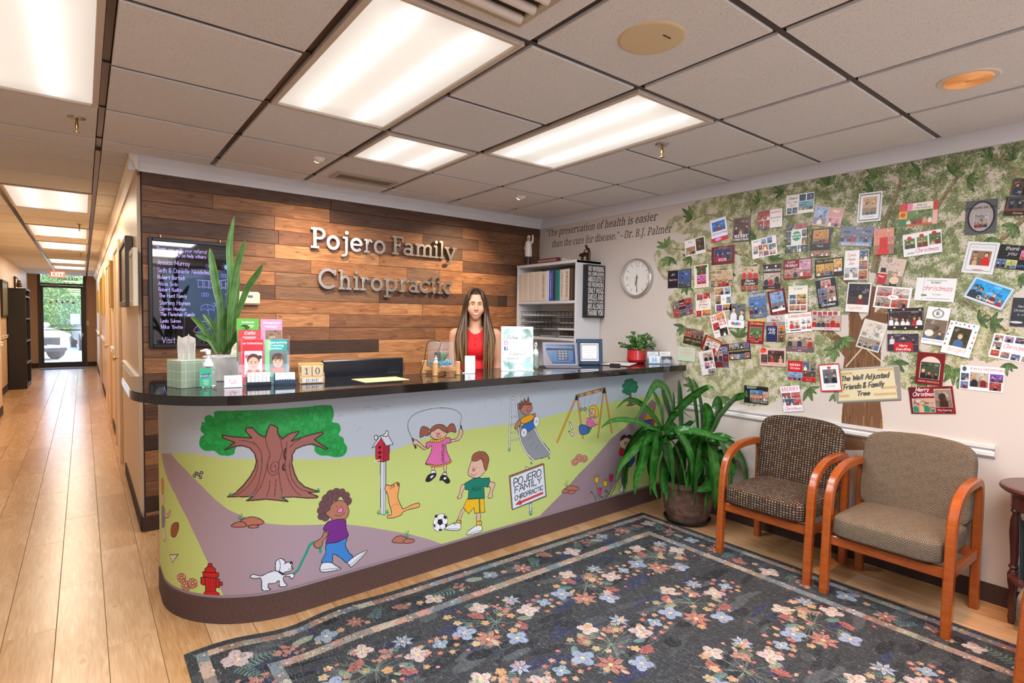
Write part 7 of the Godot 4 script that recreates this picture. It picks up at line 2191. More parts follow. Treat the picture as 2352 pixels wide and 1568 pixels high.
	part("prop", bx(Vector3(0, 0.07, -0.082), Vector3(0.05, 0.145, 0.004)), mm("22303c", 0.6), t).rotation.x = 0.3
	t = thing("clipboard", "clipboard with a blank sheet lying beside the red plant pot", "clipboard", Vector3(3.14, CT, 1.47), deg_to_rad(28))
	part("board", bx(Vector3(0, 0.003, 0), Vector3(0.3, 0.005, 0.22), 0.001), mm("3a2c26", 0.5), t)
	part("sheet", bx(Vector3(0.004, 0.0062, 0), Vector3(0.28, 0.001, 0.212)), mm("ded2c8", 0.7), t)
	part("clip", bx(Vector3(-0.135, 0.011, 0), Vector3(0.02, 0.01, 0.08), 0.003), mm("2c2c30", 0.3, 0.6), t)
	t = thing("card_rack", "clear two-tier rack of business cards at the wall end of the counter", "card holder", Vector3(3.49, CT, 1.575), deg_to_rad(-32))
	part("rack", mbx([[Vector3(0, 0.003, 0), Vector3(0.2, 0.004, 0.07)], [Vector3(0, 0.02, 0.034), Vector3(0.2, 0.034, 0.002)], [Vector3(0, 0.05, -0.012), Vector3(0.2, 0.05, 0.002)], [Vector3(0, 0.045, -0.034), Vector3(0.2, 0.09, 0.002)]]), ac, t)
	for k in 4:
		r = prints.take(110, 70)
		cv.rect(0, 0, 110, 70, hx(["e8ecee", "2c3034", "dfe6ea", "e6e2dc"][k]))
		cv.rect(14, 14, 70, 5, hx("8a98a4"))
		if k == 0: leafy(cv, 55, 40, 30, 0.0, "5aa8d8"); leafy(cv, 55, 40, 30, PI, "5aa8d8")
		elif k == 1: cv.fill([[Vector2(18, 66), Vector2(30, 34), Vector2(55, 22), Vector2(88, 40), Vector2(94, 66)]], hx("a8aaac"))
		else: cv.rect(14, 28, 40, 4, hx("aab4bc")); cv.rect(78, 44, 18, 14, hx("5c3c46"))
		var loc := Vector3(-0.05 + 0.1 * (k % 2), 0.006 + 0.034 * (k / 2), 0.024 - 0.04 * (k / 2))
		var cd := printed(0.088, 0.054, 0.008, prints, r, white, "card", self, Transform3D(Basis(Vector3.UP, deg_to_rad(-32)), Vector3(3.49, CT, 1.575)) * facing(0, loc, 8), 0.0008)
		cd.name = numbered("business_cards")
		tag(cd, ["white business cards with blue leaves, front left of the clear rack", "black and grey business cards, front right of the clear rack", "pale business cards with a dark square, back left of the rack", "cream business cards, back right of the clear rack"][k], "cards", "business cards in the clear rack")
	t = thing("outlet_plate", "white outlet plate on the planks behind the snake plant", "outlet", Vector3(0.765, 1.172, 0.003))
	part("plate", bx(Vector3(0, 0, 0.003), Vector3(0.075, 0.118, 0.006), 0.002), mm("ded6c8", 0.4), t)
	for k in 2: part("socket", bx(Vector3(0, 0.026 - 0.052 * k, 0.0065), Vector3(0.032, 0.03, 0.002), 0.001), mm("c8bfae", 0.4), t)
func ring_cloth() -> Texture2D:
	var cv := Cv.make(240, 240, hx("35271e"))
	for j in 12:
		for i in 10:
			var c := Vector2(i * 24 + 12, j * 20 + 10)
			cv.oval(c, 7.5, 6.0, hx(["cbb490", "b99f78", "a8a094", "c2a67c", "9a6a3c"][rng.randi() % 5]))
			if rng.randf() < 0.5: cv.oval(c, 4.0, 3.0, hx("4a3628"))
	return cv.tex()
func weave_cloth() -> Texture2D:
	var cv := Cv.make(128, 128, hx("6d6052"))
	for j in 16:
		for i in 8:
			var x := i * 16 + (8 if j % 2 else 0)
			cv.rect(x + 1, j * 8 + 1, 13, 4, hx(["c6b596", "b8a686", "cdbfa4"][rng.randi() % 3]))
			if x + 16 > 128: cv.rect(x - 127, j * 8 + 1, 13, 4, hx("c0ae8e"))
	return cv.tex()
func cushion(c: Vector3, s: Vector3, crown: float, e := 0.28) -> MB:
	var m := MB.new()
	m.ball(V0, s / 2.0, 40, e)
	for k in m.v.size():
		var p := m.v[k]
		var u := 1.0 - pow(2.0 * p.x / s.x, 2.0); var w := 1.0 - pow(2.0 * p.z / s.z, 2.0)
		m.v[k] = p + c + Vector3(0, crown * maxf(u, 0) * maxf(w, 0) * (1.0 if p.y > 0 else 0.0), 0)
	return m
func make_chair(cloth: Material, lab: String) -> Node3D:
	var t := thing("armchair", lab, "chair", V0, 0.0, "wood-armed waiting chairs")
	var wd := fabric(tx.oak, 1.6, 0.26, "b4652a")
	wd.clearcoat_enabled = true; wd.clearcoat = 0.5; wd.clearcoat_roughness = 0.2
	var sec := []
	for q in [[-0.022, -0.014], [-0.016, -0.02], [0.016, -0.02], [0.022, -0.014], [0.022, 0.014], [0.016, 0.02], [-0.016, 0.02], [-0.022, 0.014]]: sec.append(Vector2(q[0], q[1]))
	for s in [-1, 1]:
		var z: float = 0.262 * s
		var fl := MB.new()
		fl.sweep([Vector3(-0.232, 0, z), Vector3(-0.226, 0.2, z), Vector3(-0.218, 0.4, z)], Vector3.BACK, sec)
		part("front_leg", fl, wd, t)
		var ar := MB.new()
		var p := [Vector3(-0.218, 0.40, z), Vector3(-0.214, 0.46, z), Vector3(-0.2, 0.53, z), Vector3(-0.165, 0.585, z), Vector3(-0.11, 0.622, z), Vector3(-0.03, 0.645, z), Vector3(0.08, 0.652, z), Vector3(0.16, 0.65, z), Vector3(0.196, 0.636, z), Vector3(0.212, 0.605, z), Vector3(0.216, 0.56, z)]
		ar.sweep(curve(p, 3), Vector3.BACK, sec)
		part("arm", ar, wd, t)
		var bl := MB.new()
		bl.sweep([Vector3(0.216, 0.56, z), Vector3(0.218, 0.3, z), Vector3(0.226, 0, z)], Vector3.BACK, sec)
		part("rear_leg", bl, wd, t)
		part("side_rail", bx(Vector3(0, 0.285, z), Vector3(0.41, 0.045, 0.026), 0.004), wd, t)
	part("front_rail", bx(Vector3(-0.212, 0.285, 0), Vector3(0.026, 0.05, 0.49), 0.004), wd, t)
	part("rear_rail", bx(Vector3(0.212, 0.285, 0), Vector3(0.026, 0.05, 0.49), 0.004), wd, t)
	part("seat", cushion(Vector3(-0.02, 0.372, 0), Vector3(0.50, 0.115, 0.478), 0.018), cloth, t)
	var bk := MB.new()
	bk.ball(V0, Vector3(0.04, 0.205, 0.252), 40, 0.3)
	for k in bk.v.size():
		var q := bk.v[k]
		var u := 1.0 - pow(q.z / 0.252, 2.0)
		bk.v[k] = Vector3(q.x + 0.018 * u, q.y + (0.03 * u if q.y > 0 else 0.0), q.z)
	var o := part("backrest", bk, cloth, t)
	o.transform = Transform3D(Basis(Vector3.BACK, -0.16), Vector3(0.195, 0.605, 0))
	return t
func chairs() -> void:
	var dots := fabric(ring_cloth(), 6.0, 0.95, "c8c0b8")
	var weave := fabric(weave_cloth(), 9.0, 0.95, "b2aaa4")
	var a := make_chair(dots, "wood-armed chair in dark brown cloth with small beige rings, beside the big plant")
	a.position = Vector3(3.242, 0.0021, 2.685)
	var b := make_chair(weave, "wood-armed chair in beige and grey woven cloth, between ringed chair and side table")
	b.position = Vector3(3.222, 0.0021, 3.305)
	var c := make_chair(weave, "wood-armed beige chair cut off at the photo's lower right corner")
	c.position = Vector3(2.82, 0.004, 4.12); c.rotation.y = -PI / 2
	for q in [a, b]: q.rotation.z = -0.009
	var ch := mm("4a1a12", 0.25, 0.0, {"clearcoat_enabled": true, "clearcoat": 0.5})
	var t := thing("side_table", "round dark cherry side table with turned legs beside the beige chair", "table", Vector3(3.375, 0, 3.86))
	part("tabletop", lat([[0, 0.66], [0.19, 0.66], [0.2, 0.668], [0.204, 0.676], [0.2, 0.686], [0.192, 0.69], [0, 0.69]], V0, 48), ch, t)
	part("apron", lat([[0.15, 0.58], [0.16, 0.58], [0.16, 0.66], [0.15, 0.66]], V0, 40), ch, t)
	part("shelf", lat([[0, 0.235], [0.15, 0.235], [0.155, 0.243], [0.15, 0.252], [0, 0.252]], V0, 40), ch, t)
	for k in 3:
		var an := deg_to_rad(106 + 120 * k)
		part("leg", lat([[0, 0], [0.012, 0], [0.016, 0.03], [0.012, 0.06], [0.018, 0.09], [0.02, 0.12], [0.013, 0.15], [0.022, 0.2], [0.024, 0.24], [0.014, 0.262], [0.022, 0.275], [0.014, 0.29], [0.018, 0.36], [0.024, 0.44], [0.022, 0.5], [0.014, 0.53], [0.024, 0.545], [0.016, 0.56], [0.026, 0.575], [0.016, 0.6], [0.02, 0.66]], Vector3(-sin(an) * 0.148, 0, -cos(an) * 0.148), 18), ch, t)
	for k in 2:
		var r := prints.take(130, 170)
		prints.cv.rect(0, 0, 130, 170, hx(["1d2a2c", "7fa4cc"][k]))
		prints.cv.rect(12, 10, 90, 18, hx(["c8d4c8", "f0e4d0"][k]))
		snap(prints.cv, Rect2(14, 48, 102, 100), ["3a5a6a", "b8a08a"][k], 2, 60 + k)
		var o := printed(0.2, 0.265, 0.006, prints, r, mm("d8d4cc", 0.5), "magazine", self, facing(-74, Vector3(3.36 - 0.03 * k, 0.253, 3.845 + 0.025 * k), 14))
		o.name = numbered("magazine")
		tag(o, ["dark magazine leaning on the side table's lower shelf, behind the blue one", "pale blue magazine leaning on the side table's lower shelf"][k], "magazine", "magazines under the side table")
func leaf(b: MB, p: Array, w: float, roll: float, prof: float, fold := 0.25, cs: Array = []) -> void:
	var q := curve(p, 6)
	var eye := Vector3(-0.0876, 1.5, 4.289)
	var P := []; var K := []
	var n := q.size()
	for i in n:
		var t := float(i) / (n - 1)
		var tn: Vector3 = (q[mini(i + 1, n - 1)] - q[maxi(i - 1, 0)]).normalized()
		var fc: Vector3 = (eye - q[i]).normalized().rotated(tn, deg_to_rad(roll))
		var sd := tn.cross(fc).normalized()
		var up := sd.cross(tn).normalized()
		var x := t / prof if t < prof else 1.0 - (t - prof) / (1.0 - prof)
		var ww := w * 0.5 * (0.45 + 0.55 * sin(x * PI / 2) if t < prof else pow(maxf(sin(x * PI / 2), 0.0), 0.8)) + 0.0006
		var row := PackedVector3Array()
		var cr := PackedColorArray()
		var bnd := rng.randf() * 0.75
		for j in 5:
			var u := (j - 2) / 2.0
			row.append(q[i] + sd * ww * u + up * ww * fold * (absf(u) - 0.4))
			if cs:
				var c: Color = cs[0].lerp(cs[1], bnd + 0.25 * rng.randf())
				if absf(u) > 0.9 and cs.size() > 3: c = cs[3]
				elif cs.size() > 2 and (j == 2 or rng.randf() < 0.15): c = c.lerp(cs[2], 0.5)
				cr.append(c.srgb_to_linear())
		P.append(row); K.append(cr)
	b.grid(P, false, false, 1.0, 1.0, K if cs else [])
func leaves(parent: Node3D, list: Array, m: Material, prof: float, fold: float, cs: Array, wk := 1.0) -> void:
	for l in list:
		var f: PackedStringArray = l.split("|")
		var a := nums(f[0]); var n := nums(f[1])
		var p := []
		for i in range(0, n.size(), 3): p.append(Vector3(n[i], n[i + 1], n[i + 2]) / 1000.0 - parent.position)
		var b := MB.new()
		leaf(b, p, a[0] / 1000.0 * wk, a[1], prof, fold, cs)
		part("leaf", b, m, parent)
func plants() -> void:
	var vc := {"vertex_color_use_as_albedo": true, "backlight_enabled": true, "backlight": Color(0.25, 0.3, 0.1)}
	var gl := mm("ffffff", 0.3, 0.0, vc)
	var t := thing("snake_plant", "tall snake plant in a square-shouldered white marbled pot on the counter", "potted plant", Vector3(0.475, CT, 1.13))
	var mb := noise_tex(256, 0.012, 21, 4, 0.0, [hx("c9c5c0"), hx("efece8")])
	part("pot", lat([[0, 0], [0.064, 0], [0.068, 0.004], [0.086, 0.118], [0.088, 0.124], [0.084, 0.126], [0.08, 0.12], [0.078, 0.108], [0, 0.108]], V0, 32), fabric(mb, 4.0, 0.4), t)
	part("soil", lat([[0.079, 0.11], [0, 0.116]], V0, 20), mm("2c1f16", 0.95), t)
	leaves(t, ["39 0|481 1228 1095 505 1391 1096 525 1587 1092 524 1784 1072 548 1946 1073",
		"40 10|495 1234 1207 498 1392 1208 515 1582 1217 537 1707 1233 563 1805 1254",
		"42 -15|462 1239 1168 462 1455 1161 450 1550 1151 434 1676 1136 424 1763 1128",
		"40 25|507 1315 1175 534 1424 1190 576 1559 1216 618 1637 1244 641 1685 1260",
		"33 -30|443 1234 1179 403 1328 1154 368 1390 1133 337 1414 1119",
		"31 -20|444 1229 1206 413 1292 1194 377 1317 1180 348 1329 1172",
		"41 30|489 1255 1239 512 1325 1269 539 1360 1303 563 1367 1337",
		"28 20|472 1233 1176 475 1360 1180 485 1468 1190",
		"31 -20|443 1228 1078 448 1338 1067 427 1396 1038 409 1429 1011",
		"26 0|519 1261 1110 545 1457 1106 554 1523 1094 568 1643 1084",
		"28 20|460 1228 1243 480 1276 1287 504 1305 1335",
		"26 0|456 1223 1102 454 1326 1083 462 1423 1073"], gl, 0.62, 0.3, [hx("1f4419"), hx("4c7838"), hx("5f8a48"), hx("5f7f3a")], 0.85)
	t = thing("corn_plant", "large bushy corn plant with arching glossy leaves in an old clay pot", "potted plant", Vector3(3.32, 0, 1.975))
	part("saucer", lat([[0, 0], [0.13, 0], [0.15, 0.008], [0.165, 0.03], [0.16, 0.034], [0.145, 0.014], [0, 0.012]], V0, 36), mm("1d1c1b", 0.5), t)
	var clay := noise_tex(256, 0.02, 33, 5, 0.0, [hx("4f382d"), hx("8c6a58")])
	part("pot", lat([[0, 0.015], [0.135, 0.015], [0.15, 0.05], [0.155, 0.075], [0.16, 0.08], [0.175, 0.17], [0.18, 0.26], [0.19, 0.265], [0.19, 0.3], [0.178, 0.3], [0.17, 0.27], [0, 0.27]], V0, 40), fabric(clay, 3.0, 0.75), t)
	part("soil", lat([[0.171, 0.272], [0, 0.285]], V0, 20), mm("20160f", 0.95), t)
	for c in [[Vector3(3.115, 0.648, 1.895), Vector3(3.27, 0.27, 1.96)], [Vector3(3.389, 0.600, 2.059), Vector3(3.38, 0.27, 2.0)]]:
		var a: Vector3 = c[1] - t.position; var b: Vector3 = c[0] - t.position
		part("cane", tub(curve([a, a.lerp(b, 0.5) + Vector3(0.015, 0, 0.0), b]), [0.02, 0.02, 0.02, 0.019, 0.019, 0.018, 0.018, 0.017, 0.017, 0.016, 0.016, 0.015, 0.014], 10), mm("6a6a3c", 0.7), t)
	leaves(t, ["28 -20|3112 662 1892 3035 744 1904 2927 838 1891 2825 891 1886 2730 902 1887 2635 853 1892",
		"31 17|3112 655 1892 2998 691 1883 2891 734 1879 2760 765 1856 2641 765 1845 2540 733 1850",
		"51 14|3118 662 1896 3086 783 1908 3032 887 1903 2981 958 1902",
		"45 11|3175 706 1939 3138 849 1953 3078 954 1952 3012 994 1950 2954 1000 1955 2897 967 1963 2826 877 1963 2750 775 1960",
		"43 8|3112 648 1893 3015 633 1906 2891 604 1901 2764 530 1895 2661 466 1906 2590 400 1943",
		"68 5|3112 641 1893 3011 616 1892 2929 586 1906 2857 476 1932 2776 389 1949 2722 299 1988",
		"64 2|3117 633 1898 3039 546 1920 2962 463 1944 2904 341 1984 2880 257 2049",
		"78 -1|3123 634 1902 3058 552 1961 3007 475 2031 2955 402 2100",
		"87 -4|3129 619 1907 3070 486 1963 2990 400 2000 2933 285 2057 2881 275 2112",
		"59 -7|3118 655 1897 3142 764 1961 3166 856 2025 3199 933 2098 3219 981 2162 3227 985 2218",
		"38 -10|3123 655 1901 3129 780 1962 3126 824 2021 3121 798 2082 3116 779 2142",
		"49 -13|3129 648 1906 3158 676 2003 3184 682 2099 3213 667 2198 3240 647 2296 3240 653 2372",
		"58 -16|3129 634 1906 3111 593 1989 3079 520 2064 3038 436 2131 2987 324 2192",
		"36 -19|3146 656 1919 3203 685 2004 3220 735 2057 3219 748 2098",
		"67 -20|3387 629 2056 3393 720 2078 3371 810 2077 3340 855 2072",
		"54 9|3415 630 2078 3430 738 2122 3461 844 2179 3479 900 2228 3502 922 2283 3495 916 2316",
		"68 -2|3427 645 2087 3433 782 2127 3399 873 2138 3339 833 2135",
		"65 -13|3392 608 2061 3291 601 2079 3191 532 2099 3097 412 2127 3021 317 2168",
		"93 16|3392 586 2062 3335 480 2118 3288 443 2179 3210 346 2218 3078 313 2213",
		"37 5|3398 608 2066 3422 626 2147 3427 630 2214 3421 631 2272",
		"80 -6|3397 571 2067 3397 511 2134 3430 474 2224 3403 424 2269 3331 375 2279",
		"50 -17|3397 571 2067 3423 558 2172 3417 511 2254 3415 487 2338",
		"65 12|3380 571 2054 3288 475 2093 3186 397 2123 3079 317 2150",
		"50 1|3397 557 2068 3385 446 2159 3310 338 2201 3198 277 2213 3108 165 2244"], mm("ffffff", 0.22, 0.0, vc), 0.42, 0.22, [hx("1f4f1c"), hx("33702a"), hx("5a8f3e")], 1.35)
	for c in [Vector3(3.115, 0.648, 1.895), Vector3(3.389, 0.600, 2.059)]:
		for k in 10:
			var b := MB.new()
			var an := deg_to_rad(-150 + 30 * k + rng.randf_range(-9, 9))
			var d := Vector3(sin(an), 0, cos(an)).rotated(Vector3.UP, -0.66)
			var o: Vector3 = c - t.position - Vector3(0, 0.03 + 0.02 * (k % 3), 0)
			var l := rng.randf_range(0.2, 0.3)
			if (c + d * l).x > 3.54 or (c + d * l).z < 1.66: l *= 0.35
			leaf(b, [o, o + d * l * 0.5 + Vector3(0, 0.05, 0), o + d * l * 0.9 + Vector3(0, -0.08, 0), o + d * l * 1.02 + Vector3(0, -0.24, 0), o + d * l + Vector3(0, rng.randf_range(-0.42, -0.32), 0)], 0.085, rng.randf_range(-20, 20), 0.5, 0.2, [hx("1f4f1c"), hx("33702a"), hx("5a8f3e")])
			part("leaf", b, mm("ffffff", 0.22, 0.0, vc), t)
	leaves(t, ["41 0|3387 606 2007 3378 818 1981 3363 964 1953 3351 1033 1932",
		"39 0|3407 606 2023 3419 817 2000 3415 940 1969 3409 1004 1941",
		"62 0|3293 531 1937 3300 778 1909 3312 924 1890 3323 1002 1874",
		"53 0|3253 633 1902 3210 831 1858 3190 912 1839 3188 978 1834",
		"22 0|3252 765 1894 3272 858 1873 3290 917 1852"], gl, 0.4, 0.25, [hx("1c3d1c"), hx("2f5c2a"), hx("55794a")])
	t = thing("red_pot_plant", "small leafy plant with trailing stems in a glossy red pot", "potted plant", Vector3(3.405, CT, 1.415))
	part("pot", lat([[0, 0], [0.055, 0], [0.062, 0.004], [0.076, 0.022], [0.078, 0.03], [0.074, 0.1], [0.07, 0.104], [0.066, 0.098], [0.064, 0.09], [0, 0.09]], V0, 40), mm("b80f14", 0.12, 0.0, {"clearcoat_enabled": true}), t)
	part("soil", lat([[0.065, 0.092], [0, 0.096]], V0, 20), mm("20160f", 0.95), t)
	var st := MB.new(); var fo := MB.new()
	var cs := [hx("2f5a26"), hx("5c8440"), hx("8aa860")]
	for k in 34:
		var an := rng.randf() * TAU; var tall := rng.randf_range(0.03, 0.15)
		var out := rng.randf_range(0.015, 0.12)
		if k > 27: out = 0.13; tall = 0.03 + 0.12 * rng.randf()
		var d := Vector3(cos(an), 0, sin(an))
		if d.x > 0.2: out = minf(out, 0.1)
		var b := Vector3(0, 0.09, 0) + d * 0.03
		var pp := curve([b, b + d * out * 0.5 + Vector3(0, tall * 0.8, 0), b + d * out + Vector3(0, tall * (1.0 if k < 28 else 0.3), 0)], 4)
		st.tube(pp, 0.0016, 5, false)
		for j in range(2, pp.size()):
			for s in [-1, 1]:
				var dir := (d.rotated(Vector3.UP, s * rng.randf_range(0.5, 1.4)) + Vector3(0, rng.randf_range(-0.1, 0.6), 0)).normalized()
				var ll := rng.randf_range(0.018, 0.034)
				leaf(fo, [pp[j], pp[j] + dir * ll * 0.5 + Vector3(0, 0.004, 0), pp[j] + dir * ll], ll * 0.62, rng.randf_range(-50, 50), 0.45, 0.2, cs)
	part("stems", st, mm("56703a", 0.6), t)
	part("foliage", fo, mm("ffffff", 0.4, 0.0, vc), t).set_meta("kind", "stuff")
func field(p: Vector3, pr: Array) -> float:
	var d := 9.0
	for q in pr:
		var e: float
		if q.size() < 4:
			var k: Vector3 = (p - q[0]) / q[1]
			var l := k.length()
			e = (l - 1.0) * minf(q[1].x, minf(q[1].y, q[1].z)) if l > 0.4 else -0.03
			if q.size() == 3:
				var hh := maxf(0.012 - absf(d + e), 0.0) / 0.012
				d = maxf(d, -e) + hh * hh * 0.003
				continue
		else:
			var ba: Vector3 = q[1] - q[0]; var pa: Vector3 = p - q[0]
			var h := clampf(pa.dot(ba) / maxf(ba.length_squared(), 1e-9), 0.0, 1.0)
			e = (pa - ba * h).length() - lerpf(q[2], q[3], h)
		var kk: float = 0.03 if q.size() < 5 else q[4]
		var g := maxf(kk - absf(d - e), 0.0) / kk
		d = minf(d, e) - g * g * kk * 0.25
	return d
func nets(pr: Array, lo: Vector3, hi: Vector3, h: float, cut = null) -> MB:
	var n := Vector3i(((hi - lo) / h).ceil()) + Vector3i.ONE
	var val := PackedFloat32Array()
	val.resize(n.x * n.y * n.z)
	var i := 0
	for z in n.z:
		for y in n.y:
			for x in n.x:
				var p := lo + Vector3(x, y, z) * h
				val[i] = field(p, pr)
				if cut != null: val[i] = maxf(val[i], cut.call(p))
				i += 1
	var at := {}
	var vs := PackedVector3Array()
	var sx := 1; var sy := n.x; var sz := n.x * n.y
	var off := [0, sx, sy, sx + sy, sz, sx + sz, sy + sz, sx + sy + sz]
	for z in n.z - 1:
		for y in n.y - 1:
			for x in n.x - 1:
				var b := x + y * sy + z * sz
				var neg := 0
				for k in 8: neg += 1 if val[b + off[k]] < 0.0 else 0
				if neg == 0 or neg == 8: continue
				var s := Vector3.ZERO; var c := 0
				for e in [[0, 1], [2, 3], [4, 5], [6, 7], [0, 2], [1, 3], [4, 6], [5, 7], [0, 4], [1, 5], [2, 6], [3, 7]]:
					var a: float = val[b + off[e[0]]]; var d: float = val[b + off[e[1]]]
					if (a < 0.0) != (d < 0.0):
						var t := a / (a - d)
						s += Vector3(e[0] & 1, e[0] >> 1 & 1, e[0] >> 2).lerp(Vector3(e[1] & 1, e[1] >> 1 & 1, e[1] >> 2), t); c += 1
				at[b] = vs.size()
				vs.append(lo + (Vector3(x, y, z) + s / c) * h)
	var m := MB.new()
	var ns := PackedVector3Array()
	for p in vs:
		var g := Vector3.ZERO
		for a in 3:
			var dd := Vector3.ZERO; dd[a] = h * 0.5
			var f1 := field(p + dd, pr); var f0 := field(p - dd, pr)
			if cut != null: f1 = maxf(f1, cut.call(p + dd)); f0 = maxf(f0, cut.call(p - dd))
			g[a] = f1 - f0
		ns.append(g.normalized())
	for b in at:
		for ax in 3:
			var s: int = [sx, sy, sz][ax]; var u: int = [sy, sz, sx][ax]; var w: int = [sz, sx, sy][ax]
			if b + s >= val.size() or (val[b] < 0.0) == (val[b + s] < 0.0): continue
			if not (at.has(b - u) and at.has(b - w) and at.has(b - u - w)): continue
			var q := [at[b], at[b - u], at[b - u - w], at[b - w]]
			if val[b] < 0.0: q.reverse()
			for k in [0, 1, 2, 0, 2, 3]: m.pt(vs[q[k]], ns[q[k]], Vector2.ZERO)
	return m
func woman() -> void:
	var t := thing("person", "smiling person with long straight brown hair in a sleeveless red top", "person", Vector3(2.306, 0, 0.742), deg_to_rad(-34))
	var skin := mm("d9a07e", 0.5, 0.0, {"subsurf_scatter_enabled": true, "subsurf_scatter_strength": 0.12})
	var body := [[Vector3(-0.07, 0.88, -0.01), Vector3(0.07, 0.88, -0.01), 0.105, 0.105], [Vector3(-0.035, 1.03, 0), Vector3(0.035, 1.03, 0), 0.085, 0.085], [Vector3(-0.055, 1.18, 0), Vector3(0.055, 1.18, 0), 0.085, 0.085], [Vector3(-0.08, 1.27, -0.01), Vector3(0.08, 1.27, -0.01), 0.068, 0.068], [Vector3(-0.13, 1.305, -0.015), Vector3(0.13, 1.305, -0.015), 0.042, 0.042], [Vector3(0, 1.31, -0.012), Vector3(0, 1.44, -0.002), 0.058, 0.046]]
	var bust := [[Vector3(-0.058, 1.2, 0.05), Vector3(0.06, 0.058, 0.045)], [Vector3(0.058, 1.2, 0.05), Vector3(0.06, 0.058, 0.045)]]
	var limbs := []
	for s in [-1, 1]:
		limbs.append_array([[Vector3(0.158 * s, 1.302, -0.012), Vector3(0.172 * s, 1.05, -0.01), 0.044, 0.034], [Vector3(0.172 * s, 1.05, -0.01), Vector3(0.13 * s, 0.87, 0.16), 0.033, 0.022], [Vector3(0.128 * s, 0.865, 0.17), Vector3(0.12 * s, 0.853, 0.22), 0.024, 0.027]])
		for k in 4:
			var b := Vector3((0.12 - 0.027 + 0.018 * k) * s, 0.85, 0.235); var l: float = [0.052, 0.06, 0.056, 0.044][k]
			limbs.append_array([[b, b + Vector3(0, -0.006, l * 0.55), 0.0085, 0.008, 0.008], [b + Vector3(0, -0.006, l * 0.55), b + Vector3(0, -0.022, l), 0.008, 0.007, 0.008]])
		limbs.append([Vector3(0.1 * s, 0.86, 0.195), Vector3(0.072 * s, 0.845, 0.235), 0.011, 0.009, 0.01])
	var legs := []
	for s in [-1, 1]: legs.append_array([[Vector3(0.085 * s, 0.84, 0), Vector3(0.08 * s, 0.46, 0.01), 0.088, 0.056], [Vector3(0.08 * s, 0.46, 0.01), Vector3(0.08 * s, 0.08, -0.02), 0.055, 0.036]])
	var feet := []
	for s in [-1, 1]: feet.append([Vector3(0.08 * s, 0.04, -0.03), Vector3(0.09 * s, 0.028, 0.13), 0.04, 0.026])
	part("body", nets(body + limbs, Vector3(-0.24, 0.76, -0.14), Vector3(0.24, 1.46, 0.32), 0.0115), skin, t)
	var hd := [[Vector3(0, 0.045, -0.022), Vector3(0.07, 0.082, 0.088)], [Vector3(0, -0.014, 0.016), Vector3(0.056, 0.088, 0.064)], [Vector3(0, -0.09, 0.048), Vector3(0.022, 0.02, 0.022)], [Vector3(-0.034, -0.03, 0.052), Vector3(0.026, 0.026, 0.024)], [Vector3(0.034, -0.03, 0.052), Vector3(0.026, 0.026, 0.024)], [Vector3(0, 0.022, 0.068), Vector3(0.046, 0.014, 0.014)],
		[Vector3(-0.027, 0.004, 0.1), Vector3(0.014, 0.009, 0.022), true], [Vector3(0.027, 0.004, 0.1), Vector3(0.014, 0.009, 0.022), true], [Vector3(0, 0.008, 0.076), Vector3(0, -0.028, 0.094), 0.007, 0.010, 0.012], [Vector3(-0.009, -0.031, 0.084), Vector3(0.009, -0.031, 0.084), 0.0075, 0.0075, 0.008], [Vector3(0, -0.06, 0.05), Vector3(0.026, 0.02, 0.022)], [Vector3(0, -0.05, -0.02), Vector3(0, -0.2, -0.022), 0.047, 0.05]]
	var h := Node3D.new()
	h.name = "head"
	t.add_child(h)
	h.position = Vector3(0, 1.528, 0.018); h.rotation = Vector3(0.05, 0.06, -0.03)
	part("face", nets(hd, Vector3(-0.085, -0.16, -0.125), Vector3(0.085, 0.14, 0.12), 0.0042), skin, h)
	var on := func(x: float, y: float, up: float) -> Vector3:
		var z := 0.13
		while z > 0.0 and field(Vector3(x, y, z), hd) > 0.0: z -= 0.001
		return Vector3(x, y, z + up)
	for s in [-1, 1]:
		var e := MB.new()
		var c: Vector3 = on.call(0.0275 * s, 0.004, -0.0045)
		e.ball(c, Vector3(0.0122, 0.0062, 0.0068), 16)
		part("eye", e, mm("e9e0d8", 0.2), h)
		e = MB.new()
		e.ball(c + Vector3(0, 0.0002, 0.0052), Vector3(0.0052, 0.0054, 0.0024), 14)
		part("iris", e, mm("2e1a10", 0.15), h)
		part("eyebrow", tub([on.call(0.011 * s, 0.021, 0.001), on.call(0.02 * s, 0.0255, 0.001), on.call(0.033 * s, 0.027, 0.001), on.call(0.046 * s, 0.02, 0.0005)], [0.0026, 0.0034, 0.0028, 0.0012], 8), mm("2a1810", 0.7), h)
		part("eyelash", tub([c + Vector3(-0.013 * s, -0.0005, 0.003), c + Vector3(-0.006 * s, 0.0056, 0.0055), c + Vector3(0.004 * s, 0.0062, 0.0055), c + Vector3(0.0135 * s, 0.001, 0.0025)], [0.0008, 0.0014, 0.0016, 0.0008], 6), mm("1a100c", 0.7), h)
		part("eyelid", tub([c + Vector3(-0.012 * s, 0.0045, 0.003), c + Vector3(-0.003 * s, 0.0098, 0.004), c + Vector3(0.006 * s, 0.0098, 0.0035), c + Vector3(0.0135 * s, 0.0045, 0.0015)], [0.001, 0.003, 0.003, 0.001], 8), skin, h)
	var smile := func(y: float, dy: float, up: float) -> Array:
		var o := []
		for k in 9:
			var u := k / 4.0 - 1.0
			o.append(on.call(0.0255 * u, y + dy * u * u, up))
		return o
	part("teeth", tub(smile.call(-0.0635, 0.0075, -0.0008), [0.001, 0.003, 0.0044, 0.005, 0.0052, 0.005, 0.0044, 0.003, 0.001], 8), mm("f4efe8", 0.25), h)
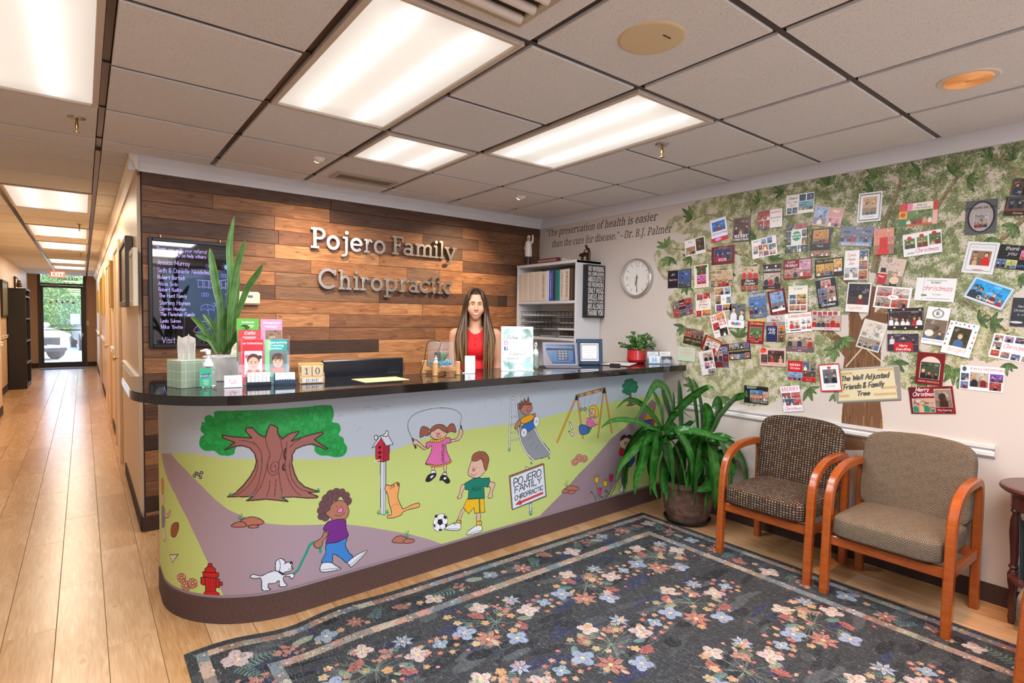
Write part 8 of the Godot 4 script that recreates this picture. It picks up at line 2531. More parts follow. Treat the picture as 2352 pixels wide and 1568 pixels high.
	part("upper_lip", tub(smile.call(-0.0578, 0.0035, 0.0008), [0.001, 0.0022, 0.0028, 0.0032, 0.0028, 0.0032, 0.0028, 0.0022, 0.001], 8), mm("b5544e", 0.4), h)
	part("lower_lip", tub(smile.call(-0.0702, 0.012, 0.0006), [0.001, 0.002, 0.003, 0.0036, 0.0038, 0.0036, 0.003, 0.002, 0.001], 8), mm("bf625a", 0.4), h)
	var fat := []
	for q in body.slice(0, 5): fat.append([q[0], q[1], q[2] + 0.007, q[3] + 0.007])
	fat[4][0].x = -0.1; fat[4][1].x = 0.1
	for q in bust: fat.append([q[0], q[1] + Vector3.ONE * 0.006])
	var cutter := func(p: Vector3) -> float: return maxf(0.062 - Vector2(p.x, p.z + 0.012).length() if p.y > 1.3 else -1.0, maxf(0.845 - p.y, absf(p.x) - 0.148))
	part("red_top", nets(fat, Vector3(-0.17, 0.82, -0.14), Vector3(0.17, 1.37, 0.14), 0.0075, cutter), mm("d00712", 0.75), t)
	for k in 7:
		var b := MB.new()
		var y := 1.275 - 0.045 * k
		b.ball(Vector3(0, y, 0.094 - 0.0009 * pow(absf(y - 1.2) * 20.0, 2.0)), Vector3(0.006, 0.006, 0.004), 10)
		part("button", b, mm("b8060f", 0.4), t)
	part("trousers", nets(legs + [body[0]], Vector3(-0.22, 0.03, -0.14), Vector3(0.22, 0.96, 0.14), 0.02), mm("23252c", 0.9), t)
	part("shoes", nets(feet, Vector3(-0.15, -0.005, -0.09), Vector3(0.15, 0.1, 0.18), 0.01), mm("1a1a1c", 0.5), t)
	var cap := MB.new()
	var P := []
	for i in 15:
		var row := PackedVector3Array()
		for j in 33:
			var a := TAU * (j % 32) / 32.0
			var front := clampf((sin(a) + 0.15) / 1.1, 0.0, 1.0)
			var lim := lerpf(-0.95, 0.62, pow(front, 0.45))
			var la := lerpf(PI / 2, lim, i / 14.0)
			var k := 1.0 + 0.02 * sin(j * 5.0)
			row.append(Vector3(0.082 * cos(la) * cos(a) * k, 0.032 + 0.1 * sin(la) - (0.006 if absf(cos(a)) < 0.1 else 0.0), -0.014 + 0.1 * cos(la) * sin(a) * k))
		P.append(row)
	cap.grid(P, true, true)
	var dk := mm("38271a", 0.4)
	part("hair_cap", cap, dk, h)
	var hm := mm("ffffff", 0.38, 0.0, {"vertex_color_use_as_albedo": true})
	for s in [-1, 1]:
		for k in 22:
			var u := k / 21.0
			var ph := lerpf(0.68, -1.5, u)
			var x0: float = 0.079 * cos(ph) * s; var z0: float = 0.014 + 0.09 * sin(ph)
			var y0 := 1.528
			var bx_: float = s * (lerpf(0.07, 0.145, fposmod(k * 0.618, 1.0)))
			var zf := lerpf(0.115, 0.02, u) if u < 0.75 else -0.1
			var ye := lerpf(1.09, 1.02, rng.randf()) - (0.05 if s > 0 else 0.0)
			var p := curve([Vector3(0.012 * s, y0 + 0.12 - 0.03 * u, 0.06 - 0.1 * u), Vector3(0.042 * s, y0 + 0.1 - 0.02 * u, lerpf(0.082, z0 * 0.8, minf(u * 3.0, 1.0))), Vector3(x0 * 0.93, y0 + 0.045, z0 + 0.02 * (1.0 - u)), Vector3(x0 * 1.12 + 0.004 * s, y0 - 0.05, z0 - 0.005), Vector3(lerpf(x0 * 1.2, bx_, 0.5), y0 - 0.16, lerpf(z0, zf, 0.6)), Vector3(bx_, 1.27, zf), Vector3(bx_ * 0.98 + 0.008 * sin(k * 2.3), 1.17, zf + 0.008), Vector3(bx_ * 0.92 + 0.012 * sin(k * 1.7), ye, zf)], 3)
			var r := []; var cs := []
			for i in p.size():
				var v := float(i) / (p.size() - 1)
				r.append(lerpf(0.0075, 0.0135, minf(v * 3.0, 1.0)) * (1.0 if v < 0.75 else lerpf(1.0, 0.15, (v - 0.75) * 4.0)))
				var c := hx("3a281a").lerp(hx(["86683f", "a07f56", "6e5034"][k % 3]), clampf((v - 0.35) * 1.6, 0.0, 1.0)).srgb_to_linear()
				var row := PackedColorArray()
				for j in 8: row.append(c)
				cs.append(row)
			var b := MB.new()
			b.tube(p, r, 7, true, cs)
			part("hair_lock", b, hm, t)
func fixtures() -> void:
	var wh := mm("d8d0c6", 0.5); var chrome := mm("b8b2aa", 0.25, 0.9)
	for q in [[-0.1, 0.627, "chrome sprinkler head in the ceiling above the hallway mouth"], [2.524, 2.29, "brass coloured sprinkler head beside the right-hand light panel"], [-0.108, -3.65, "sprinkler head beyond the nearest hallway light panel"], [-0.108, -7.4, "sprinkler head far down the hallway"]]:
		var t := thing("sprinkler", q[2], "sprinkler", Vector3(q[0], 2.428, q[1]), 0.0, "ceiling sprinklers")
		part("escutcheon", lat([[0.0, -0.014], [0.014, -0.014], [0.034, -0.008], [0.04, 0.0]], V0, 20), chrome, t)
		part("head", lat([[0.0, -0.075], [0.016, -0.075], [0.016, -0.072], [0.004, -0.07], [0.004, -0.06], [0.009, -0.045], [0.007, -0.03], [0.007, -0.01]], V0, 14), mm("9a7a4a", 0.3, 0.8), t)
	for q in [[1.103, 0.736, "white eyeball spotlight in the ceiling at the left, above the sign letters", 1.35], [2.742, 0.738, "small round spotlight in the ceiling near the corner", 2.5]]:
		var t := thing("spotlight", q[2], "spotlight", Vector3(q[0], 2.428, q[1]))
		part("trim", lat([[0.03, -0.004], [0.055, -0.004], [0.06, 0.0]], V0, 24), wh, t)
		var b := MB.new()
		b.ball(Vector3(0, 0.004, 0), Vector3(0.042, 0.034, 0.042), 18)
		part("eyeball", b, mm("e8e4de", 0.4), t)
		b = MB.new()
		b.ball(Vector3(0, -0.014, -0.03), Vector3(0.02, 0.014, 0.014), 12)
		part("lamp", b, mm("fff0d8", 0.4, 0.0, {"emission_enabled": true, "emission": hx("ffd9a8"), "emission_energy_multiplier": 2.2}), t)
		var s := SpotLight3D.new()
		s.name = "spot_beam"
		s.light_color = hx("ffdcb4"); s.light_energy = SPOT; s.spot_angle = 46.0; s.spot_angle_attenuation = 1.0; s.spot_range = 12.0
		s.light_size = 0.03; s.shadow_enabled = true
		add_child(s, true)
		s.position = Vector3(q[0], 2.395, q[1] - 0.05)
		s.look_at_from_position(s.position, Vector3(q[3], 1.45, 0.0), Vector3.RIGHT)
	var t := thing("downlight", "large recessed downlight with amber ribbed baffle at the right", "downlight", Vector3(2.785, 2.428, 3.605))
	part("trim", lat([[0.083, -0.003], [0.1, -0.004], [0.106, 0.0]], V0, 32), wh, t)
	var rib := []
	for k in 9: rib.append_array([[0.083 - 0.0085 * k, -0.002], [0.079 - 0.0085 * k, -0.009]])
	part("baffle", lat(rib, V0, 32), mm("f0b878", 0.5, 0.0, {"emission_enabled": true, "emission": hx("f0b070"), "emission_energy_multiplier": 0.16}), t)
	var o := SpotLight3D.new()
	o.name = "downlight_beam"
	o.light_color = hx("ffb878"); o.light_energy = 3.0; o.light_size = 0.06; o.spot_angle = 42.0; o.spot_angle_attenuation = 1.0; o.spot_range = 12.0; o.shadow_enabled = true
	o.position = Vector3(2.785, 2.41, 3.605); o.rotation.x = -PI / 2
	add_child(o, true)
	t = thing("ceiling_speaker", "round cream loudspeaker grille in a ceiling tile", "loudspeaker", Vector3(1.525, 2.428, 2.998))
	part("grille", lat([[0.0, -0.007], [0.105, -0.006], [0.114, -0.004], [0.118, 0.0]], V0, 40), mm("d6c39a", 0.5), t)
	part("badge", bx(Vector3(0.02, -0.0076, 0.05), Vector3(0.04, 0.001, 0.006)), mm("3a322a", 0.4), t)
	for q in [["air_vent", "white air vent with dark slats near the plank wall", 1.545, 0.41, 0.43, 0.15, 9, 0.0], ["air_diffuser", "square ceiling diffuser with thick rounded blades at the top of the photo", 0.895, 2.99, 0.39, 0.41, 6, 1.0]]:
		t = thing(q[0], q[1], "vent", Vector3(q[2], 2.428, q[3]))
		var w: float = q[4]; var d: float = q[5]
		part("frame", mbx([[Vector3(0, -0.006, -d / 2), Vector3(w + 0.03, 0.012, 0.03)], [Vector3(0, -0.006, d / 2), Vector3(w + 0.03, 0.012, 0.03)], [Vector3(-w / 2, -0.006, 0), Vector3(0.03, 0.012, d - 0.03)], [Vector3(w / 2, -0.006, 0), Vector3(0.03, 0.012, d - 0.03)]], 0.003), mm("b3a794", 0.5), t)
		part("throat", bx(Vector3(0, -0.0005, 0), Vector3(w - 0.03, 0.001, d - 0.03)), mm("3a3028", 0.8), t)
		for k in q[6]:
			if q[7]: part("blade", tub([Vector3(-w / 2 + 0.02, -0.012, d * ((k + 0.5) / q[6] - 0.5)), Vector3(w / 2 - 0.02, -0.012, d * ((k + 0.5) / q[6] - 0.5))], 0.016, 10), wh, t)
			else: part("slat", bx(Vector3(0, -0.004, (d - 0.03) * ((k + 0.5) / q[6] - 0.5)), Vector3(w - 0.03, 0.004, 0.006)), mm("8d7f6e", 0.5), t)
func hall_things() -> void:
	var k := 0
	for q in [[0.18, -0.92, 1.48, 0.80, 0.5, "5f564d", "deep grey-brown canvas on the hall wall, nearest the lobby but one", 0.045], [0.18, -0.2, 1.475, 0.3, 0.38, "d8cbb0", "cream framed picture at the very corner of the plank wall", 0.03], [0.18, -4.0, 1.5, 0.5, 0.55, "b8934a", "gilt framed picture between the first two hall doors", 0.03], [0.18, -7.3, 1.42, 0.55, 0.65, "c2a050", "gilt framed picture past the second hall door", 0.03], [0.18, -8.5, 1.42, 0.5, 0.65, "d8b868", "pale gilt picture before the third hall door", 0.03], [0.18, -11.6, 1.45, 0.6, 0.5, "a8863c", "gilt framed picture near the far end of the hall", 0.03], [-1.19, -9.0, 1.34, 0.9, 0.65, "2c231c", "dark framed picture on the left hall wall before the black bookcase", 0.03], [-1.19, -11.2, 1.75, 0.5, 0.42, "2c231c", "small dark frame on the left hall wall above the bookcase", 0.03]]:
		var t := thing("framed_picture", q[6], "picture", Vector3(q[0] + (0.018 if q[0] > 0 else -0.008), q[2], q[1]), -PI / 2 if q[0] > 0 else PI / 2, "pictures along the hall")
		var w: float = q[3]; var h: float = q[4]; var d: float = q[7]
		part("frame", mbx([[Vector3(-w / 2, h / 2, d / 2), Vector3(0.04, h, d)], [Vector3(w / 2, h / 2, d / 2), Vector3(0.04, h, d)], [Vector3(0, 0.02, d / 2), Vector3(w - 0.04, 0.04, d)], [Vector3(0, h - 0.02, d / 2), Vector3(w - 0.04, 0.04, d)]], 0.004), mm(q[5], 0.5), t)
		part("picture", bx(Vector3(0, h / 2, d * 0.4), Vector3(w - 0.03, h - 0.03, d * 0.6)), mm(["6a6158", "d8cdb8", "b9a67c", "c8b58c", "a89468", "98a08a", "7a7a60", "c9ccc8"][k], 0.4), t)
		k += 1
	var bl := mm("231d19", 0.4)
	var t := thing("hall_bookcase", "tall black bookcase against the left hall wall", "bookcase", Vector3(-1.06, 0, -9.95))
	part("carcass", mbx([[Vector3(0, 0.93, 0.5), Vector3(0.26, 1.86, 0.03)], [Vector3(0, 0.93, -0.5), Vector3(0.26, 1.86, 0.03)], [Vector3(-0.12, 0.93, 0), Vector3(0.02, 1.86, 0.97)], [Vector3(0, 1.865, 0), Vector3(0.28, 0.03, 1.04)]], 0.003), bl, t)
	for j in 5: part("shelf", bx(Vector3(0.01, 0.05 + 0.42 * j, 0), Vector3(0.24, 0.03, 0.97)), mm("3a302a", 0.4), t)
	var b := MB.new()
	for j in 3: b.ball(Vector3(0, 0.04 + 0.04 * j, 0.02 * (j % 2)), Vector3(0.05 - 0.01 * j, 0.03, 0.04), 10)
	solo("ornament", b, mm("5a3a1c", 0.6), "small brown ornament on top of the hall bookcase", "ornament").position = Vector3(-1.03, 1.89, -9.6)
	t = thing("exit_sign", "red EXIT sign with white letters hanging above the far door", "exit sign", Vector3(-0.534, 2.235, -12.0))
	part("box", bx(Vector3(0, 0.07, 0), Vector3(0.27, 0.14, 0.04), 0.004), mm("e2502c", 0.4, 0.0, {"emission_enabled": true, "emission": hx("e8502c"), "emission_energy_multiplier": 0.7}), t)
	part("rod", tub([Vector3(0, 0.14, 0), Vector3(0, 0.2, 0)], 0.008, 8), mm("c9c2b6", 0.5), t)
	words("EXIT", 0.095, Vector3(0, 0.022, 0.021), 0.0, mm("fff6ec", 0.4, 0.0, {"emission_enabled": true, "emission": Color.WHITE, "emission_energy_multiplier": 0.9}), t, "sign_letters", 0.22)
	var ink := mm("3c4438", 0.6)
	var d1 := get_node("door_1")
	words("Stay Well", 0.1, Vector3(-0.4, 2.28, ZE - 0.006), PI, ink, d1, "transom_lettering", 0.42)
	words("Pojero Family Chiropractic", 0.05, Vector3(-0.52, 1.06, ZE - 0.006), PI, ink, d1, "door_lettering", 0.56)
	solo("door_mat", bx(Vector3(-0.52, 0.006, -14.1), Vector3(0.86, 0.012, 0.6), 0.003), mm("6d665f", 0.95), "thin grey door mat inside the far glass door", "mat")
	solo("notice", bx(Vector3(-0.25, 1.28, ZE + 0.006), Vector3(0.22, 0.28, 0.002)), mm("f2f2f2", 0.7, 0.0, {"backlight_enabled": true, "backlight": Color.WHITE}), "white paper notice taped to the far glass door", "notice")
	for j in 5:
		b = MB.new()
		var po := PackedVector2Array()
		for i in 10: po.append(Vector2.from_angle(i * TAU / 10 + 0.3) * (0.045 if i % 2 else 0.02))
		b.prism(po, 0.0, 0.002)
		var o := solo("leaf_decal", b, mm(["b0603a", "c07a4a", "8a5a38", "d0883a", "a8583a"][j], 0.6), "%s of five orange autumn leaves stuck to the far glass door" % ["leftmost", "second from left", "middle", "second from right", "rightmost"][j], "decal", "leaf decals on the door")
		o.position = Vector3(-0.75 + 0.115 * j, 1.71 + 0.03 * (j % 2), ZE + 0.005)
	solo("light_switch", bx(Vector3(-0.0, 1.17, ZE + 0.004), Vector3(0.075, 0.12, 0.008), 0.002), mm("dccaa8", 0.5), "ivory light switch plate right of the far glass door", "switch")
func words(s: String, size: float, at: Vector3, turn: float, m: Material, parent: Node3D, called: String, wide: float) -> void:
	var f := SystemFont.new()
	f.font_names = PackedStringArray(["Droid Sans"]); f.font_weight = 700
	var tm := TextMesh.new()
	tm.text = s; tm.font = f; tm.font_size = 64; tm.pixel_size = size / 46.0; tm.depth = 0.002
	tm.vertical_alignment = VERTICAL_ALIGNMENT_BOTTOM
	var o := MeshInstance3D.new()
	o.name = called
	var am := ArrayMesh.new()
	for i in tm.get_surface_count():
		var ar := tm.surface_get_arrays(i)
		if ar[0] == null or ar[0].size() == 0: continue
		am.add_surface_from_arrays(Mesh.PRIMITIVE_TRIANGLES, ar)
		am.surface_set_material(am.get_surface_count() - 1, m)
	o.mesh = am
	var bb := am.get_aabb()
	var bs := Basis(Vector3.UP, turn).scaled_local(Vector3(wide / maxf(bb.size.x, 0.01), size / maxf(bb.size.y, 0.01), 1))
	o.transform = Transform3D(bs, at - bs * Vector3(bb.get_center().x, bb.position.y, 0))
	parent.add_child(o, true)
func car(lab: String, paint: String, at: Vector3, turn: float) -> void:
	var t := thing("car", lab, "car", at, turn)
	var pm := mm(paint, 0.2, 0.1, {"clearcoat_enabled": true})
	var dk := mm("15171a", 0.3); var gl := mm("1c262e", 0.08)
	var loft := func(list: Array) -> MB:
		var P := []
		for s in list:
			var row := PackedVector3Array()
			for j in 25:
				var a := TAU * (j % 24) / 24.0
				var f := func(x: float) -> float: return signf(x) * pow(absf(x), 0.4)
				row.append(Vector3(s[1] * f.call(cos(a)), (s[2] + s[3]) / 2 + (s[3] - s[2]) / 2 * f.call(sin(a)), s[0]))
			P.append(row)
		var m := MB.new()
		m.grid(P, false, true)
		return m
	part("body", loft.call([[-2.3, 0.05, 0.6, 0.8], [-2.28, 0.8, 0.35, 1.0], [-2.0, 0.92, 0.28, 1.06], [0.6, 0.94, 0.28, 1.08], [1.5, 0.92, 0.28, 1.04], [2.1, 0.84, 0.3, 0.94], [2.3, 0.72, 0.34, 0.8], [2.34, 0.05, 0.5, 0.6]]), pm, t)
	part("cabin", loft.call([[-2.2, 0.7, 1.0, 1.1], [-1.9, 0.74, 1.0, 1.62], [-0.6, 0.74, 1.0, 1.72], [0.2, 0.72, 1.0, 1.66], [0.55, 0.72, 1.0, 1.45]]), pm, t)
	part("windscreen", loft.call([[0.5, 0.7, 1.0, 1.5], [0.6, 0.7, 1.0, 1.42], [1.05, 0.74, 1.0, 1.08]]), gl, t)
	part("grille", bx(Vector3(0, 0.62, 2.28), Vector3(0.9, 0.26, 0.12), 0.03), dk, t)
	part("bumper", bx(Vector3(0, 0.36, 2.25), Vector3(1.3, 0.12, 0.2), 0.04), dk, t)
	for s in [-1, 1]:
		part("headlight", bx(Vector3(0.66 * s, 0.8, 2.16), Vector3(0.34, 0.13, 0.2), 0.05), mm("cfd8de", 0.1, 0.3), t)
		part("tail_light", bx(Vector3(0.72 * s, 0.9, -2.2), Vector3(0.2, 0.14, 0.14), 0.03), mm("b01a20", 0.2), t)
		part("mirror", bx(Vector3(1.0 * s, 1.12, 0.7), Vector3(0.2, 0.14, 0.12), 0.04), pm, t)
		part("side_window", bx(Vector3(0.735 * s, 1.3, -0.6), Vector3(0.03, 0.34, 2.0), 0.01), gl, t)
		for z in [-1.4, 1.4]:
			var w := part("wheel", lat([[0, -0.1], [0.2, -0.1], [0.22, -0.08], [0.33, -0.1], [0.35, -0.06], [0.35, 0.1], [0, 0.1]], V0, 24), dk, t)
			w.transform = Transform3D(Basis(Vector3.BACK, PI / 2 * s), Vector3(0.86 * s, 0.35, z))
func outdoors() -> void:
	struct("ground", mbx([[Vector3(0, -0.13, -30), Vector3(60, 0.1, 30.7)], [Vector3(0, -0.13, 20), Vector3(60, 0.1, 25.7)]]), mm("b9b6b0", 0.9))
	car("white sport utility car parked outside the far glass door", "e9ebec", Vector3(-2.3, -0.08, -20.1), deg_to_rad(33))
	car("dark blue car parked behind the white one, beyond the glass door", "22304a", Vector3(0.55, -0.08, -26.0), deg_to_rad(186))
	var lm := mm("ffffff", 0.6, 0.0, {"vertex_color_use_as_albedo": true, "backlight_enabled": true, "backlight": Color(0.4, 0.5, 0.2)})
	for k in 3:
		var b := MB.new()
		for n in 9000:
			var d := Vector3(rng.randfn(), rng.randfn(), rng.randfn()).normalized()
			var p := d * Vector3(1.9, 2.3, 1.1) * (0.8 + 0.25 * rng.randf())
			if p.y < -1.6: continue
			var u := Vector3(rng.randfn(), rng.randfn(), rng.randfn()).normalized() * 0.075
			var w := u.cross(d).normalized() * 0.04
			b.col = hx("3f6a2c").lerp(hx("86a84e"), rng.randf()).srgb_to_linear()
			b.quad(p - w, p + u * 0.5 - w * 0.2, p + u, p + u * 0.5 + w, d)
		var t := thing("shrub", "%s leafy green shrub beyond the parked cars" % ["left", "middle", "right"][k], "shrub", Vector3(-4.9 + 4.0 * k, -0.08, -30.0 - 0.6 * (k % 2)))
		part("foliage", b, lm, t).position.y = 1.7
		var co := MB.new()
		co.ball(Vector3(0, 1.7, 0), Vector3(1.55, 1.9, 0.8), 20)
		part("inner_twigs", co, mm("35502a", 0.9), t)
		part("trunk", lat([[0, 0], [0.14, 0], [0.1, 0.6], [0.08, 1.6], [0, 1.7]], V0, 10), mm("4a3a2c", 0.9), t)
	var im := Cv.make(128, 128, hx("b9aaa0"))
	for j in 16:
		for i in 5: im.rect(i * 32 - (16 if j % 2 else 0), j * 8, 30, 7, hx(["8a5a48", "9a6450", "7a4e40"][rng.randi() % 3]))
	var f := thing("brick_building", "brick building across the street from the lobby window", "building", Vector3(2.0, -0.08, 19.0))
	part("wall", bx(Vector3(0, 2.6, 0), Vector3(16, 5.2, 0.4)), fabric(im.tex(), 1.0, 0.9), f)
	for x in [-3.0, 1.5]: part("window", bx(Vector3(x, 1.9, -0.21), Vector3(2.6, 2.4, 0.06), 0.02), mm("5f86a4", 0.1), f)
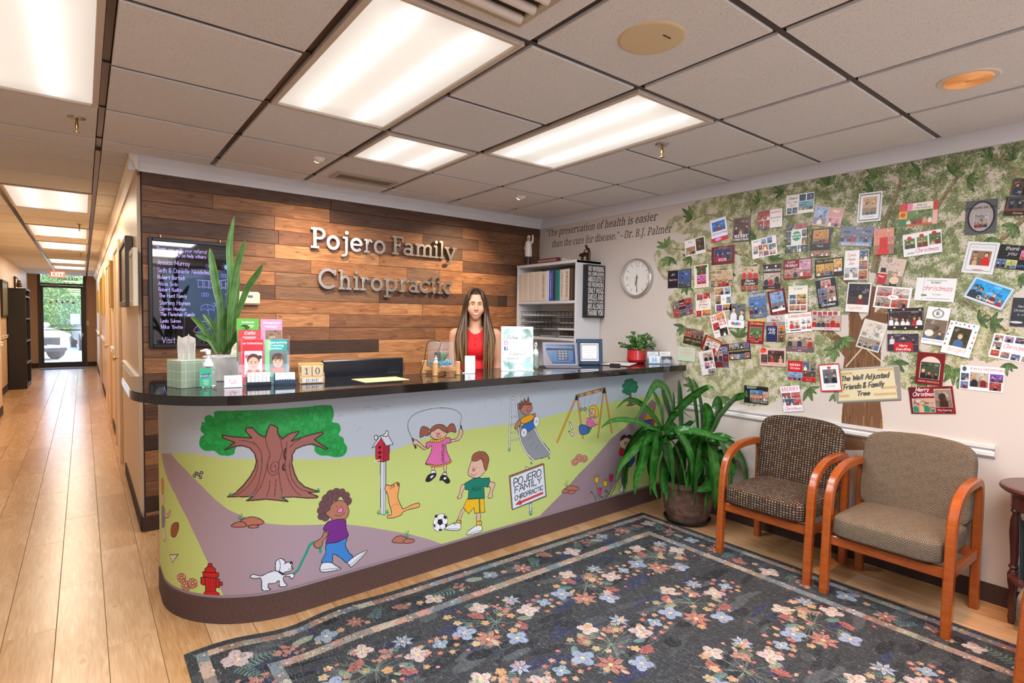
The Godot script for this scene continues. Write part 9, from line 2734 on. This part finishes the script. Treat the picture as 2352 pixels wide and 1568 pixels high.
func wall_cards() -> void:
	var cv := cards.cv
	var back := mm("e4ded6", 0.6)
	var sd := 100
	var nth := 0
	for l in ["2004 2095 129 166 9|eef|p 10 12 80 42 3b7fd0 1;t 50 68 9 I can do all things s 335;r 0 82 100 18 c33;e 40 90 20 6 e9e|white card with a blue-sky photo on top and a red flowered foot",
		"2179 2074 124 168 -2|4a2f2e|p 4 4 92 66 5a3a34 3 30242a;t 50 82 13 MERRY b fff;t 50 94 11 CHRISTMAS b fff|dark maroon photo card of faces with Merry Christmas at its foot",
		"2383 2120 168 121 1|ece3dc|p 0 0 50 50 a22 4 b22;p 0 53 24 47 922 1 c22;p 26 53 24 47 a33 2 c22;t 74 20 9 MERRIEST b c33;t 74 50 9 HAPPIEST b 335;t 74 66 6 NEW YEAR n 557|cream card, red family photos on its left half, Merriest and Happiest on its right",
		"2575 2194 176 126 -1|eeeae6|t 24 24 13 Cheers s 433;t 24 42 11 to a new s 433;t 24 60 15 Year! s c73;p 48 5 22 32 246 1;p 74 5 24 32 357 1;p 46 40 52 44 6ab 3;p 4 66 18 30 478 1;p 24 66 18 30 467 1|white collage card with Cheers to a new Year in script, highest of the left group",
		"2749 2086 174 118 -13|cf9d92|p 2 3 46 88 9db4d8 1 334;t 74 22 12 Happy s fed;p 52 50 44 46 d9a 2|card with a lone dark figure on a beach beside a pink half",
		"2563 1973 129 180 1|dde3d8|p 0 0 40 20 345 3;p 42 0 58 18 a44 2 b22;p 0 22 24 50 556 1;p 76 22 24 24 567 1;p 76 50 24 24 864 1;p 0 76 54 24 467 2;p 57 76 43 24 345 2;e 50 42 22 17 2a8a5c;t 50 40 7 MERRY b fff;t 50 49 6 CHRISTMAS b fff|photo collage card with a green round ornament in its middle",
		"2713 1929 118 177 -2|171513|p 12 5 76 46 c8862e 5 332;t 50 64 7 Family s eca;p 4 78 20 18 a63 1;p 28 78 20 18 a63 1;p 52 78 20 18 963 1;p 76 78 20 18 a63 1|black card with a golden group photo and four small ones below",
		"2346 1936 174 130 7|efe9e2|t 22 16 9 HAPPY n 443;p 40 6 20 26 8ab 1;p 64 4 20 30 68c 1;p 5 34 20 42 cba 1;p 28 34 15 26 a44 1;p 45 36 20 30 c83 1;p 68 40 28 30 579 3;p 28 64 15 30 b98 1;p 46 70 20 24 a53 1;p 70 74 24 20 cba 2|tilted white card of nine small snapshots",
		"1807 1992 175 124 7|eee8e0|t 28 20 11 Love s 544;p 56 6 40 74 4a3626 1;p 5 46 46 46 a86 2 322|white card with a couple at lower left and a dark tree photo",
		"2042 1908 181 129 1|6e1c22|t 50 10 5 MERRY CHRISTMAS n fcb;p 14 14 72 66 2c3a6a 3;r 32 66 34 18 d9b;t 49 80 12 JOY b a32|dark red card with the word Joy under a blue-lit family",
		"2576 1775 178 126 1|7a1c20|t 28 18 9 HAPPY b fff;t 28 36 15 Holidays s fff;p 5 52 26 40 a98 1 c22;p 34 46 22 48 b88 1;p 58 6 38 82 c9a 3 c22|red Happy Holidays card with children photographed in red",
		"2765 1771 167 114 3|191512|t 40 16 11 Merry Christmas s ec5;p 6 28 28 62 d9a548 2;p 37 28 28 62 c8923a 2;p 68 8 27 66 e0b060 2|black card with three gold-edged photos",
		"1676 1756 213 136 1|1b1d26|t 22 30 11 JOY s fff;t 22 58 11 Happiness s fbc;p 45 6 50 88 3d5a94 4|black and blue Joy and Happiness card, leftmost of its row by the clock",
		"1872 1765 122 171 3|ece2d0|p 18 10 64 34 3c5a30 1 c22;r 10 4 80 10 35562a;e 50 10 14 6 b22;p 18 46 64 38 c6a 2 c22;t 50 94 5 MERRY CHRISTMAS n c55|cream card with a green bough, red bow and two small children",
		"2040 1743 172 118 0|c9ae8a|p 0 0 100 100 c8ac86 6 c8a070|sepia photo card of six people standing in a row",
		"2249 1727 124 172 1|4a2a1e|p 0 0 100 48 cbb49c 3 c33;t 50 62 11 Merry s fff;t 50 73 9 Christmas s fff;p 0 78 32 22 a54 1;p 34 78 32 22 b65 1;p 68 78 32 22 a64 1|brown Merry Christmas card with snowmen and three small photos below",
		"2408 1734 120 168 0|3b2620|t 50 28 12 CHRISTMAS b fff;e 20 12 5 4 fff;e 70 9 5 4 fff;p 4 36 56 48 bba 2;p 64 36 32 40 caa 1;t 50 95 4 THE FAMILY n fff|dark brown Christmas card with white snowflakes and two photos",
		"2053 1589 127 178 4|efece6|p 3 3 54 28 c96 2;p 62 3 34 28 8ac 1;p 3 34 34 34 a86 1;t 54 52 8 Joy s 887;p 72 42 25 26 69a 1;p 8 72 34 26 548 1;p 46 72 50 24 b96 3|white six-photo card, left of centre above the wedding picture",
		"2316 1545 123 172 6|5a6f88|p 0 24 100 62 4f78b0 4;t 50 16 16 Blessings s fff;t 50 96 8 a d o x s fff|slate blue Blessings card with people before a monument",
		"2450 1562 121 167 11|8a2a2c|r 6 0 8 100 411;r 40 0 8 100 a55;r 86 0 8 100 411;r 0 20 100 8 411;r 0 80 100 8 511;p 14 10 72 66 7fa0c8 6 322;r 14 76 72 10 eee|tilted card with red plaid border round a group on a street",
		"2584 1581 122 170 1|e9e4d4|e 50 5 42 8 d5dcc8;t 50 14 5 joy & peace s 776;p 6 34 34 15 468 1;p 44 32 50 18 ba5 2;p 6 52 34 18 68a 1;p 44 52 50 18 c85 2;p 6 74 28 20 b86 1;p 36 74 26 20 c97 1;p 65 74 29 20 b87 1|cream scalloped-top card with seven small photos",
		"2761 1613 117 177 9|20242c|p 26 4 48 26 c99 3 b22;p 8 32 40 24 679 1;p 52 30 40 24 b87 1;p 8 58 40 24 557 2;p 52 56 40 24 a76 2;t 50 94 9 Christmas s fff|tilted navy card with a tree-shaped stack of snapshots",
		"1713 1531 178 123 12|5a1a1e|p 2 3 32 42 776 2;p 68 3 30 42 b33 1 c22;p 2 52 28 46 a44 2 b22;p 34 62 32 36 567 2;p 69 50 29 46 558 2;t 50 26 8 MERRY b fff;t 50 40 6 CHRISTMAS b fff|tilted maroon collage card at the far left edge of the tree",
		"1890 1550 127 170 3|efe4da|p 8 2 40 26 c43 1 c22;p 52 0 44 24 b33 2 c22;t 50 40 10 MERRY s c44;t 50 52 9 Christmas s 466;t 50 64 10 & Happy s e84;p 4 74 34 26 b33 1;p 42 72 56 26 d84 1|cream card of coloured script with red photos above and below",
		"2031 1402 123 171 16|eee6e0|t 26 26 22 20 b c33;t 72 52 22 23 b c33;p 42 2 50 28 e96 1;p 8 36 40 32 b33 2 c22;p 42 66 50 32 2a1c1a 1 eee;t 22 80 6 Happy s 755|tilted card with large red numerals 20 and 23",
		"2168 1498 116 114 -1|5a5c60|p 0 0 100 100 6a6e70 2 e8e6e4|photo of a bridal couple in white without any border",
		"2161 1412 124 55 -2|e8ecec|e 30 44 9 22 d55;e 44 50 8 20 3a9;e 58 46 9 22 48c;e 72 50 8 20 e84;t 50 84 12 PEACE n 99a|narrow white strip card with flowered letters below the bridal couple",
		"2305 1362 121 169 -2|8a1c1e|r 0 0 100 9 d9b45a;t 50 22 11 Christmas s fcb;p 14 32 72 52 5a7a4a 4 c22;t 50 93 5 THE FAMILY n fcb|bright red Christmas card with gold glitter and a family of four",
		"2444 1386 126 177 1|d8d2cc|p 0 0 100 40 cfc8c4 1 c33;r 0 40 60 60 232c56;t 30 58 11 Holly s fff;t 30 70 12 Jolly s fff;p 61 40 39 30 c74 1;p 61 71 39 29 853 1|card with a baby above and Holly Jolly on navy blue",
		"2592 1427 169 123 6|efece6|t 56 22 19 CHRISTMAS b c54;t 7 92 14 M b 3a6;t 7 72 14 E b d44;t 7 54 14 R b 48c;t 7 38 13 Y b e84;p 16 36 40 44 e8d4c8 2 c33;p 62 32 16 26 eee 1 b22;p 80 32 16 26 eee 1 b22;p 60 62 18 24 eee 1 c33;p 80 62 18 24 eee 2 c33;r 18 86 40 6 335|white card with coloured capitals Merry Christmas round children",
		"2760 1442 168 122 0|d9c6c0|p 2 24 98 60 b4a09a 6 a22;r 4 4 14 18 a44;r 22 6 14 18 a44;r 40 4 14 18 a44;r 58 6 14 18 a44;r 76 4 14 18 a44;t 60 94 11 wishes s a6a|card of six people in red under a pink banner",
		"2606 1301 180 125 0|b8a898|p 0 0 100 72 c8b49c 3 2c3550;r 0 72 100 28 6a5a5a;t 50 84 9 merry christmas s e6a;t 50 95 5 to you s eee|large photo card of three smiling faces close together",
		"1814 1307 164 122 -8|24352a|p 2 0 98 52 7a5a50 8 b8543a;t 50 80 13 HAPPY HOLIDAYS s e93;t 50 94 4 THE FAMILY n ddd|tilted dark green Happy Holidays card with a big gathering",
		"1968 1251 145 117 -21|8a1c1c|r 4 8 92 5 d9a850;p 14 18 82 76 d8ccc4 2;r 2 4 8 92 7a1414|steeply tilted red and gold card mostly behind two others",
		"1942 1122 120 178 13|e4dcd6|t 10 60 8 JOY b 998;p 28 8 66 36 b9a49a 2 222;p 28 48 36 26 c8a 1;p 68 46 28 26 cba 1;p 46 78 50 20 889 1|tilted pale card with baby photos, lowest at the left edge",
		"2042 1178 129 168 5|6b1f2c|t 44 10 7 Merry s fcd;t 42 22 11 Christmas s fff;p 8 30 56 44 b09080 2;p 60 12 34 30 68a 1;p 66 78 30 18 444 1;t 84 58 4 love n fcd|maroon Christmas card with white-edged snapshots",
		"2191 1221 166 116 8|1c2430|p 5 6 20 30 c96 1;p 28 4 20 30 8ab 1;p 51 4 20 30 543 1;p 74 6 20 30 75a 1;t 50 52 10 OUR YEAR IN REVIEW b ec5;p 5 66 20 28 b86 1;p 28 68 20 28 9ab 1;p 51 68 20 28 467 1;p 74 64 20 28 b65 1|black ornate card reading Our Year in Review",
		"1758 1174 156 108 -2|c5cfb4|t 52 22 6 Thank you for all s 998;r 14 34 70 3 d98;r 14 42 66 3 d98;r 24 54 50 2 aa9;r 24 62 40 2 aa9|pale mint green letter without photos beside the counter's end",
		"2432 1195 177 124 1|d9b4a8|p 32 16 62 64 4a2a28 2 c22;p 5 38 26 44 5a3a34 1;e 14 16 11 13 d2341f;e 10 22 8 10 e8583a;r 4 84 28 4 b44;t 66 92 8 Merry Christmas s d76|pink card with a red bow and a couple in red sweaters",
		"2622 1114 179 128 0|b8181c|e 26 28 22 24 c8282a;t 26 26 12 MERRY b fff;t 26 42 10 Christmas s fff;p 54 4 22 40 468 1;p 78 4 21 40 786 1;p 0 58 52 40 7aa4d0 3;p 54 46 45 32 443 2;t 76 92 4 WITH LOVE n fcc|bright red Merry Christmas card with four photos, above the white Merry Christmas",
		"2322 925 172 121 1|1b201c|t 32 17 15 MERRY n ddd;t 62 94 15 CHRISTMAS n ddd;p 26 26 32 22 3aa0d8 1;p 60 24 18 22 2a6ac0 1;p 26 52 20 26 c96 2;p 48 52 28 26 d86 2;p 80 28 18 50 c98 2;e 10 50 5 20 566|black card with white Merry Christmas and beach snapshots, lowest left",
		"2565 928 127 167 11|ede6e8|t 50 20 17 MERRY n b57;p 3 26 46 22 845 3;p 52 26 46 22 c66 1;p 3 50 56 26 357 3;p 60 50 38 26 b55 2;t 52 94 13 Christmas s a46|tall white card with thin Merry above four photos, nearest the ringed chair",
		"2798 1088 122 172 8|c42a2c|r 5 5 90 90 f0ece8;p 18 20 64 50 6a6a70 2 223;t 50 84 12 Love s 998;e 50 14 9 5 c44|white card with a red border and two young men, overlapping the wooden notice",
		"2979 2112 124 170 -2|e6e6e6|r 7 5 86 3 444;r 7 92 86 3 444;r 6 6 3 86 444;r 91 6 3 86 444;p 20 16 60 60 c8a47a 4 1f7a6a;t 50 86 5 THE FAMILY n 888|white rounded card with a thin dark wreath border, people in teal",
		"3220 2038 180 125 -1|d9863c|r 0 0 22 34 d0452f;r 0 34 22 34 eba82a;r 0 68 22 32 3f7a50;r 22 0 14 34 e8a;r 36 2 52 30 efe6dc;t 60 17 11 Merry n 443;t 62 29 11 Christmas n 443;r 88 0 12 40 c8452f;r 88 40 12 60 e9b4a8;e 11 50 7 10 c8501f;p 22 34 66 58 6a8a4a 5;r 22 92 66 6 d0452f|colourful orange, red and green Merry Christmas card with a family on a couch",
		"2916 1947 177 119 -8|8a8aa0|p 0 0 100 78 6d7590 8 4a90c0;t 50 94 12 MERRY CHRISTMAS n fff|lakeside photo card of eight people with white capitals along its foot",
		"3061 1901 102 149 1|d98a70|p 0 0 100 100 d98c74 1 d01414;r 30 34 40 40 c81414|orange-pink photo card of one small girl in a red dress",
		"3245 1873 178 125 5|e9e9e8|p 4 22 28 44 5a7a3c 2;p 37 20 28 46 6a8a44 2;p 69 14 29 48 4a7038 2;e 18 20 6 8 b22;e 50 16 6 8 b22;e 82 12 6 8 b22;t 20 90 6 MERRY b 333;t 62 88 17 Christmas s b35|white card with three red stars over three lawn photos",
		"3496 1983 128 174 -1|55565a|e 50 50 44 46 17171a;e 50 50 38 42 a49a98;p 28 42 44 40 9a9290 3 7a2a26;t 50 26 9 SEASON OF JOY b 111|glittering black card with an oval family photo",
		"3652 2108 84 82 -10|4a3a34|p 0 0 100 100 54443c 2 1c1c20;t 40 84 12 Joy s fff|dark card of a kissing couple, cut by the photo's right edge",
		"3643 2017 109 92 -8|3a2420|p 8 8 84 56 26343a 3 223;r 0 64 100 12 6a4a3c;t 50 92 8 Christmas s fdb|brown card with string lights, below the kissing couple",
		"3500 1773 130 162 -9|dedede|r 10 7 80 2 999;r 10 90 80 2 999;r 8 8 2 82 999;r 90 8 2 82 999;p 20 28 62 46 8a6a50 2 c22;t 50 20 5 MERRY CHRISTMAS n aaa;e 50 88 20 2 c88|large white scalloped card with a couple lying in red",
		"3633 1765 131 118 -11|1c1c1e|t 38 22 17 thank s fff;t 42 42 17 you s fff;p 2 62 28 34 3a6a9a 2;p 32 62 30 34 b8c86a 2;p 66 20 32 36 c69 2;t 80 88 10 KIND b 48c|black card with thank you in white brush script",
		"2920 1776 130 177 -1|e9e6e2|t 30 20 10 Love s b45;t 30 34 10 Hope s b45;t 30 48 10 Joy s b45;p 62 2 36 32 468 2;p 62 36 36 30 a76 1;p 62 68 36 30 b74 1;p 3 58 56 34 b8c0c4 1|white card with red script and four photos, left of the dog family",
		"3102 1726 128 154 -12|c9a890|p 0 0 100 100 d0b8a8 2 4a4468;r 0 62 40 16 b8181c;t 20 74 7 Happy s fff;e 72 80 18 14 e0c4a0;r 10 40 20 16 223|tilted card of a couple with a cream dog and a red label",
		"3313 1616 180 125 -5|e6e6e4|t 50 24 8 MERRY b 333;t 56 54 22 christmas s c33;r 20 4 1 92 aab;t 56 74 5 THE FAMILY n 444;e 24 76 8 4 5a7a4a;r 26 10 50 2 888;r 30 88 60 2 888|white card with flowing red christmas script and a sprig",
		"3539 1590 176 120 -25|aab4ba|r 4 6 92 88 e4e8ea;p 6 9 88 80 2f9fe0 5 2c3a44;t 52 84 13 Christmas s fff|tilted crinkle-edged card with bright blue sky over five people",
		"3672 1492 80 141 -4|33363c|t 50 34 8 Merry s ddd;t 46 48 8 Christmas s ddd;t 46 62 7 to all s bbb;e 30 86 30 4 ccc|charcoal card with chalk writing, cut by the right edge",
		"2939 1582 126 175 -4|e9e4e0|p 5 4 90 70 2c2634 1 4a4a38;t 40 90 11 Together s d96|white-bordered photo of one person in checked flannel",
		"3113 1576 180 127 -7|eeeae6|p 5 6 42 40 b99 2 c22;p 50 8 44 42 d4c4bc 1 c33;p 5 50 42 42 a98 2 c22;p 50 54 44 38 a65 2 c22;e 52 48 16 11 f4ece8;t 52 50 6 Merry s c44|white-framed card of four reddish photos round an oval",
		"3182 1455 173 123 2|2c2426|p 3 16 94 62 3a2a2a 6 e8e6e6;e 20 88 3 4 ed9;e 50 92 3 4 ed9;e 80 88 3 4 ed9;e 10 8 3 4 9dc;e 45 6 3 4 f9a;e 90 10 3 4 9dc|dark card with string lights and six people in matching pyjamas",
		"3324 1418 102 204 -8|e9e8e6|e 50 17 26 12 8a9488;e 50 17 19 9 e9e8e6;t 50 21 11 K b 555;e 50 5 2 4 a33;p 2 33 96 52 7a6a58 2 3a4a66;e 28 70 20 9 e8ded0;t 50 92 4 MERRY CHRISTMAS n 888|tall card with a grey wreath and initial over a couple with a white dog",
		"3432 1351 127 176 -13|edecea|e 8 10 3 3 d44;e 22 6 3 3 48c;e 36 8 3 3 e84;e 50 5 3 3 3a6;e 66 8 3 3 d44;e 82 6 3 3 48c;e 6 26 3 3 e84;e 6 42 3 3 48c;e 6 58 3 3 3a6;e 6 72 3 3 d44;e 93 22 3 3 3a6;e 93 38 3 3 e84;e 93 54 3 3 d44;e 93 70 3 3 48c;p 20 16 60 58 3c3a24 1 26262c;t 52 90 14 bright s e96|white card bordered with coloured light bulbs",
		"3642 1312 168 124 -10|ece8e8|p 4 6 20 24 a87 2;p 28 6 20 24 98a 1;p 52 4 20 24 657 2;p 4 34 20 30 877 2;p 4 68 20 24 b54 1;p 28 70 20 24 b87 1;p 52 72 20 24 56a 2;p 76 74 20 22 cba 1;t 60 54 17 Christmas s c56|white many-photo card with pink Christmas script, cut by the right edge",
		"3016 1356 126 174 -15|d9d2c6|p 5 5 90 90 d4ccbe 4 4a4a44|deckle-edged photo of a family of four, over the trunk's fork",
		"3175 1322 151 98 2|3a3040|p 0 0 100 60 3c3448 3 d8d4d0;r 22 50 60 50 c0222a;t 52 74 14 Merry s fff;t 52 94 13 Everything s fff|small card with white dogs above a red Merry Everything label",
		"3308 1184 126 176 -3|701418|e 50 36 36 24 e4c4b4;r 14 36 72 46 e4c4b4;p 16 30 68 52 3a4a34 3 1c1c20;t 50 93 5 MERRY CHRISTMAS n fcb|dark red card with an arched family photo before a tree",
		"3527 1149 178 126 -1|ebeae8|t 60 16 13 merry christmas n 944;e 10 14 5 10 456;p 3 32 18 30 357 2;p 3 66 18 30 57a 1;p 24 26 42 60 b0a898 2 24242a;p 69 28 29 32 74a 2;p 69 62 26 32 a33 1|white card with merry christmas in thin letters and five photos",
		"3320 1012 202 148 8|7a1c22|r 0 0 18 100 5a1418;r 36 0 14 100 8a2428;r 78 0 12 100 5a1418;t 32 17 14 Merry s fff;t 34 34 14 Christmas s fff;p 6 44 50 50 b98 4 2a7a5a;p 58 10 36 66 8a7a6a 1 3a1c14;r 58 10 36 3 c9a878;e 74 40 8 14 3a241c;t 76 90 7 The Family n fff|red plaid Merry Christmas card with a brown dog, lowest of all"]:
		var f: PackedStringArray = l.split("|")
		var q := nums(f[0])
		var w := q[2] / 1000.0; var h := q[3] / 1000.0
		var k := 200.0 / maxf(q[2], q[3])
		var W := int(q[2] * k); var H := int(q[3] * k)
		var r := cards.take(W, H)
		cv.rect(0, 0, W, H, hx(f[1]))
		for e in f[2].split(";"):
			var t: PackedStringArray = e.split(" ")
			var n := [0.0]
			for i in range(1, 5): n.append(float(t[i]) if i < t.size() else 0.0)
			var ux := W / 100.0; var uy := H / 100.0
			match t[0]:
				"r": cv.rect(n[1] * ux, n[2] * uy, n[3] * ux, n[4] * uy, hx(t[5]))
				"e": cv.oval(Vector2(n[1] * ux, n[2] * uy), n[3] * ux, n[4] * uy, hx(t[5]))
				"p":
					sd += 1
					cv.rect(n[1] * ux - 1, n[2] * uy - 1, minf(n[3] * ux + 2, W), n[4] * uy + 2, hx("f0ece6"))
					snap(cv, Rect2(n[1] * ux, n[2] * uy, n[3] * ux, n[4] * uy), t[5], int(t[6]), sd, t[7] if t.size() > 7 else "")
				"t":
					var m := t.size()
					var s := " ".join(t.slice(4, m - 2))
					var wide := ux * 1.9 * minf(n[1], 100 - n[1])
					if t[m - 2] == "s":
						var tot := 0.0
						for ch in s: tot += Cv.pen[ch][0] if Cv.pen.has(ch) else 5.0
						var sz: float = minf(n[3] * uy, wide * 10.0 / tot)
						cv.hand(s, n[1] * ux, n[2] * uy, sz, 2.2 if sz > 16 else 1.5, hx(t[m - 1]), 0.5, 0.25)
					else:
						var face := "Droid Serif*" if t[m - 2] == "b" else "Droid Sans"
						var tot := 0.0
						for ch in s: tot += Cv.glyph(ch, face)[1]
						cv.text(s, n[1] * ux, n[2] * uy, minf(n[3] * uy * 1.25, wide / tot), hx(t[m - 1]), face)
		var a := deg_to_rad(q[4])
		var right := Vector3(0, sin(a), cos(a)); var up := Vector3(0, cos(a), -sin(a))
		nth += 1
		var off := 0.003 + 0.0022 * (nth % 4)
		var o := printed(w, h, 0.0016, cards, r, back, "greeting_card", self, Transform3D(Basis(right, up, Vector3.LEFT), Vector3(XR - off, q[1] / 1000.0, q[0] / 1000.0) - up * (h / 2)))
		tag(o, f[3], "card", "greeting cards on the painted tree")
const LOB := 2.8
const SPOT := 2.6
const HAL := 2.2
func _ready() -> void:
	rng.seed = 7
	lights_first()
	var t0 := Time.get_ticks_msec()
	prints = sheet(2048, 2048)
	cards = sheet(2048, 2048)
	pens()
	make_textures()
	troffers()
	setting()
	counter()
	wall_art()
	rug()
	letters()
	chalkboard()
	thermostat()
	clock()
	bookcase()
	block_sign()
	counter_items()
	chairs()
	plants()
	woman()
	wall_cards()
	fixtures()
	hall_things()
	outdoors()
	prints.mt.albedo_texture = prints.cv.tex()
	tx.screen.emission_texture = prints.mt.albedo_texture
	cards.mt.albedo_texture = cards.cv.tex()
